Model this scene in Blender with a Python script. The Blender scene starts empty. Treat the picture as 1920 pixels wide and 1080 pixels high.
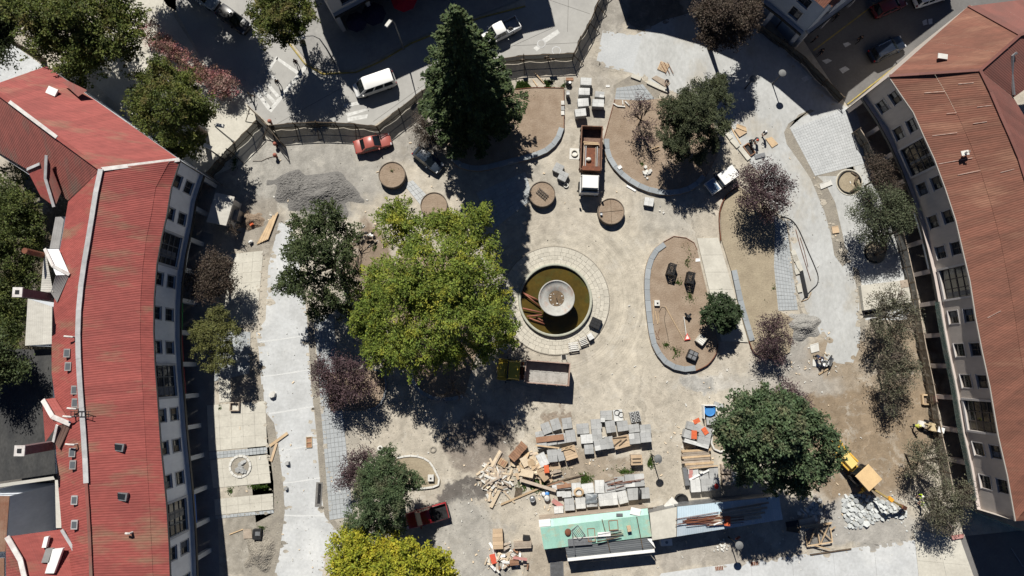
import bpy, bmesh, math, random
import numpy as np
from mathutils import Vector, Matrix

# ---------------------------------------------------------------- camera, world, sun, exposure
SC = bpy.context.scene
COL = SC.collection
FPX, CH = 1280.0, 79.5                       # focal length in photo pixels (1920 wide), camera height
TILT = math.atan(150.0 / FPX)                # camera looks almost straight down
CT, ST = math.cos(TILT), math.sin(TILT)
cam_d = bpy.data.cameras.new("drone_camera")
cam = bpy.data.objects.new("drone_camera", cam_d)
COL.objects.link(cam)
cam.location = (0, 0, CH)
cam.rotation_euler = (TILT, 0, 0)
cam_d.sensor_width = 36.0
cam_d.lens = 36.0 * FPX / 1920.0
cam_d.clip_start = 0.5
cam_d.clip_end = 5000
SC.camera = cam

SX, SY = 0.245, -0.87                        # ground shift of a shadow per metre of height
SUN_EL = math.atan(1.0 / math.hypot(SX, SY))
SUN_DIR = Vector((-SX, -SY, 1.0)).normalized()   # towards the sun
w = bpy.data.worlds.new("World")
SC.world = w
w.use_nodes = True
nt = w.node_tree
bgn = nt.nodes["Background"]
sky = nt.nodes.new("ShaderNodeTexSky")
sky.sky_type = 'NISHITA'
sky.sun_disc = False
sky.altitude = 1500.0
sky.air_density = 0.45
sky.dust_density = 0.15
sky.ozone_density = 5.0
sky.sun_elevation = SUN_EL
sky.sun_rotation = math.atan2(SUN_DIR.x, SUN_DIR.y)
nt.links.new(sky.outputs[0], bgn.inputs[0])
bgn.inputs[1].default_value = 0.05
sl = bpy.data.lights.new("sun", 'SUN')
sl.energy = 5.0
sl.angle = math.radians(0.53)
sl.color = (1.0, 0.955, 0.88)
so = bpy.data.objects.new("sun", sl)
COL.objects.link(so)
so.rotation_euler = (-SUN_DIR).to_track_quat('-Z', 'Y').to_euler()
so.location = (-30, 60, 120)
SC.view_settings.view_transform = 'Standard'
SC.view_settings.look = 'None'
SC.view_settings.exposure = 0.36
SC.view_settings.gamma = 1.0
SC.view_settings.use_curve_mapping = False

R = random.Random(7)
NR = np.random.default_rng(11)

# ---------------------------------------------------------------- pixels of the photograph -> world points
def P(px, py, z=0.0):
 u = (px - 960.0) / FPX
 v = (540.0 - py) / FPX
 t = (CH - z) / (CT - v * ST)
 return Vector((u * t, (ST + v * CT) * t, z))

def heading(a, b):
 p, q = P(*a), P(*b)
 return math.atan2(q.y - p.y, q.x - p.x)

# ---------------------------------------------------------------- object helpers
def tag(o, label=None, cat=None, group=None, kind=None):
 if label: o["label"] = label
 if cat: o["category"] = cat
 if group: o["group"] = group
 if kind: o["kind"] = kind
 return o

def thing(name, label, cat, loc=(0, 0, 0), rz=0.0, group=None):
 o = bpy.data.objects.new(name, None)
 COL.objects.link(o)
 o.empty_display_size = 0.2
 o.location = loc
 o.rotation_euler = (0, 0, rz)
 return tag(o, label, cat, group)

def copy_tree(o, parent=None):
 c = o.copy()
 COL.objects.link(c)
 c.parent = parent
 for ch in list(o.children):
  copy_tree(ch, c)
 return c

class MB:
 """collects shapes, links them as one mesh object"""
 def __init__(s):
  s.v, s.f, s.m = [], [], []
  s.mi = 0
 def add(s, vs, fs):
  n = len(s.v)
  s.v.extend([tuple(x) for x in vs])
  s.f.extend([tuple(i + n for i in f) for f in fs])
  s.m.extend([s.mi] * len(fs))
  return s
 def box(s, c, d, rz=0.0, taper=1.0):
  cx, cy, cz = c
  hx, hy, hz = d[0] / 2, d[1] / 2, d[2] / 2
  ca, sa = math.cos(rz), math.sin(rz)
  vs = []
  for z, k in ((-hz, 1.0), (hz, taper)):
   for x, y in ((-hx, -hy), (hx, -hy), (hx, hy), (-hx, hy)):
    x *= k; y *= k
    vs.append((cx + x * ca - y * sa, cy + x * sa + y * ca, cz + z))
  return s.add(vs, [(3, 2, 1, 0), (4, 5, 6, 7), (0, 1, 5, 4), (1, 2, 6, 5), (2, 3, 7, 6), (3, 0, 4, 7)])
 def bar(s, a, b, w, h, up=(0, 0, 1)):
  """rectangular bar from a to b"""
  a, b = Vector(a), Vector(b)
  d = (b - a)
  if d.length < 1e-6: return s
  d.normalize()
  upv = Vector(up)
  if abs(d.dot(upv)) > 0.98: upv = Vector((1, 0, 0))
  r = d.cross(upv).normalized()
  u = r.cross(d)
  vs = []
  for p in (a, b):
   for i, j in ((-1, -1), (1, -1), (1, 1), (-1, 1)):
    vs.append(p + r * (i * w / 2) + u * (j * h / 2))
  return s.add(vs, [(3, 2, 1, 0), (4, 5, 6, 7), (0, 1, 5, 4), (1, 2, 6, 5), (2, 3, 7, 6), (3, 0, 4, 7)])
 def tube(s, pts, rad, n=6, cap=True):
  pts = [Vector(p) for p in pts]
  if not isinstance(rad, (list, tuple)): rad = [rad] * len(pts)
  vs, fs = [], []
  for i, p in enumerate(pts):
   d = (pts[min(i + 1, len(pts) - 1)] - pts[max(i - 1, 0)])
   if d.length < 1e-9: d = Vector((0, 0, 1))
   d.normalize()
   ref = Vector((0, 0, 1)) if abs(d.z) < 0.95 else Vector((1, 0, 0))
   x = d.cross(ref).normalized()
   y = x.cross(d)
   for k in range(n):
    a = 2 * math.pi * k / n
    vs.append(p + (x * math.cos(a) + y * math.sin(a)) * rad[i])
  for i in range(len(pts) - 1):
   for k in range(n):
    k2 = (k + 1) % n
    fs.append((i * n + k, i * n + k2, (i + 1) * n + k2, (i + 1) * n + k))
  if cap:
   fs.append(tuple(range(n - 1, -1, -1)))
   fs.append(tuple((len(pts) - 1) * n + k for k in range(n)))
  return s.add(vs, fs)
 def prism(s, poly, z0, z1, cap_bottom=False):
  n = len(poly)
  vs = [(p[0], p[1], z0) for p in poly] + [(p[0], p[1], z1) for p in poly]
  fs = [tuple(n + i for i in range(n))]
  if cap_bottom: fs.append(tuple(range(n - 1, -1, -1)))
  fs += [(i, (i + 1) % n, n + (i + 1) % n, n + i) for i in range(n)]
  return s.add(vs, fs)
 def poly(s, pts):
  return s.add(pts, [tuple(range(len(pts)))])
 def lathe(s, prof, n=24, c=(0, 0, 0), close=False):
  vs, fs = [], []
  for r, z in prof:
   for k in range(n):
    a = 2 * math.pi * k / n
    vs.append((c[0] + r * math.cos(a), c[1] + r * math.sin(a), c[2] + z))
  m = len(prof)
  for i in range(m - 1 + (1 if close else 0)):
   j = (i + 1) % m
   for k in range(n):
    k2 = (k + 1) % n
    fs.append((i * n + k, i * n + k2, j * n + k2, j * n + k))
  return s.add(vs, fs)
 def disc(s, c, r, n=16):
  return s.add([(c[0] + r * math.cos(2 * math.pi * k / n), c[1] + r * math.sin(2 * math.pi * k / n), c[2]) for k in range(n)], [tuple(range(n))])
 def ball(s, c, r, n=8, m=5, sq=(1, 1, 1)):
  prof = [(max(1e-3, math.sin(math.pi * i / m)) * r, -math.cos(math.pi * i / m) * r) for i in range(m + 1)]
  k = len(s.v)
  s.lathe(prof, n)
  for i in range(k, len(s.v)):
   x, y, z = s.v[i]
   s.v[i] = (c[0] + x * sq[0], c[1] + y * sq[1], c[2] + z * sq[2])
  return s
 def mesh(s, name, mats, smooth=False):
  me = bpy.data.meshes.new(name)
  me.from_pydata(s.v, [], s.f)
  for m in (mats if isinstance(mats, (list, tuple)) else [mats]):
   me.materials.append(m)
  if any(s.m): me.polygons.foreach_set("material_index", s.m)
  if smooth: me.polygons.foreach_set("use_smooth", [True] * len(me.polygons))
  me.update()
  return me
 def build(s, name, mats, parent=None, smooth=False, loc=None, rz=0.0):
  o = bpy.data.objects.new(name, s.mesh(name, mats, smooth))
  COL.objects.link(o)
  if parent is not None: o.parent = parent
  if loc is not None: o.location = loc
  if rz: o.rotation_euler = (0, 0, rz)
  return o

def link(name, me, parent=None, loc=None, rz=0.0, rot=None):
 o = bpy.data.objects.new(name, me)
 COL.objects.link(o)
 if parent is not None: o.parent = parent
 if loc is not None: o.location = loc
 o.rotation_euler = rot if rot is not None else (0, 0, rz)
 return o

# ---------------------------------------------------------------- procedural materials
def _n(nt, t, **kw):
 n = nt.nodes.new(t)
 for k, v in kw.items(): setattr(n, k, v)
 return n

def M(name, col, col2=None, scale=1.0, rough=0.85, amt=1.0, fine=0.18, fscale=9.0, bump=0.0, bscale=20.0, isl=0.0, ovar=0.0,
 metal=0.0, spec=0.3, stretch=(1, 1, 1), trans=0.0, alpha=1.0, coat=0.0, contrast=(0.35, 0.65), hue=0.0, local=False, col3=None, scale3=0.3):
 m = bpy.data.materials.new(name)
 m.use_nodes = True
 nt = m.node_tree
 b = nt.nodes["Principled BSDF"]
 L = nt.links.new
 if local:
  tc = _n(nt, "ShaderNodeTexCoord"); src = tc.outputs["Object"]
 else:
  ge = _n(nt, "ShaderNodeNewGeometry"); src = ge.outputs["Position"]
 mp = _n(nt, "ShaderNodeMapping")
 mp.inputs["Scale"].default_value = stretch
 L(src, mp.inputs[0])
 c = None
 def noise(sc, det=4.0, lo=contrast[0], hi=contrast[1]):
  n = _n(nt, "ShaderNodeTexNoise"); n.inputs["Scale"].default_value = sc; n.inputs["Detail"].default_value = det
  n.inputs["Roughness"].default_value = 0.62
  L(mp.outputs[0], n.inputs["Vector"])
  r = _n(nt, "ShaderNodeMapRange"); r.inputs[1].default_value = lo; r.inputs[2].default_value = hi
  L(n.outputs["Fac"], r.inputs[0])
  return r.outputs[0]
 def mix(a, bcol, fac, blend='MIX'):
  mx = _n(nt, "ShaderNodeMix"); mx.data_type = 'RGBA'; mx.blend_type = blend
  if isinstance(fac, float): mx.inputs[0].default_value = fac
  else: L(fac, mx.inputs[0])
  for s, v in ((6, a), (7, bcol)):
   if isinstance(v, tuple): mx.inputs[s].default_value = (*v[:3], 1)
   else: L(v, mx.inputs[s])
  return mx.outputs[2]
 c = tuple(col)
 if col2 is not None:
  f = noise(scale)
  if amt < 1.0:
   k = _n(nt, "ShaderNodeMath", operation='MULTIPLY'); k.inputs[1].default_value = amt; L(f, k.inputs[0]); f = k.outputs[0]
  c = mix(c, tuple(col2), f)
 if col3 is not None:
  c = mix(c, tuple(col3), noise(scale3, 5.0, 0.52, 0.68))
 if fine > 0 or isl > 0 or ovar > 0:
  hs = _n(nt, "ShaderNodeHueSaturation")
  if isinstance(c, tuple): hs.inputs["Color"].default_value = (*c[:3], 1)
  else: L(c, hs.inputs["Color"])
  val = None
  def accum(val, sock, a):
   r = _n(nt, "ShaderNodeMapRange"); r.inputs[3].default_value = 1 - a; r.inputs[4].default_value = 1 + a
   L(sock, r.inputs[0])
   if val is None: return r.outputs[0]
   k = _n(nt, "ShaderNodeMath", operation='MULTIPLY'); L(val, k.inputs[0]); L(r.outputs[0], k.inputs[1])
   return k.outputs[0]
  if fine > 0: val = accum(val, noise(fscale, 5.0, 0.3, 0.7), fine)
  if isl > 0:
   g2 = _n(nt, "ShaderNodeNewGeometry"); val = accum(val, g2.outputs["Random Per Island"], isl)
   if hue > 0:
    r = _n(nt, "ShaderNodeMapRange"); r.inputs[3].default_value = 0.5 - hue; r.inputs[4].default_value = 0.5 + hue
    mm = _n(nt, "ShaderNodeMath", operation='FRACT'); k7 = _n(nt, "ShaderNodeMath", operation='MULTIPLY'); k7.inputs[1].default_value = 7.31
    L(g2.outputs["Random Per Island"], k7.inputs[0]); L(k7.outputs[0], mm.inputs[0]); L(mm.outputs[0], r.inputs[0])
    L(r.outputs[0], hs.inputs["Hue"])
  if ovar > 0:
   oi = _n(nt, "ShaderNodeObjectInfo"); val = accum(val, oi.outputs["Random"], ovar)
  L(val, hs.inputs["Value"])
  c = hs.outputs[0]
 if isinstance(c, tuple): b.inputs["Base Color"].default_value = (*c[:3], 1)
 else: L(c, b.inputs["Base Color"])
 b.inputs["Roughness"].default_value = rough
 b.inputs["Metallic"].default_value = metal
 b.inputs["Specular IOR Level"].default_value = spec
 if coat: b.inputs["Coat Weight"].default_value = coat; b.inputs["Coat Roughness"].default_value = 0.06
 if bump > 0:
  n = _n(nt, "ShaderNodeTexNoise"); n.inputs["Scale"].default_value = bscale; n.inputs["Detail"].default_value = 5.0
  L(mp.outputs[0], n.inputs["Vector"])
  bp = _n(nt, "ShaderNodeBump"); bp.inputs["Strength"].default_value = bump; bp.inputs["Distance"].default_value = 0.1
  L(n.outputs["Fac"], bp.inputs["Height"]); L(bp.outputs[0], b.inputs["Normal"])
 out = nt.nodes["Material Output"]
 sh = b.outputs[0]
 if trans > 0:
  tl = _n(nt, "ShaderNodeBsdfTranslucent")
  if isinstance(c, tuple): tl.inputs[0].default_value = (*c[:3], 1)
  else: L(c, tl.inputs[0])
  mx = _n(nt, "ShaderNodeMixShader"); mx.inputs[0].default_value = trans
  L(sh, mx.inputs[1]); L(tl.outputs[0], mx.inputs[2]); sh = mx.outputs[0]
 if alpha < 1.0:
  tr = _n(nt, "ShaderNodeBsdfTransparent")
  mx = _n(nt, "ShaderNodeMixShader"); mx.inputs[0].default_value = alpha
  L(tr.outputs[0], mx.inputs[1]); L(sh, mx.inputs[2]); sh = mx.outputs[0]
 if sh != b.outputs[0]: L(sh, out.inputs[0])
 return m

def glass(name, col=(0.03, 0.04, 0.05), rough=0.06):
 m = M(name, col, fine=0.0, rough=rough, spec=0.6)
 return m

def srgb(r, g, b, k=1.0):
 f = lambda x: ((x / 255.0) / 12.92 if x <= 10.3 else (((x / 255.0) + 0.055) / 1.055) ** 2.4) * k
 return (f(r), f(g), f(b))

MT = {}
MT['concrete'] = M("pale_concrete", (0.50, 0.515, 0.52), (0.41, 0.42, 0.42), scale=0.35, fine=0.10, fscale=3.0, col3=(0.56, 0.57, 0.565), scale3=0.12)
MT['prom'] = M("promenade_concrete", (0.445, 0.455, 0.45), (0.375, 0.38, 0.37), scale=0.3, fine=0.12, fscale=2.5, col3=(0.36, 0.335, 0.285), scale3=0.16, stretch=(1, .6, 1))
MT['concrete_warm'] = M("warm_concrete", (0.53, 0.51, 0.445), (0.44, 0.42, 0.365), scale=0.45, fine=0.08, fscale=4.0)
MT['concrete_road'] = M("road_concrete", (0.37, 0.365, 0.345), (0.31, 0.305, 0.29), scale=0.25, fine=0.08, fscale=2.0)
MT['asphalt'] = M("asphalt", (0.052, 0.052, 0.054), (0.07, 0.068, 0.066), scale=0.4, fine=0.15, fscale=8.0)
MT['street'] = M("street_paving", (0.16, 0.155, 0.15), (0.13, 0.125, 0.12), scale=0.3, fine=0.1, fscale=4.0)
MT['pavement'] = M("pavement", (0.30, 0.295, 0.28), (0.25, 0.245, 0.235), scale=0.5, fine=0.1, fscale=3.0)
MT['tile'] = M("grey_tile", (0.36, 0.38, 0.39), (0.31, 0.33, 0.34), scale=0.6, fine=0.08, fscale=5.0, isl=0.07, ovar=0.06)
MT['tile_pale'] = M("pale_tile", (0.46, 0.475, 0.48), (0.41, 0.425, 0.43), scale=0.5, fine=0.08, fscale=5.0, isl=0.06)
MT['white_paint'] = M("road_white", (0.62, 0.62, 0.60), (0.45, 0.45, 0.43), scale=2.5, fine=0.1, fscale=10)
MT['yellow_paint'] = M("kerb_yellow", (0.42, 0.32, 0.07), (0.25, 0.21, 0.09), scale=2.5)
MT['kerb_stone'] = M("kerb_stone", (0.30, 0.325, 0.34), (0.25, 0.27, 0.285), scale=0.7, fine=0.08, ovar=0.10)
MT['pale_stone'] = M("fountain_stone", (0.50, 0.47, 0.40), (0.43, 0.405, 0.345), scale=1.0, fine=0.12, fscale=5, ovar=0.07)
MT['soil'] = M("bed_soil", (0.235, 0.175, 0.125), (0.30, 0.235, 0.175), scale=0.8, fine=0.14, fscale=7.0, bump=0.5, bscale=6)
MT['soil_dry'] = M("dry_soil", (0.33, 0.28, 0.20), (0.27, 0.225, 0.16), scale=0.7, fine=0.14, fscale=6.0, bump=0.4, bscale=6)
MT['gravel'] = M("gravel", (0.19, 0.184, 0.174), (0.15, 0.145, 0.138), scale=1.5, fine=0.22, fscale=14, bump=0.8, bscale=14)
MT['sand'] = M("grey_sand", (0.24, 0.235, 0.22), (0.30, 0.29, 0.27), scale=0.9, fine=0.12, bump=0.4, bscale=8)
MT['strip'] = M("bare_strip", (0.29, 0.265, 0.22), (0.22, 0.20, 0.17), scale=0.9, fine=0.18, fscale=6, bump=0.4, bscale=7)
MT['slab'] = M("grey_slab", (0.38, 0.385, 0.38), (0.31, 0.315, 0.31), scale=0.5, fine=0.08, fscale=5, ovar=0.09)
MT['slab_white'] = M("wrapped_slab", (0.58, 0.585, 0.57), (0.46, 0.465, 0.455), scale=1.1, fine=0.08, fscale=5, ovar=0.10)
MT['wood'] = M("fresh_timber", (0.52, 0.39, 0.245), (0.42, 0.305, 0.19), scale=1.5, fine=0.12, fscale=8, ovar=0.2)
MT['wood_pale'] = M("pale_timber", (0.60, 0.50, 0.37), (0.50, 0.405, 0.29), scale=1.5, fine=0.12, fscale=8, ovar=0.2)
MT['wood_grey'] = M("weathered_timber", (0.42, 0.355, 0.285), (0.33, 0.27, 0.215), scale=1.5, fine=0.15, fscale=8, ovar=0.25)
MT['wood_brown'] = M("brown_timber", (0.30, 0.17, 0.105), (0.24, 0.135, 0.085), scale=1.5, fine=0.12, ovar=0.15)
MT['wood_dark'] = M("dark_timber", (0.075, 0.055, 0.04), (0.12, 0.09, 0.06), scale=2.0, fine=0.2)
MT['ply'] = M("plywood", (0.50, 0.375, 0.25), (0.44, 0.325, 0.215), scale=1.0, fine=0.08, ovar=0.1)
MT['bark'] = M("bark", (0.085, 0.065, 0.05), (0.13, 0.105, 0.085), scale=3.0, fine=0.2, bump=0.5, bscale=18)
MT['bark_pale'] = M("pale_bark", (0.21, 0.18, 0.15), (0.14, 0.115, 0.095), scale=3.0, fine=0.2)
MT['steel'] = M("grey_steel", (0.30, 0.31, 0.32), (0.24, 0.245, 0.25), scale=3, rough=0.45, metal=0.6, fine=0.1)
MT['dark_steel'] = M("dark_steel", (0.022, 0.023, 0.025), fine=0.1, rough=0.5)
MT['rust'] = M("rusty_steel", (0.20, 0.075, 0.04), (0.12, 0.05, 0.032), scale=3, fine=0.15)
MT['rust_pipe'] = M("primer_red_pipe", (0.30, 0.115, 0.075), (0.22, 0.085, 0.06), scale=2, fine=0.1)
MT['white'] = M("white_enamel", (0.78, 0.78, 0.76), (0.70, 0.70, 0.68), scale=1.5, fine=0.04, rough=0.45)
MT['offwhite'] = M("off_white", (0.62, 0.61, 0.57), (0.52, 0.51, 0.475), scale=1.0, fine=0.08)
MT['black'] = M("black_plastic", (0.012, 0.012, 0.013), (0.03, 0.03, 0.032), scale=2.5, fine=0.1, rough=0.5)
MT['rubber'] = M("rubber", (0.016, 0.016, 0.017), fine=0.15, rough=0.8)
MT['glass'] = glass("window_glass", (0.018, 0.021, 0.024), 0.08)
MT['car_glass'] = glass("car_glass", (0.010, 0.014, 0.017), 0.05)
MT['orange'] = M("orange_board", (0.62, 0.135, 0.05), (0.52, 0.115, 0.05), scale=2, fine=0.08)
MT['blue'] = M("blue_plastic", (0.03, 0.17, 0.46), (0.05, 0.22, 0.5), scale=3, fine=0.1, rough=0.45)
MT['pink'] = M("faded_red_sheet", (0.46, 0.19, 0.17), (0.40, 0.23, 0.21), scale=2, fine=0.1)
MT['green_net'] = M("green_netting", (0.03, 0.20, 0.16), (0.02, 0.12, 0.10), scale=3, fine=0.2)
MT['net'] = M("fence_net", (0.05, 0.052, 0.047), (0.075, 0.075, 0.066), scale=2, fine=0.15, alpha=0.92)
MT['net_thin'] = M("thin_fence_net", (0.085, 0.08, 0.068), (0.13, 0.118, 0.10), scale=1.2, fine=0.3, alpha=0.9)
MT['chrome'] = M("bright_metal", (0.6, 0.6, 0.6), fine=0.05, metal=1.0, rough=0.2)
MT['lamp_red'] = M("red_lens", (0.30, 0.01, 0.01), fine=0.0, rough=0.2)
MT['lamp_clear'] = M("clear_lens", (0.55, 0.56, 0.58), fine=0.0, rough=0.15)
MT['skin'] = M("skin", (0.42, 0.25, 0.17), fine=0.05, rough=0.6)
# ================================================================ SETTING: ground and paved surfaces
def ground_material():
 m = bpy.data.materials.new("plaza_ground")
 m.use_nodes = True
 nt = m.node_tree
 L = nt.links.new
 b = nt.nodes["Principled BSDF"]
 b.inputs["Roughness"].default_value = 0.95
 b.inputs["Specular IOR Level"].default_value = 0.15
 ge = _n(nt, "ShaderNodeNewGeometry")
 pos = ge.outputs["Position"]
 def noise(sc, det=5.0, vec=None, rough=0.6):
  n = _n(nt, "ShaderNodeTexNoise"); n.inputs["Scale"].default_value = sc; n.inputs["Detail"].default_value = det
  n.inputs["Roughness"].default_value = rough
  L(vec if vec is not None else pos, n.inputs["Vector"]); return n
 def rng(s, a, b_, c=0.0, d=1.0, smooth=False):
  r = _n(nt, "ShaderNodeMapRange")
  if smooth: r.interpolation_type = 'SMOOTHSTEP'
  for i, v in ((1, a), (2, b_), (3, c), (4, d)): r.inputs[i].default_value = v
  L(s, r.inputs[0]); return r.outputs[0]
 def mix(a, bc, f, blend='MIX'):
  mx = _n(nt, "ShaderNodeMix"); mx.data_type = 'RGBA'; mx.blend_type = blend
  if isinstance(f, float): mx.inputs[0].default_value = f
  else: L(f, mx.inputs[0])
  for s, v in ((6, a), (7, bc)):
   if isinstance(v, tuple): mx.inputs[s].default_value = (*v, 1)
   else: L(v, mx.inputs[s])
  return mx.outputs[2]
 def mul(a, k):
  q = _n(nt, "ShaderNodeMath", operation='MULTIPLY'); L(a, q.inputs[0])
  if isinstance(k, float): q.inputs[1].default_value = k
  else: L(k, q.inputs[1])
  return q.outputs[0]
 # distorted position for patch edges
 nd = noise(0.35, 6.0)
 sub = _n(nt, "ShaderNodeVectorMath", operation='SUBTRACT'); L(nd.outputs["Color"], sub.inputs[0]); sub.inputs[1].default_value = (0.5, 0.5, 0.5)
 sc = _n(nt, "ShaderNodeVectorMath", operation='SCALE'); L(sub.outputs[0], sc.inputs[0]); sc.inputs[3].default_value = 7.0
 ad = _n(nt, "ShaderNodeVectorMath", operation='ADD'); L(pos, ad.inputs[0]); L(sc.outputs[0], ad.inputs[1])
 dp = ad.outputs[0]
 c = mix((0.395, 0.358, 0.297), (0.455, 0.416, 0.348), rng(noise(0.12, 4).outputs[0], 0.35, 0.65))
 G, B = (0.275, 0.262, 0.24), (0.255, 0.198, 0.138)
 patches = [   # px, py, rx, ry (photo pixels), colour, strength, softness
  (560, 330, 170, 75, (0.31, 0.30, 0.275), 0.9, .5), (620, 365, 75, 40, G, .9, .5), (760, 260, 70, 50, G, .8, .5),
  (1105, 170, 55, 70, (0.315, 0.29, 0.25), .9, .5), (950, 345, 130, 45, (0.33, 0.31, 0.27), .8, .6), (1250, 400, 60, 50, (0.33, 0.315, 0.28), .7, .6),
  (1135, 300, 45, 60, (0.35, 0.325, 0.28), .8, .5), (1600, 790, 150, 150, B, 1.0, .35), (1700, 700, 60, 130, B, .9, .4),
  (1590, 690, 110, 35, (0.30, 0.25, 0.19), .8, .5), (1470, 660, 55, 45, (0.30, 0.29, 0.27), .8, .6), (1470, 715, 110, 30, (0.36, 0.345, 0.315), .7, .6),
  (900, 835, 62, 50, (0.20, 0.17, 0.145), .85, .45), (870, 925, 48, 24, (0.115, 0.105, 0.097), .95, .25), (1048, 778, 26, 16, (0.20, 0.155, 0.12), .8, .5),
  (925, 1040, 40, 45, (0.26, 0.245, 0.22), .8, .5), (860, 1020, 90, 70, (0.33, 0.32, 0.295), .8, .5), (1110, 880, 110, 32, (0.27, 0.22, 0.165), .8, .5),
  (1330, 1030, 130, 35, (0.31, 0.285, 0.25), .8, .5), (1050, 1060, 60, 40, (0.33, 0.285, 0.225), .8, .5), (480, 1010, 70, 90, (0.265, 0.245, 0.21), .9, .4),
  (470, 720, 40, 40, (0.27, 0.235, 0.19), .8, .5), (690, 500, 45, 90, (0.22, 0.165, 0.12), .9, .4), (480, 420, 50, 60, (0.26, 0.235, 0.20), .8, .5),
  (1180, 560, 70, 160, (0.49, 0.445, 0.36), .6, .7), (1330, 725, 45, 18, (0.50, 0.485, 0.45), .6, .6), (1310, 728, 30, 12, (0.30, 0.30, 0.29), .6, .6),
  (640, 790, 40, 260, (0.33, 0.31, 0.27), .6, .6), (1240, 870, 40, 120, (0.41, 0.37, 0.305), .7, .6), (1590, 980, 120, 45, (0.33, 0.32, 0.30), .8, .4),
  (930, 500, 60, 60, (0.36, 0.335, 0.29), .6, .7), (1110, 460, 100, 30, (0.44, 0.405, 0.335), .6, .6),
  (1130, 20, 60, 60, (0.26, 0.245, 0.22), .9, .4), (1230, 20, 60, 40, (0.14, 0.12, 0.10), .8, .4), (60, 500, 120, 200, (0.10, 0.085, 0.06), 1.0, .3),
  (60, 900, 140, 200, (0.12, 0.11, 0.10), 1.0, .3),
 ]
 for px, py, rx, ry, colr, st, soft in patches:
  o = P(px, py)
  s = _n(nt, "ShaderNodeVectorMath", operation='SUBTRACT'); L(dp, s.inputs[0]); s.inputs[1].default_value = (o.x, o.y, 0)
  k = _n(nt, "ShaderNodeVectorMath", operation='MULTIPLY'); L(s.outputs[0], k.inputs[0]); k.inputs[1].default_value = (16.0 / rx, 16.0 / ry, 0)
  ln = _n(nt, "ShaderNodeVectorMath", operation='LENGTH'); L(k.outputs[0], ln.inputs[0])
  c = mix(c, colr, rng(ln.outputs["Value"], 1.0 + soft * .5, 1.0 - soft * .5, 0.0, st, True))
 # tyre marks: faint rings about the fountain and streaks down the truck lane
 fc = P(1041, 563)
 s = _n(nt, "ShaderNodeVectorMath", operation='SUBTRACT'); L(pos, s.inputs[0]); s.inputs[1].default_value = (fc.x, fc.y, 0)
 ln = _n(nt, "ShaderNodeVectorMath", operation='LENGTH'); L(s.outputs[0], ln.inputs[0])
 cb = _n(nt, "ShaderNodeCombineXYZ"); L(mul(ln.outputs["Value"], 2.2), cb.inputs[0])
 q = _n(nt, "ShaderNodeVectorMath", operation='MULTIPLY'); L(pos, q.inputs[0]); q.inputs[1].default_value = (.05, .05, 0)
 a2 = _n(nt, "ShaderNodeVectorMath", operation='ADD'); L(cb.outputs[0], a2.inputs[0]); L(q.outputs[0], a2.inputs[1])
 ring = rng(noise(1.0, 3.0, a2.outputs[0]).outputs[0], 0.3, 0.7, 0.90, 1.08)
 near = rng(ln.outputs["Value"], 14.0, 9.0, 0.0, 1.0, True)
 rk = mix((1, 1, 1), ring, near)
 c = mix(c, rk, 1.0, 'MULTIPLY')
 wv = _n(nt, "ShaderNodeVectorMath", operation='MULTIPLY'); L(dp, wv.inputs[0]); wv.inputs[1].default_value = (1.3, 0.10, 0)
 c = mix(c, rng(noise(1.0, 3.0, wv.outputs[0]).outputs[0], 0.3, 0.7, 0.86, 1.12), 1.0, 'MULTIPLY')
 # ruts: fine rings close to the fountain, fine streaks elsewhere
 cb2 = _n(nt, "ShaderNodeVectorMath", operation='MULTIPLY'); L(a2.outputs[0], cb2.inputs[0]); cb2.inputs[1].default_value = (3.2, 2.0, 0)
 c = mix(c, mix((1, 1, 1), rng(noise(1.0, 2.0, cb2.outputs[0]).outputs[0], 0.35, 0.6, 0.90, 1.04), near), 1.0, 'MULTIPLY')
 for vx, vy in ((4.5, .14), (.16, 4.0)):
  w2 = _n(nt, "ShaderNodeVectorMath", operation='MULTIPLY'); L(dp, w2.inputs[0]); w2.inputs[1].default_value = (vx, vy, 0)
  st_ = rng(noise(1.0, 2.0, w2.outputs[0]).outputs[0], 0.36, 0.5, 0.86, 1.02)
  c = mix(c, mix((1, 1, 1), st_, rng(noise(0.07 + vx * .004, 2.0).outputs[0], 0.48, 0.6)), 1.0, 'MULTIPLY')
 c = mix(c, rng(noise(0.9, 6.0).outputs[0], 0.3, 0.7, 0.80, 1.15), 1.0, 'MULTIPLY')
 c = mix(c, rng(noise(7.0, 5.0, rough=.7).outputs[0], 0.3, 0.7, 0.91, 1.08), 1.0, 'MULTIPLY')
 c = mix(c, (0.50, 0.475, 0.42), rng(noise(0.45, 6.0, dp, .68).outputs[0], 0.54, 0.72, 0, .65))
 c = mix(c, (0.24, 0.215, 0.175), rng(noise(0.33, 6.0, rough=.7).outputs[0], 0.58, 0.74, 0, .55))
 # pale stones and dark crumbs
 vo = _n(nt, "ShaderNodeTexVoronoi"); vo.inputs["Scale"].default_value = 3.0; L(pos, vo.inputs["Vector"])
 c = mix(c, (0.52, 0.50, 0.45), mul(rng(vo.outputs["Distance"], 0.16, 0.05), rng(noise(.5, 3).outputs[0], .5, .62, 0, .75)))
 L(c, b.inputs["Base Color"])
 n = noise(5.0, 6.0, rough=.7)
 bp = _n(nt, "ShaderNodeBump"); bp.inputs["Strength"].default_value = 0.4; bp.inputs["Distance"].default_value = 0.12
 L(n.outputs[0], bp.inputs["Height"]); L(bp.outputs[0], b.inputs["Normal"])
 return m

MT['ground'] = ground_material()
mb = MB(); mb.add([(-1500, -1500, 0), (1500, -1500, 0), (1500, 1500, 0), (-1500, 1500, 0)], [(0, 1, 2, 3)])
tag(mb.build("ground", MT['ground']), kind="structure")

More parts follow.
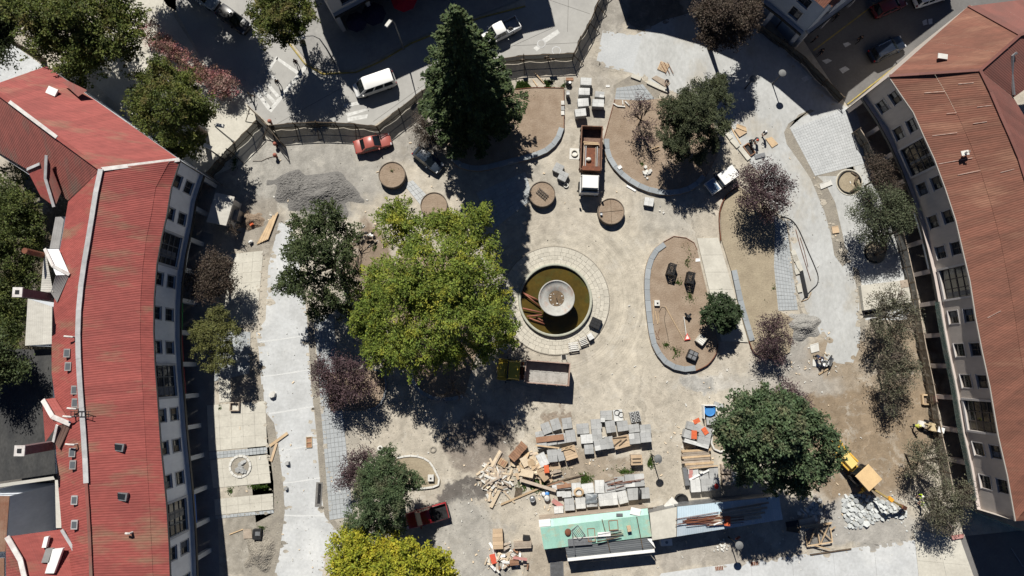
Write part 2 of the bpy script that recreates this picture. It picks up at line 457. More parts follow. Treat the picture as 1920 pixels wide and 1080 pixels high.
def sheet(name, pts, z, mat, kind="structure", parent=None):
 """flat surface given by its outline in photo pixels"""
 bm = bmesh.new()
 vs = [bm.verts.new(P(x, y).xy.to_3d() + Vector((0, 0, z))) for x, y in pts]
 f = bm.faces.new(vs)
 bmesh.ops.triangulate(bm, faces=[f])
 for fc in bm.faces:
  if fc.normal.z < 0: fc.normal_flip()
 me = bpy.data.meshes.new(name); bm.to_mesh(me); bm.free()
 me.materials.append(mat)
 return tag(link(name, me, parent), kind=kind)

# street round the plaza (asphalt lies everywhere between the blocks, concrete carriageway above it)
sheet("road", [(-150, -260), (330, -260), (330, 20), (395, 140), (445, 180), (512, 238), (700, 236), (793, 172), (880, 125), (962, 112), (1075, 108),
   (1105, 42), (1150, -60), (1190, -260), (1000, -260), (985, 12), (903, 33), (830, 58), (770, 82), (713, 116), (667, 136), (605, 139), (572, 120),
   (545, 85), (470, -10), (420, -260)], 0.008, MT['concrete_road'])
sheet("road", [(1500, 66), (1660, -160), (2300, -160), (2300, 60), (1820, 10), (1668, 138), (1625, 190), (1590, 200), (1570, 172)], 0.008, MT['street'])
for k, pts in enumerate(([(985, 12), (903, 33), (830, 58), (770, 82), (713, 116), (667, 136), (605, 139), (572, 120), (545, 85), (470, -10)],)):
 w0 = [P(x, y) for x, y in pts]
 mb = MB()
 for a, b in zip(w0, w0[1:]):
  mb.bar(a + Vector((0, 0, .06)), b + Vector((0, 0, .06)), .16, .12)
 tag(mb.build("kerb", MT['yellow_paint']), kind="structure")
sheet("sidewalk", [(975, 0), (903, 28), (830, 53), (770, 77), (711, 111), (665, 131), (606, 134), (577, 116), (550, 82), (478, -20), (470, -140), (1020, -140)], 0.10, MT['pavement'])
sheet("sidewalk", [(1668, 140), (1628, 188), (1592, 198), (1608, 214), (1660, 200), (1740, 140)], 0.012, MT['concrete_warm'])
mb = MB(); mb.bar(P(1588, 196) + Vector((0, 0, .06)), P(1720, 92) + Vector((0, 0, .06)), .14, .12)
tag(mb.build("kerb", MT['yellow_paint']), kind="structure")
mb = MB(); mb.bar(P(1525, 95) + Vector((0, 0, .012)), P(1640, 8) + Vector((0, 0, .012)), .14, .01)
tag(mb.build("road_marking", MT['yellow_paint']), kind="structure")
# footpath under the hedge at the street corner
sheet("sidewalk", [(240, -60), (300, -10), (345, 60), (395, 138), (445, 178), (500, 238), (470, 300), (400, 330), (330, 300), (180, 160), (200, 60)], 0.012, MT['concrete_warm'])
sheet("courtyard", [(-60, 20), (0, 66), (84, 126), (0, 158), (-80, 190)], 0.016, MT['concrete'])
# joints in the carriageway and painted crossings
def zpoly(pts, ox=440, oy=0, s=4.908):
 return [(ox + x / s, oy + y / s) for x, y in pts]
for pts in ([(300, 645), (385, 515), (402, 532), (318, 655)], [(378, 545), (395, 525), (600, 665), (580, 690)], [(640, 600), (668, 622), (337, 1037), (310, 1013)],
   [(300, 672), (320, 665), (400, 738), (375, 745)], [(285, 772), (310, 760), (420, 888), (388, 900)], [(200, 792), (232, 788), (382, 930), (350, 950)],
   [(165, 822), (190, 803), (342, 1000), (305, 1012)], [(1003, 962), (1128, 935), (1150, 960), (1008, 992)], [(1022, 1046), (1200, 1000), (1232, 1012), (1040, 1076)]):
 sheet("road_marking", zpoly(pts), 0.012, MT['white_paint'])
sheet("road_marking", [(651, 220), (690, 214), (688, 222), (652, 228)], 0.012, MT['white_paint'])
sheet("road_marking", [(1010, 78), (1045, 55), (1050, 62), (1014, 86)], 0.012, MT['white_paint'])
sheet("road_marking", [(1000, 90), (1020, 76), (1024, 82), (1006, 96)], 0.012, MT['white_paint'])
for pts in ([(1541, 114), (1552, 110), (1560, 114), (1549, 120)], [(1573, 130), (1585, 124), (1593, 130), (1580, 138)], [(1580, 82), (1590, 79), (1596, 83), (1585, 89)], [(1729, 40), (1737, 36), (1739, 46), (1731, 48)], [(1740, 36), (1748, 35), (1748, 45), (1741, 46)], [(1502, 147), (1516, 140), (1523, 146), (1508, 154)]):
 sheet("road_marking", pts, 0.024, MT['white_paint'])
mb = MB()
for a, b in (((1030, 0), (1106, 26)), ((820, 150), (1037, 52)), ((960, 86), (1085, 80)), ((1066, -10), (1064, 60)), ((520, 232), (640, 165)), ((700, 228), (880, 98))):
 mb.bar(P(*a) + Vector((0, 0, .012)), P(*b) + Vector((0, 0, .012)), .05, .006)
tag(mb.build("road_joints", M("joint_sealant", (0.17, 0.165, 0.155), fine=.1)), kind="structure")
for x, y, r in ((1015, 82, .55), (1043, 95, .6), (1234, 862, .45)):
 mb = MB(); mb.disc(P(x, y) + Vector((0, 0, .016)), r, 20)
 t = tag(thing("manhole_cover", {1015: "round cast manhole cover on the sunlit carriageway beside the tyre marks", 1043: "round manhole cover on the carriageway just above the plank fence", 1234: "grey round drain cover on the dirt beside the stockyard lamp post"}[x], "manhole cover"))
 mb.build("cover_plate", MT['steel'] if x == 1234 else MT['concrete_road'], t)
 m2 = MB(); m2.lathe([(r * .8, .018), (r * .8, .024), (r * .9, .024), (r * .9, .018)], 20, P(x, y)); m2.build("cover_ring", MT['steel'], t)

# new concrete carriageway on the west side of the plaza
WESTROAD = [(523, 418), (548, 410), (575, 587), (583, 720), (592, 800), (600, 905), (608, 967), (640, 1007), (612, 1040), (600, 1100), (508, 1100), (523, 1040), (533, 960), (530, 907), (520, 830), (514, 793), (496, 770), (490, 720), (485, 655), (480, 623), (498, 600), (503, 500)]
sheet("road", WESTROAD, 0.012, MT['concrete'])
mb = MB()
for a, b in (((486, 640), (576, 630)), ((492, 705), (584, 694)), ((500, 775), (590, 763)), ((522, 845), (597, 833)), ((530, 905), (602, 897)), ((533, 965), (610, 968))):
 n = 8
 for k in range(n):
  t0, t1 = k / n, (k + 1) / n
  q = lambda t: P(a[0] + (b[0] - a[0]) * t, a[1] + (b[1] - a[1]) * t + 1.2 * math.sin(t * 3.1 + 1.0))
  mb.bar(q(t0) + Vector((0, 0, .0165)), q(t1) + Vector((0, 0, .0165)), .12 + .1 * R.random(), .004)
tag(mb.build("trowelled_joint_band", M("laitance", (0.545, 0.555, 0.55), fine=.1)), kind="structure")

# promenade on the east side
WALK = [(1130, 57), (1190, 66), (1245, 38), (1310, 20), (1420, 48), (1490, 110), (1550, 180), (1608, 212), (1640, 330), (1700, 430), (1712, 500), (1718, 585), (1625, 590), (1614, 610), (1612, 650), (1598, 684), (1560, 680),
  (1545, 668), (1552, 640), (1530, 618), (1515, 590), (1500, 560), (1490, 500), (1478, 420), (1446, 392), (1420, 320), (1392, 292), (1372, 270), (1345, 235), (1320, 200), (1262, 172), (1185, 137), (1117, 122)]
sheet("promenade", WALK, 0.012, MT['prom'])
sheet("promenade", [(1130, 58), (1190, 67), (1207, 59), (1185, 135), (1118, 121)], 0.016, MT['tile_pale'])
sheet("promenade", [(1590, 490), (1612, 530), (1608, 600), (1700, 600), (1712, 560), (1700, 480)], 0.016, MT['concrete'])
# bare strips beside the new paving
for pts in ([(1497, 215), (1520, 205), (1528, 208), (1478, 232), (1470, 248), (1475, 270), (1500, 305), (1520, 335), (1545, 395), (1558, 440), (1564, 478), (1580, 500), (1590, 490), (1580, 440), (1566, 380), (1548, 345), (1530, 328), (1520, 300), (1495, 255), (1480, 240)],
   [(1528, 330), (1596, 302), (1605, 322), (1570, 345), (1610, 360), (1605, 330)],
   [(1456, 400), (1470, 408), (1480, 445), (1486, 480), (1500, 575), (1512, 600), (1502, 600), (1492, 540), (1478, 470), (1466, 440)],
   [(1598, 500), (1610, 505), (1622, 570), (1622, 640), (1614, 640), (1610, 560)],
   [(576, 590), (586, 590), (596, 720), (604, 800), (612, 905), (618, 965), (650, 1000), (642, 1008), (609, 967), (601, 905), (593, 800), (584, 720)],
   [(493, 720), (470, 730), (455, 760), (486, 786), (500, 800), (513, 905), (514, 962), (480, 980), (470, 1100), (508, 1100), (524, 1040), (534, 960), (531, 907), (521, 830), (514, 793), (496, 770)],
   [(1150, 160), (1185, 140), (1240, 170), (1230, 190), (1180, 190), (1152, 185)]):
 sheet("bare_ground_strip", pts, 0.020, MT['strip'])

def tile_field(name, quad, nu, nv, z, mat, th=.035, gap=.03, as_parts=False, jit=.006, inside=None):
 """rectangular pavers in a four-cornered field (photo pixels), with open joints"""
 c = [P(*q) for q in quad]
 par = tag(sheet(name, quad, z, MT['pavement']), kind="structure")
 f = lambda u, v: (c[0] * (1 - u) + c[1] * u) * (1 - v) + (c[3] * (1 - u) + c[2] * u) * v
 du = (c[1] - c[0]).length / nu; dv = (c[3] - c[0]).length / nv
 gu, gv = gap / du / nu / 2, gap / dv / nv / 2
 allb = MB()
 for j in range(nv):
  for i in range(nu):
   u0, u1, v0, v1 = i / nu + gu, (i + 1) / nu - gu, j / nv + gv, (j + 1) / nv - gv
   poly = [f(u0, v0), f(u1, v0), f(u1, v1), f(u0, v1)]
   if inside and not inside(f((u0 + u1) / 2, (v0 + v1) / 2)): continue
   zt = z + .004 + th + R.uniform(-jit, jit)
   if as_parts:
    b = MB(); b.prism(poly, z + .002, zt); b.build("paving_tile", mat, par)
   else:
    allb.prism(poly, z + .002, zt)
 if not as_parts:
  tag(allb.build("paving_tiles", mat, par), kind="stuff")
 return par

tile_field("tiled_path", [(588, 592), (625, 588), (662, 968), (618, 975)], 6, 44, 0.012, MT['tile'])
tile_field("tiled_path", [(1440, 395), (1474, 418), (1496, 581), (1456, 583)], 7, 26, 0.016, MT['tile'])
tile_field("tiled_path", [(1482, 243), (1602, 196), (1632, 304), (1528, 330)], 26, 20, 0.017, MT['tile_pale'], th=.02, gap=.014, jit=.002)
tile_field("tiled_path", [(893, 362), (985, 322), (1000, 372), (925, 430)], 9, 9, 0.008, MT['tile'])
tile_field("tiled_path", [(756, 345), (774, 338), (806, 372), (788, 384)], 3, 5, 0.008, MT['tile_pale'], as_parts=True)
tile_field("tiled_path", [(1156, 165), (1205, 158), (1236, 196), (1152, 188)], 8, 4, 0.026, MT['tile'])
# pale slabs in front of the west block
tile_field("paved_terrace", [(388, 760), (498, 752), (501, 836), (392, 846)], 5, 4, 0.012, MT['concrete_warm'], as_parts=True, gap=.014)
tile_field("paved_terrace", [(392, 848), (501, 838), (502, 850), (393, 861)], 16, 2, 0.012, MT['tile'], gap=.03)
tile_field("paved_terrace", [(394, 863), (502, 852), (508, 905), (400, 915)], 5, 3, 0.012, MT['concrete_warm'], as_parts=True, gap=.014)
tile_field("paved_terrace", [(402, 936), (512, 925), (513, 955), (404, 966)], 5, 2, 0.012, MT['concrete_warm'], as_parts=True, gap=.014)
tile_field("paved_terrace", [(404, 967), (513, 956), (514, 962), (405, 973)], 16, 1, 0.012, MT['tile'], gap=.03)
tile_field("paved_terrace", [(400, 480), (494, 470), (482, 606), (398, 612)], 5, 7, 0.012, MT['concrete_warm'], as_parts=True, gap=.014)
tile_field("paved_terrace", [(400, 620), (470, 622), (468, 700), (402, 715)], 4, 5, 0.012, MT['tile'], as_parts=True, gap=.014)
tile_field("paved_terrace", [(410, 705), (432, 703), (434, 752), (411, 755)], 2, 3, 0.012, MT['concrete_warm'], as_parts=True, gap=.014)
sheet("pavement", [(340, 420), (400, 440), (398, 612), (402, 715), (412, 1100), (330, 1100), (330, 420)], 0.006, MT['pavement'])
# new street along the south edge
tile_field("new_street", [(1330, 1062), (1715, 1012), (1725, 1110), (1335, 1130)], 5, 1, 0.012, MT['concrete'], as_parts=True, gap=.02, th=.03)
sheet("new_street", [(1240, 1075), (1330, 1062), (1335, 1130), (1200, 1130)], 0.014, MT['concrete'])
tile_field("new_street", [(1713, 992), (1800, 1010), (1836, 1110), (1725, 1110)], 2, 2, 0.016, MT['concrete_warm'], as_parts=True, gap=.02, th=.03)
sheet("new_street", [(1800, 1006), (1960, 990), (1990, 1140), (1836, 1130)], 0.012, MT['street'])

# ================================================================ raised planting beds
def smooth(pts, n=4, closed=False):
 """Catmull-Rom through pixel points"""
 out = []
 m = len(pts)
 for i in range(m if closed else m - 1):
  p0 = pts[(i - 1) % m] if closed or i > 0 else pts[0]
  p1, p2 = pts[i], pts[(i + 1) % m]
  p3 = pts[(i + 2) % m] if closed or i + 2 < m else pts[-1]
  for k in range(n):
   t = k / n
   out.append(tuple(.5 * ((2 * p1[a]) + (-p0[a] + p2[a]) * t + (2 * p0[a] - 5 * p1[a] + 4 * p2[a] - p3[a]) * t * t + (-p0[a] + 3 * p1[a] - 3 * p2[a] + p3[a]) * t ** 3) for a in (0, 1)))
 if not closed: out.append(tuple(pts[-1]))
 return out

def resample(pts, step):
 """world points at even steps along a polyline"""
 ws = [Vector(p) for p in pts]
 acc = [0.0]
 for a, b in zip(ws, ws[1:]): acc.append(acc[-1] + (b - a).length)
 n = max(1, round(acc[-1] / step))
 out, j = [], 0
 for i in range(n + 1):
  s = acc[-1] * i / n
  while j < len(acc) - 2 and acc[j + 1] < s: j += 1
  d = acc[j + 1] - acc[j]
  out.append(ws[j].lerp(ws[j + 1], 0 if d < 1e-9 else (s - acc[j]) / d))
 return out

def soil_top(bm_poly, z, name, mat, parent=None):
 """bed surface: grid of soil, gently uneven, clipped to the outline"""
 bm = bmesh.new()
 vs = [bm.verts.new((p.x, p.y, z)) for p in bm_poly]
 f = bm.faces.new(vs)
 if f.normal.z < 0: f.normal_flip()
 ex = bmesh.ops.extrude_face_region(bm, geom=[f])
 low = [v for v in ex["geom"] if isinstance(v, bmesh.types.BMVert)]
 for v in low: v.co.z = 0.0
 bmesh.ops.triangulate(bm, faces=bm.faces[:])
 me = bpy.data.meshes.new(name); bm.to_mesh(me); bm.free()
 me.materials.append(mat)
 return link(name, me, parent)

def bed(name, label, outline, kerb, steel, h=.42, soil_h=.30, kw=.62, mat='soil', kmat='kerb_stone', klen=1.25):
 """outline/kerb/steel in photo pixels; kerb runs anticlockwise as seen, stones lie inside it"""
 c = Vector((0, 0, 0))
 poly = [P(*p) for p in outline]
 for p in poly: c += p
 c /= len(poly)
 t = thing(name, label, "planting bed", (c.x, c.y, 0))
 sh = -Vector((c.x, c.y, 0))
 soil_top([p + sh for p in poly], soil_h, "bed_soil", MT[mat], t)
 for kp in kerb:
  pts = resample([P(*p) + sh for p in kp], klen)
  nrm = []
  for i in range(len(pts)):
   d = (pts[min(i + 1, len(pts) - 1)] - pts[max(i - 1, 0)]).normalized()
   n = Vector((-d.y, d.x, 0))
   if n.dot(-pts[i]) < 0: n = -n
   nrm.append(n)
  for i in range(len(pts) - 1):
   d = (pts[i + 1] - pts[i]).normalized() * .012
   z = h + R.uniform(-.012, .012)
   b = MB(); b.prism([pts[i] + d, pts[i + 1] - d, pts[i + 1] - d + nrm[i + 1] * kw, pts[i] + d + nrm[i] * kw], 0.0, z)
   b.build("kerb_stone", MT[kmat], t)
 for sp in steel:
  b = MB()
  pts = [P(*p) + sh for p in sp]
  for a, q in zip(pts, pts[1:]):
   b.bar(a + Vector((0, 0, .19)), q + Vector((0, 0, .19)), .06, .38)
  b.build("steel_edging", MT['rust'], t)
 return t

k1 = smooth([(1057, 243), (1048, 266), (1027, 287), (993, 300), (960, 308), (900, 322), (857, 313), (838, 287)])
bed("planting_bed", "brown soil bed beside the tall dark conifer, curved grey stone kerb below", [(962, 170), (1000, 166), (1057, 167)] + k1 + [(842, 240), (880, 200)], [k1], [[(962, 170), (1000, 166), (1057, 167), (1057, 243)]])
k2 = smooth([(1132, 262), (1134, 290), (1150, 318), (1180, 345), (1220, 363), (1262, 367), (1300, 356), (1322, 335)])
bed("planting_bed", "brown soil bed with a twisted little tree, grey kerb curving past the dump truck", k2 + [(1345, 290), (1335, 215), (1260, 185), (1200, 190), (1152, 188)], [k2], [[(1152, 188), (1132, 262)]])
k3 = smooth([(1242, 455), (1225, 468), (1211, 497), (1207, 540), (1212, 600), (1220, 645), (1235, 672), (1252, 688), (1278, 697), (1303, 695)])
e3 = smooth([(1303, 695), (1325, 684), (1340, 665), (1345, 645)])
bed("planting_bed", "long oval soil bed with crates and a red triangle sign lying on it", k3 + e3[1:] + [(1338, 600), (1325, 550), (1306, 470), (1300, 456), (1285, 447), (1262, 444)], [k3], [e3, [(1242, 455), (1262, 444), (1285, 447), (1300, 456), (1306, 470)]])
e4 = smooth([(1403, 640), (1412, 660), (1432, 670), (1460, 672)])
k4 = [(1370, 508), (1384, 574), (1404, 640)]
bed("planting_bed", "irregular soil bed under the purple trees, straight slab kerb along its edge", [(1362, 366), (1385, 350), (1440, 392), (1452, 425), (1450, 500), (1458, 582), (1490, 600), (1480, 660)] + e4[::-1] + [(1384, 574), (1370, 508), (1352, 450), (1350, 400)], [k4],
 [e4, smooth([(1350, 452), (1348, 400), (1362, 366), (1385, 350)])], mat='soil_dry', h=.36, soil_h=.2)
k5 = smooth([(745, 856), (768, 852), (790, 855), (808, 865), (822, 890), (826, 903), (819, 913), (790, 917), (760, 916)])
bed("planting_bed", "small rounded dry soil bed with a thin white kerb and a stone block in it", k5 + [(735, 890)], [k5], [], h=.22, soil_h=.12, kw=.22, mat='soil_dry', kmat='offwhite', klen=.8)
k6 = smooth([(1336, 805), (1332, 815), (1331, 830), (1336, 842), (1350, 848), (1362, 846)])
bed("planting_bed", "pale kerbed tree bed at the edge of the slab stacks under the broad green tree", k6 + [(1420, 850), (1440, 800), (1380, 790)], [k6], [], h=.3, soil_h=.15, kw=.2, mat='soil_dry', kmat='offwhite', klen=.8)
k7 = smooth([(700, 690), (722, 700), (725, 735), (712, 762), (690, 770)])
bed("planting_bed", "dark soil bed in shade under the purple plum, thin kerb", k7 + [(620, 770), (612, 700)], [k7], [], h=.25, soil_h=.12, kw=.2, mat='soil', kmat='kerb_stone', klen=.9)
k8 = smooth([(768, 690), (772, 720), (800, 745), (840, 752), (870, 745)])
bed("planting_bed", "shaded soil bed beneath the bright green ash tree, grey kerb", k8 + [(900, 640), (880, 480), (760, 470), (700, 560)], [k8], [], h=.3, soil_h=.15, kw=.4)
# concrete walk between the two beds
w1 = tile_field("concrete_walk", [(1306, 447), (1346, 446), (1402, 642), (1352, 640)], 1, 6, 0.03, MT['concrete_warm'], th=.12, gap=.02, as_parts=True)

# earth trodden and blown over the edges of the new paving
def spill(lines, n_per_m, z, rmin=.12, rmax=.5, spread=.28):
 m = MB(); k = 0
 for pts in lines:
  for a, b in zip(pts, pts[1:]):
   p, q = P(*a), P(*b); L_ = (q - p).length
   for _ in range(int(L_ * n_per_m)):
    c = p.lerp(q, R.random()) + Vector((R.gauss(0, spread), R.gauss(0, spread), 0)); r = rmin + (rmax - rmin) * R.random() ** 2.2; k += 1
    a0 = R.uniform(0, 6.28); e = R.uniform(.4, 1)
    m.poly([(c.x + r * R.uniform(.6, 1.2) * math.cos(a0 + t_ * .785), c.y + r * e * R.uniform(.6, 1.2) * math.sin(a0 + t_ * .785), z + k * 1e-6) for t_ in range(8)])
 tag(m.build("spilled_dirt", MT['ground']), kind="stuff")
spill([WESTROAD + WESTROAD[:1], WALK + WALK[:1]], 2.0, .0168)
spill([[(590, 592), (604, 760), (620, 975)], [(626, 588), (645, 780), (662, 968)], [(388, 760), (498, 752), (501, 836), (508, 905), (512, 925), (514, 962), (404, 966)], [(494, 470), (482, 606), (470, 622), (468, 700)]], 2.2, .056, .08, .3, .15)
spill([[(1330, 1062), (1715, 1012), (1800, 1008)], [(1456, 400), (1478, 470), (1502, 600)], [(1528, 330), (1560, 440), (1600, 500), (1618, 620)]], 3, .051, .1, .45, .2)
# ================================================================ BUILDINGS
def proj(p):
 d = p[1] * ST + (CH - p[2]) * CT
 return (960 + FPX * p[0] / d, 540 - FPX * (p[1] * CT + (p[2] - CH) * ST) / d)

def even(pts, n):
 ws = [Vector(p) for p in pts]
 acc = [0.0]
 for a, b in zip(ws, ws[1:]): acc.append(acc[-1] + (b - a).length)
 out, j = [], 0
 for i in range(n + 1):
  s = acc[-1] * i / n
  while j < len(acc) - 2 and acc[j + 1] < s: j += 1
  d = acc[j + 1] - acc[j]
  out.append(ws[j].lerp(ws[j + 1], (s - acc[j]) / max(d, 1e-9)))
 return out

def length(pts): return sum((Vector(b) - Vector(a)).length for a, b in zip(pts, pts[1:]))

def roof_sheets(parent, A, B, mat, width=1.0, k=8, amp=.020, name="roof_sheet", lift=.012):
 """corrugated metal sheets laid from A (upper line) down to B (lower line)"""
 n = max(1, round(max(length(A), length(B)) / width))
 a, b = even(A, n * k), even(B, n * k)
 for i in range(n):
  vs, fs = [], []
  e = R.uniform(0, lift)
  for j in range(k + 1):
   q = i * k + j
   z = Vector((0, 0, e + (amp if j % 2 else 0.0)))
   vs += [a[q] + z, b[q] + z]
  for j in range(k): fs.append((2 * j, 2 * j + 1, 2 * j + 3, 2 * j + 2))
  mb = MB(); mb.add(vs, fs); mb.build(name, mat, parent)

def cap_line(parent, pts, mat, wid=.34, name="ridge_cap", z=.08, step=2.4):
 pp = resample(pts, step)
 for a, b in zip(pp, pp[1:]):
  d = (b - a).normalized() * .02
  mb = MB(); mb.bar(a + Vector((0, 0, z)) - d, b + Vector((0, 0, z + R.uniform(0, .015))) + d, wid, .09); mb.build(name, mat, parent)

class Curve:
 def __init__(s, pts, toward=(0, 0, 0), inset=0.0):
  s.p = [Vector((q[0], q[1], 0)) for q in pts]
  s.acc = [0.0]
  for a, b in zip(s.p, s.p[1:]): s.acc.append(s.acc[-1] + (b - a).length)
  s.L = s.acc[-1]
  m = s.p[len(s.p) // 2]
  d = s.p[len(s.p) // 2 + 1] - m
  n = Vector((-d.y, d.x, 0))
  s.sg = 1 if n.dot(Vector(toward) - m) > 0 else -1
  s.inset = inset
 def at(s, t, d, z):
  t = min(max(t, 0), s.L)
  j = 0
  while j < len(s.acc) - 2 and s.acc[j + 1] < t: j += 1
  def nrm(i):
   e = (s.p[i + 1] - s.p[i]).normalized(); return Vector((-e.y, e.x, 0)) * s.sg
  f = (t - s.acc[j]) / max(1e-9, s.acc[j + 1] - s.acc[j])
  n0 = nrm(j)
  nn = n0
  if f < .5 and j > 0: nn = n0.lerp(nrm(j - 1), .5 - f)
  elif f > .5 and j < len(s.p) - 2: nn = n0.lerp(nrm(j + 1), f - .5)
  nn.normalize()
  q = s.p[j].lerp(s.p[j + 1], f) + nn * (d + s.inset)
  return Vector((q.x, q.y, z))
 def find(s, py, z, px=None):
  best, bs = 1e9, 0
  for i in range(801):
   t = s.L * i / 800
   q = proj(s.at(t, 0, z))
   e = abs(q[1] - py) if px is None else math.hypot(q[0] - px, q[1] - py)
   if e < best: best, bs = e, t
  return bs

def cbar(mb, cv, t0, t1, d0, d1, z0, z1, n=1):
 """block following the wall line"""
 for i in range(n):
  a, b = t0 + (t1 - t0) * i / n, t0 + (t1 - t0) * (i + 1) / n
  v = [cv.at(a, d0, z0), cv.at(b, d0, z0), cv.at(b, d1, z0), cv.at(a, d1, z0), cv.at(a, d0, z1), cv.at(b, d0, z1), cv.at(b, d1, z1), cv.at(a, d1, z1)]
  mb.add(v, [(3, 2, 1, 0), (4, 5, 6, 7), (0, 1, 5, 4), (1, 2, 6, 5), (2, 3, 7, 6), (3, 0, 4, 7)])
 return mb

def facade(t, cv, wins, z0, z1, wall, frame, trim):
 """wins: (s centre, width, z low, z high, 'small' | 'big')"""
 cuts = set([0.0, cv.L]) | set(cv.acc)
 zs = {z0, z1}
 for s, w, a, b, k in wins:
  cuts |= {s - w / 2, s + w / 2}; zs |= {a, b}
 cuts = sorted(c for c in cuts if -1e-6 <= c <= cv.L + 1e-6); zs = sorted(zs)
 mb = MB()
 for a, b in zip(cuts, cuts[1:]):
  if b - a < 1e-4: continue
  for c, d in zip(zs, zs[1:]):
   mid, mz = (a + b) / 2, (c + d) / 2
   if any(abs(mid - s) < w / 2 and za < mz < zb for s, w, za, zb, k in wins): continue
   mb.add([cv.at(a, 0, c), cv.at(b, 0, c), cv.at(b, 0, d), cv.at(a, 0, d)], [(0, 1, 2, 3)])
 for s, w, a, b, k in wins:                       # reveals
  D = -.22
  o = [cv.at(s - w / 2, 0, a), cv.at(s + w / 2, 0, a), cv.at(s + w / 2, 0, b), cv.at(s - w / 2, 0, b)]
  i = [cv.at(s - w / 2, D, a), cv.at(s + w / 2, D, a), cv.at(s + w / 2, D, b), cv.at(s - w / 2, D, b)]
  mb.add(o + i, [(0, 1, 5, 4), (1, 2, 6, 5), (2, 3, 7, 6), (3, 0, 4, 7)])
 mb.build("wall", wall, t)
 for s, w, a, b, k in wins:
  f = MB()
  e = .07
  cbar(f, cv, s - w / 2, s - w / 2 + e, -.2, -.1, a, b); cbar(f, cv, s + w / 2 - e, s + w / 2, -.2, -.1, a, b)
  cbar(f, cv, s - w / 2 + e, s + w / 2 - e, -.2, -.1, a, a + e); cbar(f, cv, s - w / 2 + e, s + w / 2 - e, -.2, -.1, b - e, b)
  if k == 'small':
   cbar(f, cv, s - .025, s + .025, -.19, -.11, a + e, b - e)
   cbar(f, cv, s - w / 2 + e, s + w / 2 - e, -.19, -.115, a + (b - a) * .62, a + (b - a) * .62 + .05)
  else:
   for q in (.36, .68):
    x = s - w / 2 + w * q; cbar(f, cv, x - .05, x + .05, -.19, -.09, a + e, b - e)
   for q in (.27, .5, .52, .76):
    z = a + (b - a) * q; cbar(f, cv, s - w / 2 + e, s + w / 2 - e, -.185, -.1, z, z + .08)
  wo = f.build("window", frame, t)
  p = MB()
  p.add([cv.at(s - w / 2 + .02, -.16, a + .02), cv.at(s + w / 2 - .02, -.16, a + .02), cv.at(s + w / 2 - .02, -.16, b - .02), cv.at(s - w / 2 + .02, -.16, b - .02)], [(0, 1, 2, 3)])
  p.build("pane", MT['glass'], wo)
  if k == 'small':
   sill = MB(); cbar(sill, cv, s - w / 2 - .1, s + w / 2 + .1, .003, .11, a - .09, a - .002); sill.build("window_sill", trim, wo)
   tr = MB()
   cbar(tr, cv, s - w / 2 - .1, s - w / 2, .003, .04, a, b + .1); cbar(tr, cv, s + w / 2, s + w / 2 + .1, .003, .04, a, b + .1)
   cbar(tr, cv, s - w / 2, s + w / 2, .003, .04, b, b + .1); tr.build("window_surround", trim, wo)
   if R.random() < .6:
    cu = MB(); x0 = s - w / 2 + .1 if R.random() < .5 else s
    cu.add([cv.at(x0, -.153, a + .1), cv.at(x0 + w / 2 - .12, -.153, a + .1), cv.at(x0 + w / 2 - .12, -.153, b - .1), cv.at(x0, -.153, b - .1)], [(0, 1, 2, 3)])
    cu.build("curtain", M_CURTAIN[R.randrange(3)], wo)
  else:
   tr = MB()
   for x in (s - w / 2 - .22, s + w / 2):
    cbar(tr, cv, x, x + .22, .003, .14, a - .3, b + .25)
   cbar(tr, cv, s - w / 2, s + w / 2, .003, .12, b, b + .25); cbar(tr, cv, s - w / 2, s + w / 2, .003, .12, a - .3, a)
   tr.build("window_surround", trim, wo)
   pn = MB(); x = s + w * R.choice((-.22, .04, .2))
   cbar(pn, cv, x, x + .8, -.15, -.13, a + .3, b - .3); pn.build("curtain", M_CURTAIN[R.randrange(3)], wo)

M_CURTAIN = [M("net_curtain", (0.22, 0.22, 0.21), (0.12, 0.12, 0.12), scale=4, fine=.1), M("tan_curtain", (0.17, 0.14, 0.10), (0.09, 0.08, 0.06), scale=4, fine=.1),
   M("blue_blind", (0.09, 0.11, 0.15), (0.05, 0.06, 0.08), scale=5, fine=.1)]

def text_part(parent, txt, size, mat, org, xdir, ydir, name="sign_lettering"):
 cu = bpy.data.curves.new(name, 'FONT'); cu.body = txt; cu.size = size; cu.align_x = 'CENTER'; cu.align_y = 'CENTER'; cu.extrude = .006
 o = bpy.data.objects.new("tmp_text", cu); COL.objects.link(o)
 dg = bpy.context.evaluated_depsgraph_get()
 me = bpy.data.meshes.new_from_object(o.evaluated_get(dg)); me.name = name
 bpy.data.objects.remove(o); bpy.data.curves.remove(cu)
 me.materials.clear(); me.materials.append(mat)
 x, y = Vector(xdir).normalized(), Vector(ydir).normalized(); z = x.cross(y)
 me.transform(Matrix((( x.x, y.x, z.x, org[0]), (x.y, y.y, z.y, org[1]), (x.z, y.z, z.z, org[2]), (0, 0, 0, 1))))
 return link(name, me, parent)

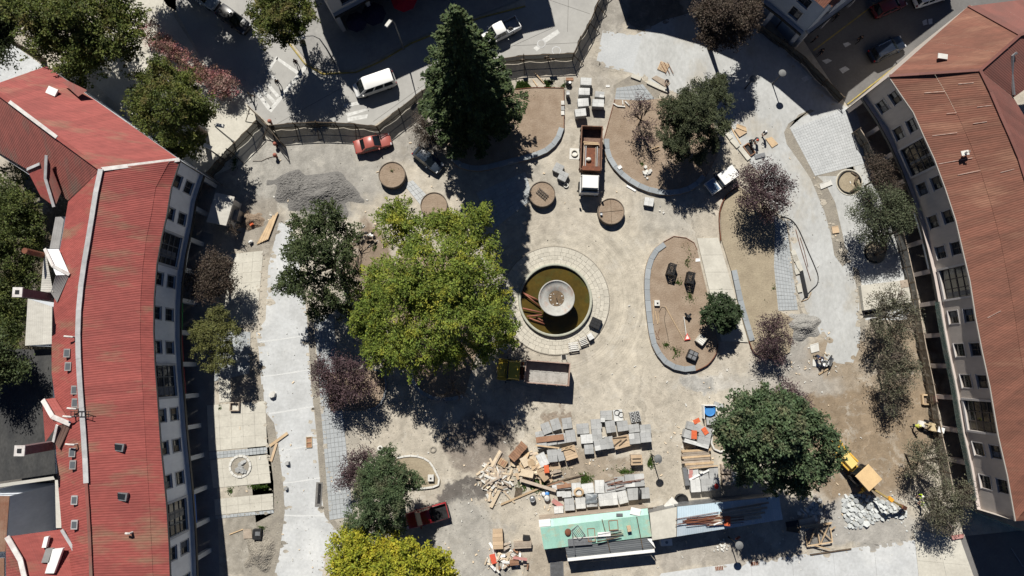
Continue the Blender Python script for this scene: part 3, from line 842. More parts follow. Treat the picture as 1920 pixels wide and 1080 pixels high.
def arcade(t, cv, cuts, wall, trim, back, signs, zl=4.0):
 """ground-floor arcade: ledge, pillars at the bay lines, dark shop fronts set back"""
 n = max(2, int(cv.L / 3))
 mb = MB(); cbar(mb, cv, 0, cv.L, -.3, .42, zl - .22, zl, n); mb.build("ledge", trim, t)
 mb = MB(); cbar(mb, cv, 0, cv.L, .42, .50, zl - .3, zl + .06, n); mb.build("gutter", MT['dark_steel'], t)
 mb = MB(); cbar(mb, cv, 0, cv.L, -3.2, -3.0, 0, zl - .22, n); mb.build("shop_front", back, t)
 for c in cuts:
  if c < .2 or c > cv.L - .2: continue
  mb = MB(); cbar(mb, cv, c - .24, c + .24, -.25, .3, 0, zl - .22); mb.build("pillar", trim, t)
  mb = MB(); cbar(mb, cv, c - .15, c + .15, -3.0, -.25, zl - .7, zl - .22); mb.build("arcade_beam", trim, t)
 for i, (a, b) in enumerate(zip(cuts, cuts[1:])):
  if b - a < 1.5: continue
  g = MB()
  cbar(g, cv, a + .5, b - .5, -3.0, -2.97, .5, 2.6); g.build("shop_window", MT['glass'], t)
  sg = signs.get(i)
  if sg:
   col, txts = sg[0], sg[1]
   f = MB(); cbar(f, cv, a + .27, b - .27, .05, .22, zl - 1.05, zl - .31, 3); fo = f.build("shop_sign", col, t)
   for q, (txt, sz, tm) in enumerate(txts):
    m = a + (b - a) * (q + 1) / (len(txts) + 1)
    p0, p1 = cv.at(m - .3, .235, zl - .68), cv.at(m + .3, .235, zl - .68)
    xd = (p1 - p0) * (-cv.sg)
    text_part(fo, txt, sz, tm, cv.at(m, .235, zl - .68), xd, (0, 0, 1))

RED = M("red_roof", (0.30, 0.075, 0.064), (0.25, 0.064, 0.056), scale=.5, fine=.15, fscale=3, ovar=.085, rough=.7, spec=.25, stretch=(.22, 1.4, 1), col3=(0.235, 0.125, 0.085), scale3=.42)
RED_D = M("red_roof_weathered", (0.20, 0.072, 0.06), (0.26, 0.085, 0.07), scale=1.2, fine=.12, ovar=.1, rough=.7, stretch=(1.2, .3, 1), col3=(.16, .105, .085), scale3=.5)
RUST = M("rust_roof", (0.182, 0.074, 0.049), (0.135, 0.058, 0.039), scale=.6, fine=.16, fscale=4, ovar=.13, rough=.75, stretch=(.3, 2.2, 1), col3=(.235, .115, .075), scale3=.3)
RUST_D = M("rust_roof_plum", (0.18, 0.072, 0.058), (0.145, 0.066, 0.055), scale=.6, fine=.1, ovar=.1, rough=.75)
WALL_W = M("white_render", (0.72, 0.755, 0.80), (0.62, 0.655, 0.70), scale=.5, fine=.05, fscale=3, stretch=(1, 1, .4))
WALL_T = M("taupe_render", (0.50, 0.45, 0.405), (0.43, 0.385, 0.345), scale=.5, fine=.06, fscale=3, stretch=(1, 1, .4))
WALL_B = M("blue_grey_render", (0.33, 0.38, 0.45), (0.28, 0.33, 0.40), scale=.5, fine=.06)
SHOP = M("shop_front_dark", (0.03, 0.028, 0.026), (0.06, 0.055, 0.05), scale=.8, fine=.2)
CAP = M("zinc_cap", (0.44, 0.44, 0.44), (0.34, 0.34, 0.345), scale=1.5, fine=.1, ovar=.12, rough=.55)
CAPW = M("white_cap", (0.66, 0.645, 0.62), (0.50, 0.46, 0.44), scale=1.5, fine=.1, ovar=.1)
SIGN_G = M("green_sign", (0.02, 0.26, 0.07), fine=.05); SIGN_R = M("dark_red_sign", (0.20, 0.015, 0.02), fine=.05)
SIGN_W = M("white_sign", (0.55, 0.60, 0.64), fine=.05); SIGN_B = M("blue_sign", (0.03, 0.12, 0.45), fine=.05)
EZ, RZ = 9.7, 12.4

def W(pts, z): return [P(x, y, z) for x, y in pts]

# ---- west block: curved red-roofed range
WE = [(337, 300), (320, 352), (312, 402), (302, 446), (293, 496), (288, 560), (287, 620), (290, 690), (294, 740), (300, 830), (306, 890), (312, 955), (316, 1020), (319, 1100), (321, 1180)]
WR = [(190, 318), (181, 360), (170, 430), (158, 500), (150, 560), (147, 615), (149, 690), (154, 760), (160, 840), (163, 905), (168, 980), (173, 1100), (176, 1180)]
WBK = [(318, 302), (292, 352), (284, 402), (274, 450), (268, 500), (264, 560), (263, 620), (265, 690), (268, 740), (273, 830), (277, 890), (281, 955), (284, 1020), (288, 1100), (290, 1180)]
WB = [(128, 378), (121, 420), (112, 470), (104, 540), (98, 600), (97, 650), (97, 700), (103, 745), (104, 800), (106, 860), (110, 920), (116, 992), (120, 1100), (122, 1180)]
t = thing("apartment_block", "long curved white block with a bright red corrugated roof along the west side", "building", P(300, 700).xy.to_3d())
off = -t.location
class _Sh:                                       # shift world points into the block's own frame
 pass
def sh(pts, o): return [Vector(p) + o for p in pts]
def local_curve(pts, o, z, inset): return Curve([p for p in sh(W(pts, z), o)], toward=tuple(o), inset=inset)
ridge, brk, eave, back = W(WR, RZ), W(WBK, 10.35), W(WE, EZ), W(WB, 10.6)
roof_sheets(t, sh(ridge, off), sh(brk, off), RED)
roof_sheets(t, [p + Vector((0, 0, -.03)) for p in sh(brk, off)], sh(eave, off), RED, lift=.008)
roof_sheets(t, sh(ridge, off), sh(back, off), RED)
cap_line(t, sh(W(WR[:10], RZ), off), CAP, .5, z=.1); cap_line(t, sh(W(WR[9:], RZ), off), RED_D, .3, z=.1)
mb = MB()
for a, b in zip(eave, eave[1:]): mb.bar(a + off + Vector((.03, 0, -.06)), b + off + Vector((.03, 0, -.06)), .16, .14)
mb.build("gutter", MT['dark_steel'], t)
cvw = Curve([p + off for p in eave], toward=tuple(off), inset=-.45)
def fpos(o):
 return o
def find_s(cv, o, px, py, z):
 best, bs = 1e9, 0
 for i in range(1201):
  s = cv.L * i / 1200
  q = proj(cv.at(s, 0, z) - o)
  e = math.hypot(q[0] - px, q[1] - py)
  if e < best: best, bs = e, s
 return bs
wins, cutw = [], []
for px, py, k in ((357, 353, 0), (342, 411, 0), (333, 472, 1), (322, 528, 0), (318, 590, 0), (319, 652, 0), (322, 714, 1), (329, 776, 0), (334, 835, 0), (339, 896, 0), (344, 965, 1), (350, 1026, 0), (356, 1090, 0)):
 s = find_s(cvw, off, px, py, 5.5)
 if k: wins.append((s, 3.3, 4.75, 9.0, 'big'))
 else:
  wins.append((s, 1.3, 4.75, 6.35, 'small')); wins.append((s, 1.3, 7.35, 8.85, 'small'))
 cutw.append(s)
facade(t, cvw, wins, 4.0, EZ - .05, WALL_W, M("dark_window_frame", (.10, .11, .12), fine=.05), M("grey_trim", (.36, .38, .41), fine=.05))
cuts = [.3] + [(a + b) / 2 for a, b in zip(cutw, cutw[1:])] + [cvw.L - .3]
wl = M("white_letters", (.7, .7, .7), fine=.0); dl = M("dark_letters", (.05, .07, .1), fine=.0)
arcade(t, cvw, cuts, WALL_W, M("pale_arcade_trim", (.42, .45, .48), fine=.06), SHOP, {4: (SIGN_G, [("VOXA", .55, wl)]), 5: (SIGN_R, [("|", .4, wl)] * 3), 6: (SIGN_R, [("|", .4, wl)] * 3), 10: (SIGN_B, [("~", .5, wl)]), 2: (SIGN_W, [])})
mb = MB()
bk = sh(back, off)
for a, b in zip(bk, bk[1:]): mb.add([Vector((a.x, a.y, 0)), Vector((b.x, b.y, 0)), b - Vector((0, 0, .05)), a - Vector((0, 0, .05))], [(0, 1, 2, 3)])
mb.build("rear_wall", WALL_W, t)
PALE = M("pale_roof_sheet", (0.50, 0.485, 0.44), (0.43, 0.415, 0.375), scale=1.0, fine=.08, ovar=.08, stretch=(1, 3, 1))
GREYS = M("grey_roof_sheet", (0.27, 0.265, 0.26), (0.22, 0.215, 0.21), scale=1.0, fine=.1, ovar=.1)
SKYG = glass("skylight_glass", (.10, .11, .12), .2)
# skylights and vents on the rear and front slope
def slope_box(name, px, py, z, w, l, h, mat, rz=0.0, parent=None, o=None, mat2=None):
 b = MB(); c = P(px, py, z) + o
 b.box((c.x, c.y, c.z + h / 2), (w, l, h), rz)
 x = b.build(name, mat, parent)
 if mat2:
  g = MB(); g.box((c.x, c.y, c.z + h + .012), (w * .72, l * .72, .02), rz); g.build("pane", mat2, x)
 return x
for x, y, z, mk in ((128, 662, 12.0, 1), (130, 687, 12.0, 1), (142, 731, 12.1, 1), (143, 755, 12.1, 1), (138, 848, 12.0, 1), (139, 871, 12.0, 1), (142, 937, 11.9, 0), (142, 983, 11.9, 0)):
 slope_box("roof_skylight", x, y, z - .22, .62, .85, .25, GREYS if mk else CAP, 0, t, off, SKYG)
for x, y in ((224, 838), (230, 930)): slope_box("roof_skylight", x, y, 11.1, 1.15, .75, .32, MT['steel'], -.12, t, off, MT['glass'])
for x, y in ((218, 1003), (248, 998)):
 c = P(x, y, 11.0) + off
 b = MB(); b.tube([c - Vector((0, 0, .2)), c + Vector((0, 0, .55)), c + Vector((-.12, .02, .62)), c + Vector((-.34, .03, .6))], .1, 6); b.build("vent_pipe", MT['offwhite'], t)
for x, y in ((140, 632), (146, 766), (138, 781), (143, 833)):
 c = P(x, y, 12.2) + off
 b = MB(); b.tube([c - Vector((0, 0, .3)), c + Vector((0, 0, .4)), c + Vector((-.3, .02, .5)), c + Vector((-.75, .06, .45))], .09, 6); b.build("vent_pipe", MT['offwhite'], t)
mb = MB()
c = P(152, 776, 12.5) + off
for k in range(6): mb.bar(c + Vector((-.9 + .34 * k, -.25, .12)), c + Vector((-.9 + .34 * k, .25, .12)), .04, .04)
for q in (-.25, .25): mb.bar(c + Vector((-1, q, .12)), c + Vector((1, q, .12)), .05, .05)
mb.build("roof_ladder", MT['dark_steel'], t)
# masonry chimneys, very tall
def chimney(px, py, zt, bx, by, sz, mat, capm):
 a, b = P(px, py, zt) + off, P(bx, by, 10.0) + off
 cx, cy = a.x, a.y
 m = MB(); m.box((cx, cy, (zt + 8.5) / 2), (sz, sz, zt - 8.5)); o = m.build("chimney", mat, t)
 m = MB(); m.box((cx, cy, zt + .06), (sz + .16, sz + .16, .12)); m.build("chimney_cap", capm, o)
 m = MB(); m.box((cx, cy, zt + .14), (sz * .5, sz * .5, .03)); m.build("chimney_flue", MT['black'], o)
chimney(34, 548, 14.6, 95, 553, .78, M("plum_brick", (.16, .105, .11), (.12, .08, .085), scale=3, fine=.15), CAPW)
chimney(38, 845, 14.6, 100, 830, .82, M("plum_brick_two", (.17, .115, .12), (.13, .09, .09), scale=3, fine=.15), CAPW)
a = P(46, 470, 13.0) + off
m = MB(); m.tube([(a.x, a.y, 8), (a.x, a.y, 13.0)], .3, 10); m.build("flue_pipe", MT['rust'], t)
# dormers on the rear slope
def face(name, pts, mat, parent=t, o=off, cut=1):
 m = MB(); m.poly([P(x, y, z) + o for x, y, z in pts]); return m.build(name, mat, parent)
def sheets4(pts, mat, width=1.0, parent=t, o=off):
 q = [P(x, y, z) + o for x, y, z in pts]
 roof_sheets(parent, [q[0], q[1]], [q[3], q[2]], mat, width)
sheets4([(85, 467, 11.2), (100, 548, 11.2), (76, 548, 9.9), (84, 467, 9.9)], PALE)
sheets4([(85, 467, 11.2), (110, 467, 11.0), (131, 515, 11.5), (105, 516, 12.0)], M("white_roof_sheet", (.66, .68, .69), fine=.08, ovar=.05))
sheets4([(105, 516, 12.0), (131, 515, 11.5), (107, 567, 11.0), (95, 548, 11.0)], GREYS, .8)
cap_line(t, [P(85, 467, 11.25) + off, P(98, 490, 11.6) + off, P(105, 516, 12.05) + off, P(131, 515, 11.6) + off], CAPW, .3)
sheets4([(82, 749, 11.3), (108, 797, 12.0), (85, 829, 10.0), (79, 749, 10.0)], RED)
sheets4([(82, 749, 11.3), (103, 746, 10.9), (133, 793, 11.7), (108, 797, 12.0)], RED)
sheets4([(108, 797, 12.0), (133, 797, 11.7), (111, 843, 11.2), (101, 828, 11.2)], M("brown_roof_sheet", (.17, .105, .085), fine=.1, ovar=.1), .8)
cap_line(t, [P(82, 750, 11.35) + off, P(97, 775, 11.8) + off, P(108, 797, 12.05) + off, P(133, 795, 11.8) + off], CAPW, .45, z=.12)
cap_line(t, [P(108, 797, 12.05) + off, P(101, 828, 11.25) + off], CAPW, .25)
# red cross wing at the south-west corner with white skylight sheets
sheets4([(14, 1006, 12.0), (118, 992, 10.9), (172, 1100, 10.9), (52, 1100, 12.0)], RED)
sheets4([(14, 1006, 12.0), (52, 1100, 12.0), (12, 1110, 9.6), (11, 1003, 9.6)], RED)
cap_line(t, [P(15, 1006, 12.05) + off, P(32, 1027, 12.1) + off, P(44, 1060, 12.1) + off, P(52, 1100, 12.1) + off], CAPW, .5, z=.12)
cap_line(t, [P(117, 993, 11.0) + off, P(135, 1020, 11.1) + off, P(152, 1060, 11.1) + off, P(166, 1100, 11.1) + off], CAP, .3, z=.1)
for pts, mt in (([(83, 1007), (91, 1006), (86, 1027), (78, 1027)], MT['white']), ([(98, 1030), (118, 1028), (101, 1075), (84, 1075)], MT['white']), ([(86, 1029), (99, 1028), (92, 1055), (77, 1055)], GREYS)):
 m = MB(); q = [P(x, y, 11.75) + off for x, y in pts]; m.add([p - Vector((0, 0, .3)) for p in q] + q, [(4, 5, 6, 7), (0, 1, 5, 4), (1, 2, 6, 5), (2, 3, 7, 6), (3, 0, 4, 7)]); m.build("roof_light_sheet", mt, t)
# north-west wing of the same block
NR, NE_ = [(190, 318), (85, 241), (-21, 162)], [(337, 300), (210, 210), (87, 124)]
roof_sheets(t, sh(W(NR, RZ), off), sh(W(NE_, EZ), off), RED)
NS = [(128, 376), (50, 317), (-60, 252)]
roof_sheets(t, sh(W(NR, RZ), off), sh(W(NS, 10.0), off), RED_D)
face("roof_sheet", [(87, 124, EZ), (-21, 162, RZ), (-110, 195, 10.0)], RED_D)
cap_line(t, sh(W([(190, 318), (337, 300)], 0), Vector((0, 0, 0))) and [P(190, 318, RZ) + off, P(337, 300, EZ) + off], CAPW, .42)
cap_line(t, sh(W(NR, RZ), off), RED, .35); cap_line(t, [P(108, 258, RZ) + off + Vector((0, 0, .05)), P(20, 192, RZ) + off + Vector((0, 0, .05))], CAPW, .36)
slope_box("roof_skylight", 99, 172, 10.75, 1.1, .8, .18, MT['white'], -.4, t, off)
m = MB(); q = [P(x, y, 10.45) + off for x, y in ((118, 155), (128, 152), (165, 170), (148, 182))]; m.poly([p + Vector((0, 0, .12)) for p in q]); m.build("roof_patch", RED_D, t)
sheets4([(50, 317, 10.0), (75, 308, 11.4), (103, 388, 10.6), (76, 368, 9.6)], RED)
sheets4([(75, 308, 11.4), (88, 292, 12.0), (115, 360, 10.5), (103, 388, 10.6)], RED_D)
cap_line(t, [P(88, 292, 12.05) + off, P(75, 308, 11.5) + off, P(93, 352, 11.1) + off, P(102, 388, 10.7) + off], CAP, .3)
cap_line(t, [P(75, 308, 11.5) + off, P(52, 318, 10.1) + off], CAP, .3)
for pts in ([(337, 300), (87, 124)], [(87, 124), (-100, 192)], [(128, 376), (-60, 252)]):
 a, b = [P(x, y, EZ) + off for x, y in pts]
 m = MB(); m.add([Vector((a.x, a.y, 0)), Vector((b.x, b.y, 0)), b, a], [(0, 1, 2, 3)]); m.build("wall", WALL_W, t)
# low outbuildings behind the west block
def shed(name, label, pts, z, mat, width=1.0, zs=None, flat=False):
 zs = zs or [z] * 4
 q = [P(x, y, zz) for (x, y), zz in zip(pts, zs)]
 c = sum(q, Vector()) / 4
 tt = thing(name, label, "outbuilding", (c.x, c.y, 0)); o = -Vector((c.x, c.y, 0))
 q = [p + o for p in q]
 if flat:
  m = MB(); m.poly(q); m.build("roof", mat, tt)
 else: roof_sheets(tt, [q[0], q[1]], [q[3], q[2]], mat, width)
 for i in range(4):
  a, b = q[i], q[(i + 1) % 4]; e = Vector((0, 0, -.06))
  m = MB(); m.add([Vector((a.x, a.y, 0)), Vector((b.x, b.y, 0)), b + e, a + e], [(0, 1, 2, 3)]); m.build("wall", WALL_W, tt)
 return tt
shed("lean_to", "narrow grey corrugated lean-to roof beside the red roof and garden trees", [(104, 407), (121, 406), (111, 466), (93, 466)], 9.2, GREYS)
shed("lean_to", "pale square metal roof behind the tall chimney, tree shadow on it", [(52, 560), (98, 575), (97, 645), (47, 648)], 8.8, PALE)
DARKR = M("dark_felt_roof", (0.035, 0.036, 0.037), (0.06, 0.06, 0.058), scale=.6, fine=.25, fscale=5, stretch=(1, .5, 1))
shed("back_building", "long low building with a stained dark felt roof beside the tall chimney", [(-60, 655), (96, 655), (104, 888), (-60, 912)], 7.6, DARKR, flat=True)
BROWNR = M("brown_tin", (0.20, 0.095, 0.06), (0.27, 0.17, 0.12), scale=.7, fine=.15, ovar=.15)
shed("back_building", "patchy brown tin roof by the dark courtyard", [(-60, 930), (18, 930), (10, 1034), (-60, 1036)], 7.8, BROWNR)
shed("back_building", "rusty tin roof strip at the courtyard's southern corner", [(-60, 1050), (8, 1046), (8, 1150), (-60, 1150)], 7.0, BROWNR)
face("balcony_walk", [(103, 900, 9.3), (113, 900, 9.3), (115, 990, 9.3), (105, 990, 9.3)], PALE)
face("parapet", [(-40, 913, 8.2), (100, 893, 8.2), (103, 899, 8.2), (-40, 919, 8.2)], PALE)

# ---- east block: curved rust-roofed range
EE = [(1667, 143), (1692, 180), (1713, 210), (1733, 255), (1753, 298), (1774, 355), (1793, 413), (1807, 473), (1820, 528), (1830, 593), (1843, 660), (1857, 724), (1873, 818), (1890, 892), (1905, 977)]
ER = [(1837, 132), (1857, 173), (1880, 227), (1907, 287), (1925, 345), (1942, 410), (1957, 480), (1970, 560), (1982, 640), (1994, 720), (2006, 800), (2016, 850)]
EBK = [(1752, 138), (1775, 177), (1797, 219), (1820, 271), (1839, 322), (1858, 383), (1875, 447), (1889, 517), (1901, 580), (1912, 655), (1925, 730), (1940, 820), (1955, 915)]
EB = [(1900, 183), (1928, 230), (1968, 310), (2005, 400), (2035, 500), (2060, 600), (2085, 720), (2110, 850), (2125, 960)]
t = thing("apartment_block", "long curved taupe block with a rusty brown corrugated roof along the east side", "building", P(1800, 600).xy.to_3d())
off = -t.location
ridge, brk, eave, back = W(ER, RZ), W(EBK, 10.95), W(EE, EZ), W(EB, 10.4)
roof_sheets(t, sh(ridge, off), sh(brk, off), RUST)
roof_sheets(t, [p - Vector((0, 0, .03)) for p in sh(brk, off)], sh(eave, off), RUST, lift=.01)
roof_sheets(t, sh(ridge, off), sh(back, off), RUST_D)
cap_line(t, sh(ridge, off), RUST_D, .35)
q = [P(2016, 850, RZ) + off, P(1905, 977, EZ) + off, P(2125, 960, 10.4) + off]
m = MB(); m.poly(q); m.build("roof_hip_end", RUST, t)
m = MB()
for a, b in zip(eave, eave[1:]): m.bar(a + off + Vector((-.03, 0, -.06)), b + off + Vector((-.03, 0, -.06)), .14, .13)
m.build("gutter", M("pale_gutter", (.34, .32, .29), fine=.08), t)
a_, b_ = even(sh(W(EBK, 11.02), off), 120), even(sh(eave, off), 120)
r_ = even(sh(ridge, off), 120)
sm = M("sealant_streak", (.46, .36, .31), (.33, .2, .16), scale=3, fine=.1)
for i in (6, 13, 19, 27, 31, 70):
 m = MB(); f0, f1 = sorted((R.random(), R.random()))
 m.bar(b_[i].lerp(a_[i], f0) + Vector((0, 0, .035)), b_[i].lerp(a_[i], min(1, f1 + .35)) + Vector((0, 0, .035)), .06, .012); m.build("sealed_seam", sm, t)
for i in (4, 12, 17, 33):
 m = MB(); f0 = R.random() * .6
 m.bar(a_[i].lerp(r_[i], f0) + Vector((0, 0, .035)), a_[i].lerp(r_[i], f0 + .35) + Vector((0, 0, .035)), .06, .012); m.build("sealed_seam", sm, t)
cve = Curve([p + off for p in eave], toward=tuple(off), inset=-.4)
wins, cute = [], []
for px, py, k in ((1653, 201, 0), (1684, 251, 0), (1710, 301, 1), (1726, 356, 0), (1747, 417, 0), (1761, 474, 0), (1778, 532, 1), (1785, 595, 0), (1794, 657, 0), (1806, 716, 0), (1815, 780, 1), (1829, 843, 0), (1841, 905, 0)):
 s = find_s(cve, off, px, py, 5.5)
 if k: wins.append((s, 3.2, 4.6, 9.0, 'big'))
 else:
  wins.append((s, 1.35, 4.75, 6.35, 'small')); wins.append((s, 1.35, 7.35, 8.85, 'small'))
 cute.append(s)
facade(t, cve, wins, 4.0, EZ - .05, WALL_T, M("brown_window_frame", (.10, .085, .075), fine=.05), M("pale_trim", (.46, .44, .43), fine=.05))
cuts = [.3] + [(a + b) / 2 for a, b in zip(cute, cute[1:])] + [cve.L - .3]
arcade(t, cve, cuts, WALL_T, M("rose_arcade_trim", (.48, .42, .39), fine=.06), SHOP, {4: (SIGN_W, [("~", .5, dl)] * 2), 5: (SIGN_W, [("~", .5, dl)] * 2)})
for aa, bb in ((P(1905, 977, EZ), P(2125, 960, 10.4)), (P(1667, 143, EZ), P(1815, 12, EZ))):
 a, b = aa + off, bb + off
 m = MB(); m.add([Vector((a.x, a.y, 0)), Vector((b.x, b.y, 0)), b, a], [(0, 1, 2, 3)]); m.build("wall", WALL_T, t)
bk = sh(back, off)
m = MB()
for a, b in zip(bk, bk[1:]): m.add([Vector((a.x, a.y, 0)), Vector((b.x, b.y, 0)), b, a], [(0, 1, 2, 3)])
m.build("rear_wall", WALL_T, t)
# north-east wing
sheets4([(1837, 132, RZ), (1912, 66, RZ), (1815, 12, EZ), (1667, 143, EZ)], RUST, parent=t, o=off)
sheets4([(1912, 66, RZ), (2060, 20, RZ), (2040, -16, EZ), (1815, 12, EZ)], RUST_D, parent=t, o=off)
sheets4([(1837, 132, RZ), (1912, 66, RZ), (1975, 130, 10.4), (1900, 183, 10.4)], RUST_D, parent=t, o=off)
sheets4([(1912, 66, RZ), (2060, 20, RZ), (2080, 110, 10.4), (1975, 130, 10.4)], RUST_D, parent=t, o=off)
for pp in ([(1837, 132, RZ), (1667, 143, EZ)], [(1837, 132, RZ), (1912, 66, RZ)], [(1912, 66, RZ), (1815, 12, EZ)], [(1912, 66, RZ), (2060, 20, RZ)]):
 cap_line(t, [P(*p) + off for p in pp], RUST_D, .28, z=.09)
slope_box("roof_patch_plate", 1767, 106, 11.1, 1.0, .55, .1, MT['offwhite'], -.15, t, off)
c = P(1809, 287, 11.15) + off
m = MB(); m.tube([c - Vector((0, 0, .3)), c + Vector((0, 0, .5)), c + Vector((.15, 0, .62))], .12, 8); m.box((c.x, c.y, c.z + .05), (.8, .5, .06), .2); m.build("vent_pipe", MT['offwhite'], t)
m = MB(); m.tube([P(1901, 178, 10.7) + off, P(1897, 140, 11.2) + off, P(1899, 104, 12.1) + off, P(1907, 99, 12.3) + off], .16, 6); m.build("flue_pipe", MT['steel'], t)
# scaffold netting hanging below the ledge, green dust net at the south end
m = MB(); cbar(m, cve, find_s(cve, off, 1757, 567, 4), cve.L - 1, .55, .60, 3.6, 4.5, 24); m.build("safety_net", M("pale_green_net", (.10, .17, .15), (.22, .25, .23), scale=1.5, fine=.2, alpha=.6), t)
m = MB(); a, b = P(1812, 955) + off, P(1915, 995) + off
m.add([a + Vector((0, 0, .1)), b + Vector((0, 0, .1)), b + Vector((0, 0, 1.5)), a + Vector((0, 0, 1.5))], [(0, 1, 2, 3)]); m.build("green_dust_net", MT['green_net'], t)

# ---- the two blocks on the north side (mostly beyond the frame, their shade fills the street)
def north_block(label, gpts, depth, wallm, roofm, winpx, nside):
 g = [P(x, y) for x, y in gpts]
 c = sum(g, Vector()) / len(g)
 tt = thing("apartment_block", label, "building", (c.x, c.y, 0)); o = -c
 cv = Curve([p + o for p in g], toward=tuple(o), inset=0.0)
 n = len(g)
 ev = [cv.at(s, .35, EZ) for s in cv.acc]
 rd = [cv.at(s, -depth / 2, RZ) for s in cv.acc]
 bkk = [cv.at(s, -depth - .3, EZ) for s in cv.acc]
 roof_sheets(tt, rd, ev, roofm); roof_sheets(tt, rd, bkk, roofm)
 cap_line(tt, rd, RUST_D, .3)
 wins, cs = [], []
 m_ = max(2, int(cv.L / 3.7))
 for i in range(m_):
  s = cv.L * (i + .5) / m_
  cs.append(s)
  wins += [(s, 1.4, 4.75, 6.4, 'small'), (s, 1.4, 7.35, 8.9, 'small')]
 fr = M("north_window_frame", (.09, .09, .1), fine=.05); tr = M("north_trim", (.42, .43, .45), fine=.05)
 facade(tt, cv, wins, 4.0, EZ - .05, wallm, fr, tr)
 cuts = [.3] + [(a + b) / 2 for a, b in zip(cs, cs[1:])] + [cv.L - .3]
 arcade(tt, cv, cuts, wallm, tr, SHOP, {})
 for i in (0, n - 1):
  s = cv.acc[i]
  a, b, cc = cv.at(s, 0, 0), cv.at(s, -depth, 0), cv.at(s, -depth / 2, RZ - .1)
  m = MB(); m.add([a, b, b + Vector((0, 0, EZ)), cc, a + Vector((0, 0, EZ))], [(0, 1, 2, 3, 4)]); m.build("end_wall", wallm, tt)
  m = MB(); cbar(m, cv, max(0, s - .12), min(cv.L, s + .12) , -depth, .48, 3.8, 4.06); m.build("ledge", tr, tt)
 m = MB()
 for a, b in zip(cv.acc, cv.acc[1:]): m.add([cv.at(a, -depth, 0), cv.at(b, -depth, 0), cv.at(b, -depth, EZ), cv.at(a, -depth, EZ)], [(0, 1, 2, 3)])
 m.build("rear_wall", wallm, tt)
 return tt
north_block("white block at the top street corner, cut by the frame, cafe umbrellas below", [(640, 58), (715, 18), (800, -20), (900, -52), (1003, -76)], 9, M("cool_white_render", (.50, .50, .50), fine=.05), RUST, [], 0)
north_block("pale blue-grey block with a rust roof corner, in shade above the promenade", [(1137, -72), (1205, -62), (1274, -42), (1350, -8), (1420, 38), (1481, 90)], 8.5, WALL_B, RUST, [], 0)
north_block("long side wing of the blue-grey block along the shaded street, mostly beyond the frame", [(1486, 88), (1560, 32), (1640, -30), (1740, -105)], 8.5, WALL_B, RUST, [], 0)
# ================================================================ TREES AND PLANTS
def leaf_mat(name, c, c2, yel=None, trans=.22, isl=.4, hue=.02):
 return M(name, c, c2, scale=.8, fine=0.0, isl=isl, hue=hue, rough=.62, spec=.2, trans=trans, contrast=(.38, .62), col3=yel, scale3=.55)
LF = {
 'ash': leaf_mat("ash_leaves", (0.185, 0.232, 0.038), (0.105, 0.148, 0.027), (0.32, 0.31, 0.038)),
 'yellow': leaf_mat("yellow_leaves", (0.34, 0.335, 0.032), (0.20, 0.235, 0.027), (0.41, 0.36, 0.035)),
 'conifer': leaf_mat("conifer_needles", (0.078, 0.108, 0.038), (0.042, 0.066, 0.028), trans=.12),
 'dark': leaf_mat("dark_leaves", (0.070, 0.092, 0.034), (0.046, 0.064, 0.026), trans=.15),
 'street': leaf_mat("street_tree_leaves", (0.105, 0.125, 0.024), (0.058, 0.078, 0.018), (0.13, 0.105, 0.035), trans=.18),
 'pine': leaf_mat("cypress_needles", (0.07, 0.082, 0.04), (0.045, 0.055, 0.028), trans=.08),
 'fir': leaf_mat("green_needles", (0.078, 0.112, 0.050), (0.052, 0.08, 0.036), (0.105, 0.11, 0.062), trans=.1),
 'greyg': leaf_mat("grey_green_leaves", (0.09, 0.105, 0.058), (0.06, 0.072, 0.042), trans=.1),
 'maple': leaf_mat("broad_green_leaves", (0.085, 0.125, 0.058), (0.058, 0.088, 0.044), (0.14, 0.135, 0.075), trans=.15),
 'olive': leaf_mat("olive_leaves", (0.135, 0.14, 0.045), (0.09, 0.095, 0.032), trans=.2),
 'plum': leaf_mat("purple_leaves", (0.095, 0.058, 0.066), (0.055, 0.036, 0.040), (0.13, 0.085, 0.085), trans=.15),
 'brown': leaf_mat("brown_leaves", (0.085, 0.063, 0.047), (0.05, 0.038, 0.03), (0.105, 0.085, 0.065), trans=.12),
 'mixed': leaf_mat("dull_green_brown_leaves", (0.125, 0.13, 0.082), (0.085, 0.078, 0.056), (0.14, 0.11, 0.09), trans=.12),
 'pink': leaf_mat("pink_blossom", (0.42, 0.17, 0.18), (0.15, 0.12, 0.065), (0.38, 0.26, 0.23), trans=.2),
 'weed': leaf_mat("weed_leaves", (0.085, 0.14, 0.03), (0.055, 0.10, 0.02), trans=.2),
 'round': leaf_mat("glossy_leaves", (0.032, 0.056, 0.022), (0.05, 0.07, 0.034), trans=.1),
 'garden': leaf_mat("garden_leaves", (0.085, 0.108, 0.026), (0.045, 0.06, 0.018), (0.11, 0.115, 0.03), trans=.15),
}
def unit(a): return a / np.maximum(np.linalg.norm(a, axis=-1, keepdims=True), 1e-9)

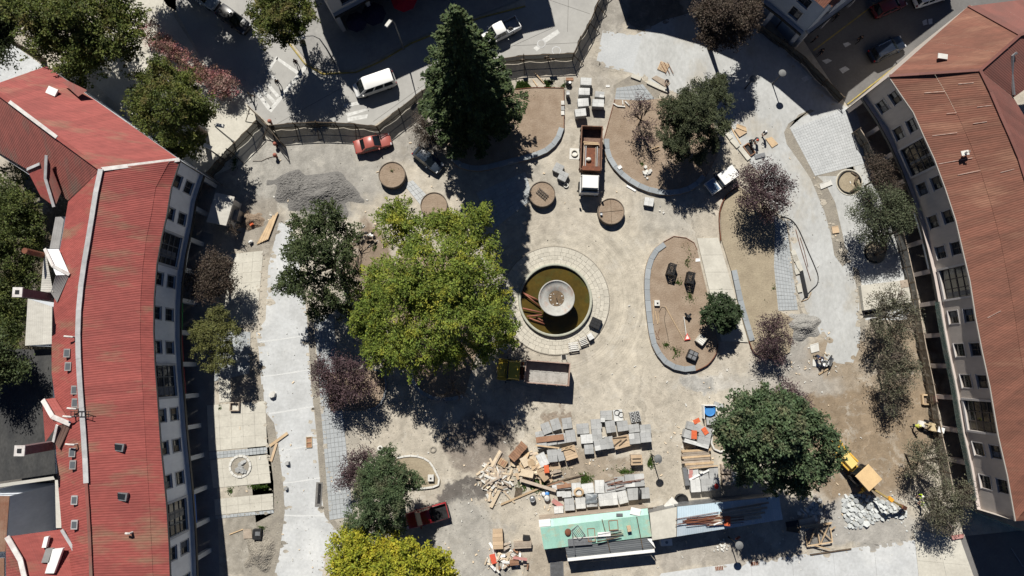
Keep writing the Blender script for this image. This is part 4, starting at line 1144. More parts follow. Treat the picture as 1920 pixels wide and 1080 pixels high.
def leaf_mesh(name, C, D, N, Ls, Ws, mat):
 n = len(C)
 D = unit(D); B = unit(np.cross(D, N));
 Ls = Ls[:, None]; Ws = Ws[:, None]
 V = np.empty((n, 4, 3), np.float32)
 V[:, 0] = C - D * Ls * .5; V[:, 1] = C + B * Ws * .5; V[:, 2] = C + D * Ls * .5; V[:, 3] = C - B * Ws * .5
 me = bpy.data.meshes.new(name)
 me.vertices.add(n * 4); me.loops.add(n * 4); me.polygons.add(n)
 me.vertices.foreach_set("co", V.reshape(-1))
 me.loops.foreach_set("vertex_index", np.arange(n * 4, dtype=np.int32))
 me.polygons.foreach_set("loop_start", np.arange(0, n * 4, 4, dtype=np.int32))
 me.materials.append(mat)
 me.update(calc_edges=True)
 return me

DENS = 1.45
def crown(lobes, per_m2=26, clump=.42, leaf=(.26, .13), gap=.35, shell=.55, droop=0.0, npc=34, low=-.45, seed=0, sub=0, plume=None):
 rg = np.random.default_rng(100 + seed)
 Cs, Ds, Ns = [], [], []
 twig = []
 if sub:
  more = []
  for (cx, cy, cz, r, rz) in lobes:
   for _ in range(sub):
    d = unit(rg.normal(size=3)); d[2] = abs(d[2]) * .8 + .05; d = unit(d); q = r * rg.uniform(.34, .5)
    k = rg.uniform(.7, .95); more.append((cx + d[0] * r * k, cy + d[1] * r * k, cz + d[2] * rz * k, q, q * .8))
  lobes = [(a, b, c, r * .84, z * .84) for a, b, c, r, z in lobes] + more
 per_m2 *= DENS
 f = rg.uniform(.5, 1.3, (5, 3)) * rg.choice([-1, 1], (5, 3)); ph = rg.uniform(0, 6.3, 5)
 for (cx, cy, cz, r, rz) in lobes:
  area = 4 * math.pi * r * r * .75
  m = int(area * per_m2 / npc * 1.9) + 3
  d = unit(rg.normal(size=(m, 3))); d = d[d[:, 2] > low]
  rad = (1 - shell * rg.random(len(d)) ** 1.7) * (1 + .16 * np.sin(3.1 * d[:, 0] + 2.3 * d[:, 1] + cx) + .12 * rg.normal(size=len(d)).clip(-1.5, 1.5))
  p = d * rad[:, None] * np.array([r, r, rz]) + np.array([cx, cy, cz])
  nz = sum(np.sin(p @ f[k] + ph[k]) for k in range(5)) / 5
  keep = nz > (gap - 1) * .55 + .0 - .15
  keep |= rg.random(len(p)) < .25
  p, d = p[keep], d[keep]
  twig.append(p)
  if plume:
   pl, pw = plume
   m2 = len(p); k = npc
   ax = unit(d * np.array([1, 1, .55]) + rg.normal(size=(m2, 3)) * .45)
   Lp = pl * rg.uniform(.6, 1.25, m2) * min(1.25, max(.6, r / 1.7))
   A_ = np.repeat(ax, k, 0); Lk = np.repeat(Lp, k)[:, None]
   s_ = rg.uniform(-.35, .75, m2 * k)[:, None]
   wdt = pw * (1.05 - np.abs(s_ - .05) * 1.05)
   q = np.repeat(p, k, 0) + A_ * s_ * Lk + rg.normal(size=(m2 * k, 3)) * wdt * np.array([1, 1, .55])
   q[:, 2] -= (droop * .5 + .12) * (s_[:, 0] ** 2) * Lk[:, 0]
   Cs.append(q); Ds.append(A_ + rg.normal(size=q.shape) * .55 - np.array([0, 0, droop * .5]))
   Ns.append(np.array([0, 0, 1.0]) + A_ * .25 + rg.normal(size=q.shape) * .38)
   continue
  k = npc
  out = np.repeat(d, k, 0)
  q = np.repeat(p, k, 0)
  g = rg.normal(size=(len(q), 3)) * np.array([clump, clump, clump * .6])
  along = rg.uniform(-1, 1, len(q))[:, None] * clump * 1.1
  q = q + g * .75 + out * along - np.array([0, 0, 1]) * droop * np.abs(along)
  Cs.append(q)
  Ds.append(out * .8 + rg.normal(size=q.shape) * .7 - np.array([0, 0, droop]))
  Ns.append(out * .45 + np.array([0, 0, .75]) + rg.normal(size=q.shape) * .45)
 C = np.concatenate(Cs); D = np.concatenate(Ds); N = np.concatenate(Ns)
 C[:, 2] = np.maximum(C[:, 2], .12)
 s = rg.uniform(.65, 1.3, len(C))
 return C, D, N, leaf[0] * s, leaf[1] * s, np.concatenate(twig)

def tree(name, label, lobes_px, kind, base=None, group=None, trunk_r=.22, bark='bark', twigs=0, cat="tree", seed=0, limb_n=None, fork=.32, **kw):
 """lobes_px: (px, py, z, radius m[, vertical radius]) read off the photograph at height z"""
 lw = []
 for l in lobes_px:
  p = P(l[0], l[1], l[2]); lw.append((p.x, p.y, l[2], l[3], l[4] if len(l) > 4 else l[3] * .8))
 if base is None:
  wt = sum(l[3] ** 2 for l in lw)
  b = Vector((sum(l[0] * l[3] ** 2 for l in lw) / wt, sum(l[1] * l[3] ** 2 for l in lw) / wt, 0))
 else: b = P(*base)
 t = thing(name, label, cat, b, 0, group)
 lw = [(x - b.x, y - b.y, z, r, rz) for x, y, z, r, rz in lw]
 C, D, N, ls, ws, tw = crown(lw, seed=seed, **kw)
 top = sum(l[2] for l in lw) / len(lw)
 hz = min(l[2] - l[4] * .5 for l in lw)
 hz = max(.5, min(hz, top * .6))
 rs = random.Random(seed)
 lean = Vector((rs.uniform(-.3, .3), rs.uniform(-.3, .3), 0))
 m = MB()
 m.tube([(0, 0, -.1), (lean.x * .3, lean.y * .3, hz * .5), (lean.x, lean.y, hz)], [trunk_r * 1.25, trunk_r, trunk_r * .82], 8); m.build("trunk", MT[bark], t, True)
 big = sorted(lw, key=lambda l: -l[3])[:limb_n or 9]
 allb = MB()
 for l in big:
  e = Vector((l[0], l[1], l[2] + l[4] * .35)); s = Vector((lean.x, lean.y, hz * .96))
  mid = s.lerp(e, .5) + Vector((rs.uniform(-.4, .4), rs.uniform(-.4, .4), .12 * (e - s).length))
  m = MB(); m.tube([s, mid, e], [trunk_r * .6, trunk_r * .35, trunk_r * .1], 5); m.build("limb", MT[bark], t, True)
 if twigs:
  idx = np.random.default_rng(seed).permutation(len(tw))[:twigs]
  for i in idx:
   e = Vector(tw[i]); l = min(lw, key=lambda q: (Vector(q[:3]) - e).length)
   s = Vector((lean.x, lean.y, hz)).lerp(Vector((l[0], l[1], l[2])), rs.uniform(.25, .9))
   mid = s.lerp(e, .5) + Vector((rs.uniform(-.25, .25), rs.uniform(-.25, .25), rs.uniform(0, .3)))
   allb.tube([s, mid, e + (e - s) * .08], [.045, .028, .01], 3, False)
  tag(allb.build("twigs", MT[bark], t), kind="stuff")
 link("crown", leaf_mesh("crown", C, D, N, ls, ws, LF[kind]), t)
 return t

# --- the great dark conifer north-west of the fountain
def conifer(label, base, H, R0, kind, seed=3, n_whorl=62, z0=1.2, leafs=(.30, .10), dens=26, tops=None):
 rg = np.random.default_rng(seed)
 b = P(*base)
 t = thing("conifer_tree", label, "tree", b)
 m = MB(); m.tube([(0, 0, -.1), (0, 0, H * .5), (0, 0, H * .97)], [R0 * .09, R0 * .055, .03], 8); m.build("trunk", MT['bark'], t, True)
 Cs, Ds, Ns = [], [], []
 br = MB()
 for wv in range(n_whorl):
  f = wv / n_whorl
  z = z0 + (H - z0) * f
  rr = R0 * (1 - f) ** .72 * (1 if f > .08 else .8 + 2.5 * f)
  nb = int(7 + 8 * (1 - f))
  a0 = rg.uniform(0, 6.28)
  for k in range(nb):
   a = a0 + 6.283 * k / nb + rg.normal() * .25
   r = rr * rg.uniform(.62, 1.12) * (1 + .13 * math.sin(2.7 * a + z * .9))
   d = np.array([math.cos(a), math.sin(a), 0.0])
   rise = rg.uniform(-.12, .10)
   br.tube([(0, 0, z), (d[0] * r * .9, d[1] * r * .9, z + rise * r)], [.05, .012], 3, False)
   n = max(10, int(r * dens))
   s = 1 - rg.random(n) ** 1.6 * .8
   side = rg.normal(size=n) * .26 * (1.1 - s * .55) * max(.6, r * .28)
   pr = np.stack([-d[1] * side, d[0] * side, np.zeros(n)], 1)
   c = d * (s * r)[:, None] + pr
   c[:, 2] += z + rise * s * r + .14 * s * s * r - np.abs(side) * .25 + rg.normal(size=n) * .09
   Cs.append(c); Ds.append(d * 1.0 + pr * 1.4 + rg.normal(size=(n, 3)) * .35)
   Ns.append(np.array([0, 0, 1.0]) + d * .35 + rg.normal(size=(n, 3)) * .35)
 C = np.concatenate(Cs); D = np.concatenate(Ds); N = np.concatenate(Ns); s = rg.uniform(.7, 1.35, len(C))
 tag(br.build("branches", MT['bark'], t), kind="stuff")
 link("crown", leaf_mesh("crown", C, D, N, leafs[0] * s, leafs[1] * s, LF[kind]), t)
 return t
conifer("tallest dark conifer, pointing up the photo above the brown bed", (884, 220), 25.5, 5.9, 'conifer', dens=34, leafs=(.34, .15))

tree("ash_tree", "huge bright yellow-green ash, biggest crown in the plaza, west of the fountain",
 [(742, 428, 8, 2.2), (752, 398, 9, 1.5), (800, 452, 9.5, 2.1), (840, 440, 10, 2.0), (880, 425, 8, 2.1), (903, 470, 7, 1.8), (780, 512, 12, 2.7), (842, 500, 12.5, 2.7), (908, 528, 9, 2.3), (722, 535, 8.5, 2.3), (752, 560, 11.5, 2.3),
 (700, 592, 6.5, 2.0), (728, 640, 7, 2.3), (790, 618, 11, 2.3), (880, 590, 12, 2.6), (912, 606, 9, 2.0), (948, 620, 6.5, 1.4), (775, 668, 7, 1.9), (838, 655, 6.5, 1.9), (890, 655, 7, 1.8), (715, 675, 5.5, 1.4), (688, 560, 6, 1.3), (936, 568, 7, 1.6), (860, 545, 13, 2.0), (800, 560, 9, 1.8), (690, 630, 5.5, 1.4)],
 'ash', trunk_r=.5, per_m2=46, clump=0.36, leaf=(.27, .115), gap=.85, droop=.35, seed=5, limb_n=12, sub=2, plume=(1.7, .27), npc=46, shell=.5)
tree("broadleaf_tree", "dark green tree with a ragged crown beside the ash, on the white road's edge",
 [(575, 425, 9.5, 1.7), (612, 410, 10, 1.9), (640, 440, 8, 1.8), (590, 465, 10, 2.1), (630, 480, 9, 2.0), (555, 480, 7.5, 1.6), (545, 525, 6, 1.5), (585, 530, 7.5, 2.0), (630, 545, 7, 2.0), (650, 510, 6, 1.4), (600, 575, 5, 1.5), (640, 585, 4.5, 1.3)],
 'dark', trunk_r=.35, per_m2=46, clump=0.34, leaf=(.24, .12), gap=.85, seed=6, bark='bark_pale', sub=2, plume=(1.1, .26), npc=40)
tree("broadleaf_tree", "big deep-green tree at the top corner behind the red wing",
 [(60, 20, 10, 3.0), (110, 60, 10, 3.0), (160, 30, 11, 2.8), (210, 60, 10, 2.8), (95, 105, 8, 2.2), (160, 95, 9, 2.4), (230, 20, 10, 2.4), (120, 0, 10, 2.8), (180, -30, 10, 3.2), (40, -40, 9, 3.2), (90, -70, 9, 3.5), (150, 140, 5, 2.0), (235, 95, 7, 1.6)],
 'street', trunk_r=.45, per_m2=40, clump=0.38, leaf=(.30, .14), gap=.85, seed=7, sub=2, plume=(1.3, .32), npc=44)
tree("broadleaf_tree", "bronze-tinged green tree in the street garden beside the pink hedge",
 [(272, 160, 8, 1.8), (312, 150, 9, 1.8), (348, 165, 8, 1.7), (270, 195, 8, 1.9), (320, 190, 10, 2.3), (370, 190, 8, 1.9), (290, 235, 7.5, 2.0), (345, 240, 8, 2.2), (385, 215, 6, 1.5), (325, 275, 5, 1.7), (365, 270, 5, 1.4)],
 'street', trunk_r=.35, per_m2=46, clump=0.34, leaf=(.26, .13), gap=.85, seed=8, sub=2, plume=(1.1, .28), npc=40)
tree("broadleaf_tree", "olive-green street tree with reddish tips cut by the top edge",
 [(490, 25, 7.5, 1.6), (525, 10, 8, 1.9), (560, 30, 7.5, 1.6), (505, 60, 7, 1.5), (545, 62, 6.5, 1.5), (520, 35, 8.5, 1.9), (530, -30, 8, 2.2), (575, -5, 7, 1.3)],
 'street', trunk_r=.28, per_m2=54, clump=0.3, leaf=(.24, .13), gap=.85, seed=9, sub=2, plume=(1.0, .26), npc=40)
tree("broadleaf_tree", "brown-purple dense tree at the top beside the blue-grey block",
 [(1325, 25, 7, 1.7), (1360, 10, 8, 1.9), (1395, 35, 7, 1.8), (1340, 60, 6.5, 1.7), (1375, 68, 6.5, 1.7), (1360, 35, 8, 2.0), (1405, 10, 6, 1.4)],
 'brown', trunk_r=.26, per_m2=60, clump=0.3, leaf=(.2, .11), gap=.5, twigs=120, seed=10, sub=4)
tree("cypress_tree", "dense grey-green evergreen on the brown bed beside the little twisted tree",
 [(1335, 168, 6, 1.5), (1350, 192, 5.5, 1.5), (1300, 182, 7, 1.8), (1262, 205, 6.5, 1.7), (1300, 215, 7.5, 2.1), (1338, 225, 5, 1.7), (1258, 245, 5.5, 1.6), (1295, 255, 6, 1.9), (1328, 258, 4, 1.4), (1270, 280, 4, 1.3), (1305, 285, 4, 1.3), (1350, 158, 5.5, .9)],
 'pine', trunk_r=.35, per_m2=90, clump=0.26, leaf=(.2, .08), gap=.6, seed=11, sub=3, plume=(.8, .2), npc=40)
tree("ornamental_tree", "small crooked tree with sparse bronze leaves and a visible twisted trunk",
 [(1200, 190, 3.6, .9), (1220, 200, 3.3, .8), (1188, 215, 3.2, .8), (1215, 235, 2.8, .8), (1195, 250, 2.4, .7), (1222, 262, 2.2, .6)],
 'plum', trunk_r=.14, per_m2=16, clump=.3, leaf=(.17, .09), gap=.3, twigs=90, npc=14, seed=12)
tree("bare_shrub", "leafless brown shrub between the dark conifer and the blue-black car",
 [(790, 225, 2.4, 1.0), (810, 245, 2.6, 1.2), (795, 262, 2.2, 1.0), (820, 270, 1.8, .9), (780, 245, 2, .8)],
 'brown', trunk_r=.08, per_m2=44, clump=.34, leaf=(.14, .06), npc=14, twigs=300, cat="shrub", seed=13, bark='bark_pale')
tree("plum_tree", "purple plum tree on the irregular bed, speckled with bare twigs",
 [(1405, 335, 4.4, 1.3), (1440, 325, 4.8, 1.5), (1470, 350, 4.4, 1.3), (1420, 365, 4.6, 1.5), (1455, 375, 4.2, 1.3), (1400, 380, 3.4, .9), (1440, 400, 3.2, 1.0)],
 'plum', trunk_r=.16, per_m2=46, clump=.34, leaf=(.19, .10), gap=.45, npc=18, twigs=170, seed=14, bark='bark_pale')
tree("round_tree", "small neat round dark-green tree over the pale concrete walk",
 [(1350, 587, 2.7, 1.9, 1.6), (1335, 595, 2.4, 1.2), (1366, 580, 2.5, 1.3), (1352, 605, 2.2, 1.2)], 'round', trunk_r=.12, per_m2=120, clump=.26, leaf=(.2, .12), gap=.8, seed=15, plume=(.45, .16), npc=30)
tree("plum_tree", "low purple plum tree beside the dark sand heap",
 [(1440, 610, 3.2, 1.1), (1462, 605, 3.2, 1.0), (1445, 640, 3, 1.2), (1468, 635, 2.8, 1.0), (1430, 660, 2.2, .9), (1460, 670, 2.0, .8)],
 'plum', trunk_r=.13, per_m2=42, clump=.3, leaf=(.18, .09), gap=.45, npc=16, twigs=130, seed=16, bark='bark_pale')
GE = "young trees in a row along the east block"
tree("young_tree", "brownish thin tree pressed against the east block, first from the top of its row",
 [(1640, 305, 4, 1.0), (1655, 325, 4.4, 1.2), (1672, 350, 3.6, 1.0), (1650, 350, 3.6, 1.0)], 'brown', trunk_r=.1, per_m2=38, clump=.32, leaf=(.17, .09), gap=.45, npc=16, twigs=130, group=GE, seed=17, bark='bark_pale')
tree("young_tree", "airy grey-green tree in the round tree pit beside the white box",
 [(1620, 365, 5.2, 1.2), (1655, 375, 5.6, 1.4), (1612, 400, 4.6, 1.2), (1640, 408, 5.2, 1.4), (1668, 405, 4.6, 1.2), (1628, 440, 4, 1.0), (1650, 440, 4, 1.0)],
 'greyg', base=(1640, 478), trunk_r=.12, per_m2=46, clump=.34, leaf=(.18, .09), gap=.42, npc=16, twigs=160, group=GE, seed=18)
tree("young_tree", "grey-green leafy tree overlapping the east block's net fence and arcade",
 [(1678, 375, 5, 1.1), (1692, 395, 5, 1.1), (1695, 420, 4.6, 1.0), (1680, 410, 5.2, 1.1)],
 'greyg', base=(1668, 440), trunk_r=.12, per_m2=60, clump=.32, leaf=(.18, .09), gap=.5, npc=18, twigs=90, group=GE, seed=19)
tree("young_tree", "airy bronze-grey tree shading the white flat-topped box",
 [(1650, 565, 4.6, 1.2), (1680, 560, 5, 1.3), (1702, 585, 4.6, 1.2), (1665, 595, 5, 1.4), (1695, 615, 4.4, 1.2), (1645, 615, 4, 1.1), (1675, 632, 4, 1.2)],
 'mixed', trunk_r=.13, per_m2=38, clump=.34, leaf=(.19, .09), gap=.42, npc=16, twigs=180, group=GE, seed=20)
tree("young_tree", "dull green-brown tree on bare soil next below the white box",
 [(1660, 675, 4.4, 1.1), (1690, 670, 4.6, 1.2), (1710, 690, 4, 1.0), (1672, 705, 4.2, 1.2), (1700, 715, 3.8, 1.0), (1665, 735, 3.4, .9), (1690, 740, 3.2, .9), (1672, 765, 2.6, .7)],
 'mixed', trunk_r=.12, per_m2=34, clump=.34, leaf=(.18, .09), gap=.42, npc=16, twigs=180, group=GE, seed=21)
tree("young_tree", "thin brown-grey tree between the small loader and the two high-visibility workers",
 [(1715, 845, 4, 1.0), (1745, 840, 4.2, 1.1), (1765, 862, 4, 1.0), (1728, 870, 4.2, 1.1), (1752, 885, 3.6, .9), (1710, 880, 3.2, .8)],
 'mixed', trunk_r=.11, per_m2=31, clump=.33, leaf=(.17, .08), gap=.42, npc=16, twigs=170, group=GE, seed=22)
tree("young_tree", "wide straggly tree at the south corner of the east block",
 [(1752, 938, 4, .9), (1772, 925, 4.6, 1.3), (1800, 940, 4.4, 1.2), (1755, 960, 4.2, 1.2), (1790, 968, 4, 1.1), (1752, 975, 3.2, .9), (1770, 985, 3, .9), (1815, 920, 4.2, .9)],
 'mixed', trunk_r=.13, per_m2=38, clump=.34, leaf=(.18, .09), gap=.45, npc=18, twigs=180, group=GE, seed=23)
tree("broadleaf_tree", "broad rich-green tree hanging over the stacked boards and the yellow backhoe",
 [(1380, 770, 10.5, 1.7), (1425, 755, 12.0, 1.8), (1470, 770, 12.8, 1.9), (1365, 810, 9.8, 1.6), (1410, 810, 13.5, 2.1), (1460, 815, 14.2, 2.2), (1510, 800, 12.0, 1.7), (1390, 850, 10.5, 1.7), (1435, 865, 12.0, 2.0), (1490, 860, 12.0, 2.0), (1540, 830, 10.5, 1.7), (1570, 845, 8.2, 1.0), (1535, 875, 9.0, 1.5), (1490, 900, 7.5, 1.5), (1440, 905, 7.5, 1.3), (1530, 905, 6.8, 1.0), (1400, 885, 7.5, 1.1)],
 'maple', trunk_r=.42, per_m2=48, clump=0.34, leaf=(.28, .17), gap=.85, seed=24, sub=2, plume=(1.1, .30), npc=40)
tree("plum_tree", "dull purple crown showing behind the broad green tree at its top",
 [(1475, 740, 7, 1.3), (1500, 755, 6.5, 1.2), (1490, 775, 6, 1.3), (1465, 750, 6.5, 1.0)], 'plum', trunk_r=.16, per_m2=34, clump=.32, leaf=(.19, .1), gap=.5, npc=18, twigs=60, seed=25)
tree("evergreen_tree", "stout dark-green evergreen beside the red pickup",
 [(722, 862, 8, 1.3), (742, 880, 7.5, 1.3), (700, 885, 8.5, 1.6), (730, 905, 9, 1.8), (690, 915, 8, 1.6), (715, 935, 9.5, 1.9), (750, 925, 7, 1.5), (768, 900, 5.5, 1.2), (690, 950, 7.5, 1.7), (735, 960, 8, 1.7), (670, 970, 6, 1.3), (705, 980, 6.5, 1.6), (740, 985, 5.5, 1.2)],
 'fir', trunk_r=.35, per_m2=80, clump=0.23, leaf=(.19, .08), gap=.85, seed=26, sub=3, plume=(.8, .2), npc=40)
tree("plum_bush", "purple-brown bush tucked behind the stout evergreen",
 [(655, 875, 3, 1.1), (672, 860, 3, 1.1), (650, 900, 2.6, 1.0), (668, 890, 3, 1.2), (690, 855, 2.6, .9)], 'plum', trunk_r=.1, per_m2=40, clump=.3, leaf=(.18, .09), gap=.5, npc=18, twigs=100, cat="shrub", seed=27)
tree("broadleaf_tree", "bright yellow-green tree cut off by the bottom edge",
 [(640, 1035, 6, 1.7), (665, 1010, 6, 1.5), (680, 1050, 7.5, 2.1), (720, 1030, 7, 1.7), (740, 1065, 8, 2.1), (780, 1040, 7.5, 1.9), (820, 1070, 6.5, 1.7), (655, 1080, 7, 2.0), (700, 1110, 8, 2.6), (770, 1110, 8, 2.6), (830, 1115, 6, 1.8), (660, 990, 5, .8)],
 'yellow', trunk_r=.35, per_m2=48, clump=0.32, leaf=(.30, .15), gap=.85, seed=28, sub=2, plume=(1.2, .3), npc=42)
tree("plum_tree", "dark purple plum with bare twigs beside the white road",
 [(605, 700, 4, 1.2), (640, 690, 4.6, 1.4), (672, 700, 4.4, 1.3), (615, 725, 3.8, 1.1), (650, 730, 4.2, 1.4), (685, 725, 3.8, 1.1), (625, 750, 3, .9), (600, 680, 3.5, .8)],
 'plum', base=(655, 735), trunk_r=.17, per_m2=49, clump=.35, leaf=(.19, .10), gap=.42, npc=18, twigs=200, seed=29)
tree("olive_tree", "rounded olive-coloured tree in front of the white facade",
 [(405, 595, 4.6, 1.2), (430, 620, 4.4, 1.3), (378, 620, 4.4, 1.3), (400, 635, 5.2, 1.6), (378, 660, 4.4, 1.3), (420, 665, 4.4, 1.4), (395, 685, 3.8, 1.1)], 'olive', trunk_r=.17, per_m2=60, clump=.28, leaf=(.18, .09), gap=.65, seed=30, sub=2, plume=(.8, .22), npc=36)
tree("young_tree", "dark brown twiggy tree in the shade of the white facade",
 [(395, 490, 4.4, 1.2), (420, 500, 4.4, 1.2), (375, 520, 4, 1.3), (405, 525, 4.8, 1.5), (380, 545, 3.8, 1.2), (430, 530, 3.6, 1.0), (405, 550, 3.6, 1.0)], 'brown', trunk_r=.14, per_m2=60, clump=.32, leaf=(.17, .09), gap=.5, npc=18, twigs=160, seed=31)
tree("bare_shrub", "brown twiggy shrub beside the pale kiosk roof",
 [(435, 425, 2, .8), (442, 435, 1.8, .7)], 'brown', trunk_r=.06, per_m2=14, clump=.25, leaf=(.14, .07), npc=12, twigs=80, cat="shrub", seed=32)
tree("bare_tree", "leafless grey branches reaching out from under the ash",
 [(845, 730, 4, 1.4), (825, 745, 3.6, 1.1), (865, 740, 3.6, 1.1), (850, 715, 4.4, 1.2)], 'brown', trunk_r=.14, per_m2=3, clump=.3, leaf=(.12, .06), npc=6, twigs=240, seed=33, bark='bark_pale')
tree("bare_shrub", "low tangle of dead dark branches between the ragged tree and the ash",
 [(668, 450, 1.2, .8), (690, 442, .9, .7), (660, 480, 1, .8), (672, 500, .8, .7)], 'brown', trunk_r=.06, per_m2=6, clump=.3, leaf=(.14, .06), npc=8, twigs=160, cat="shrub", seed=34)
tree("garden_tree", "mottled green garden tree behind the red roof at the photo's edge",
 [(10, 350, 6, 2.0), (40, 385, 6.5, 2.0), (15, 410, 7, 2.2), (60, 420, 6, 1.8), (30, 450, 7, 2.2), (70, 470, 5, 1.5), (15, 500, 6.5, 2.2), (50, 520, 5.5, 1.8), (-20, 450, 7, 2.5)], 'garden', trunk_r=.35, per_m2=50, clump=0.34, leaf=(.26, .12), gap=.85, seed=35, sub=2, plume=(1.2, .3), npc=42)
tree("garden_tree", "deep-shaded garden tree beside the tall chimney",
 [(10, 570, 5, 2.0), (30, 600, 5, 1.8), (5, 625, 5.5, 2.0), (25, 560, 6, 1.5), (-25, 590, 6, 2.2)], 'garden', trunk_r=.3, per_m2=44, clump=.42, leaf=(.26, .12), gap=.5, seed=36, sub=3)
tree("garden_tree", "overhanging tree throwing shade over the dark felt roof",
 [(5, 672, 10, 1.5), (30, 690, 10, 1.3), (-20, 690, 10.5, 2.2), (-30, 650, 11, 2.4)], 'dark', trunk_r=.3, per_m2=50, clump=.42, leaf=(.26, .12), gap=.4, seed=37, sub=3)
# trees beyond the frame whose shade falls on the street
tree("broadleaf_tree", "street tree at the very top edge shading the parked cars",
 [(345, -58, 8, 2.6), (378, -72, 9, 2.4), (388, -52, 7, 1.9), (350, -90, 9, 2.6), (240, -140, 9, 3.0), (215, -165, 10, 3.2), (280, -150, 9, 3)], 'street', trunk_r=.3, per_m2=54, clump=.44, leaf=(.28, .14), gap=.5, seed=38, sub=3)
tree("broadleaf_tree", "dark tree at the top corner of the photo beyond the deep-green one",
 [(-20, 40, 9, 2.8), (0, 90, 8, 2.2), (-50, 90, 8, 3.0), (20, -20, 9, 2.6)], 'dark', trunk_r=.3, per_m2=50, clump=.44, leaf=(.28, .14), gap=.5, seed=39, sub=3)
# pink hedge along the corner footpath
for i, (lab, pts) in enumerate((("pink-flowering hedge run nearest the deep-green tree", [(282, 55), (295, 75), (310, 85), (322, 98)]), ("pink-flowering hedge run in the middle, beside the sunlit asphalt", [(338, 108), (352, 122), (366, 130), (385, 145)]), ("pale pink flowering shrub ending the hedge at the corner", [(405, 140), (420, 150), (412, 165), (428, 162)]))):
 tree("flowering_hedge", lab, [(x, y, 1.7, 1.15) for x, y in pts], 'pink', trunk_r=.06, per_m2=60, clump=.26, leaf=(.15, .11), gap=.6, cat="hedge", seed=40 + i, group="pink flowering hedge")

# grass and weeds, too many blades to count
def grass_patch(px, py, rx, ry, n, seed, h=.22, mat='weed', z=0.0):
 h *= .75
 rg = np.random.default_rng(seed)
 c = P(px, py)
 a = rg.uniform(0, 6.283, n); r = np.abs(rg.normal(size=n)) * .62
 C = np.stack([c.x + np.cos(a) * r * rx / 16, c.y + np.sin(a) * r * ry / 16, z + h * rg.uniform(.2, .6, n)], 1)
 f = np.sin(C[:, 0] * 2.1 + seed) + np.sin(C[:, 1] * 2.7) + np.sin((C[:, 0] + C[:, 1]) * 1.3)
 C = C[f > -.35]; n = len(C)
 D = rg.normal(size=(n, 3)) * .8 + np.array([0, 0, .6]); N = rg.normal(size=(n, 3)) + np.array([0, 0, .5]); s = rg.uniform(.6, 1.5, n)
 o = link("grass", leaf_mesh("grass", C, D, N, h * 1.2 * s, (.045 + .04 * s) * .8, LF[mat]))
 return tag(o, kind="stuff")
for i, (x, y, rx, ry, n, h, z) in enumerate(((985, 160, 30, 7, 7000, .25, 0), (1030, 158, 26, 6, 5000, .24, 0), (1082, 152, 5, 6, 250, .25, 0), (1002, 908, 26, 13, 3600, .22, 0), (1086, 897, 20, 8, 3600, .24, 0), (1062, 888, 10, 8, 400, .24, 0), (1218, 867, 9, 16, 700, .22, 0), (1170, 884, 26, 6, 600, .2, 0), (975, 180, 22, 10, 220, .15, .3),
  (1284, 488, 12, 20, 420, .18, .3), (1270, 530, 10, 6, 160, .18, .3), (1292, 555, 10, 14, 220, .18, .3), (1262, 660, 12, 10, 420, .22, .3), (1248, 646, 5, 4, 160, .2, .3), (1235, 512, 4, 8, 120, .15, .3), (1165, 230, 4, 9, 120, .2, .3), (1203, 308, 4, 5, 80, .2, .3), (1450, 545, 4, 10, 150, .2, .2), (1440, 560, 8, 12, 120, .16, .2),
  (1755, 815, 4, 9, 180, .2, 0), (485, 912, 22, 4, 420, .2, 0), (432, 920, 8, 8, 160, .2, 0), (492, 988, 9, 6, 200, .2, 0), (520, 932, 4, 5, 80, .2, 0), (413, 765, 4, 5, 50, .2, 0), (700, 520, 10, 10, 120, .2, 0), (705, 465, 8, 8, 200, .25, 0), (737, 325, 8, 8, 120, .12, .8), (440, 305, 8, 20, 200, .3, 0), (700, 290, 6, 5, 60, .15, 0), (745, 262, 4, 3, 60, .15, 0))):
 grass_patch(x, y, rx, ry, n, 300 + i, h, 'weed', z)
# ================================================================ FOUNTAIN, PLANTERS, FENCES, LAMPS
fc = P(1041, 563)
t = thing("fountain", "round fountain with a grey bowl over a brown pool, amid the plaza", "fountain", (fc.x, fc.y, 0))
m = MB(); m.lathe([(4.02, .02), (4.02, .52), (4.10, .55), (4.26, .55), (4.30, .50), (4.30, .02)], 64); m.build("basin_rim", M("rim_concrete", (.40, .40, .33), (.32, .33, .27), scale=2, fine=.1), t, True)
m = MB(); m.disc((0, 0, .06), 4.05, 48); m.build("basin_floor", M("basin_floor", (.10, .075, .03), fine=.2), t)
wm = M("murky_water", (0.082, 0.056, 0.012), (0.058, 0.042, 0.011), scale=.5, fine=.12, fscale=3, rough=.12, spec=.35, col3=(0.055, 0.062, 0.02), scale3=.4)
m = MB(); m.disc((0, 0, .16), 4.03, 48); tag(m.build("water", wm, t), kind="stuff")
bowlm = M("bowl_concrete", (0.40, 0.40, 0.375), (0.34, 0.335, 0.31), scale=1.4, fine=.1, fscale=5, col3=(.36, .29, .25), scale3=1.1)
m = MB(); m.lathe([(.55, 1.35), (1.2, 1.75), (1.85, 2.2), (2.06, 2.5), (2.06, 2.56), (1.94, 2.56), (1.9, 2.46), (1.5, 2.28), (.95, 2.16), (.9, 2.08), (.02, 2.06)], 48); m.build("bowl", bowlm, t, True)
m = MB(); m.lathe([(.9, .02), (.75, .35), (.42, .6), (.38, 1.2), (.6, 1.42)], 24); m.build("pedestal", bowlm, t, True)
m = MB(); m.disc((0, 0, 2.12), .9, 24); m.build("bowl_sediment", M("bowl_mud", (.16, .11, .065), (.10, .075, .05), scale=3, fine=.2), t)
m = MB()
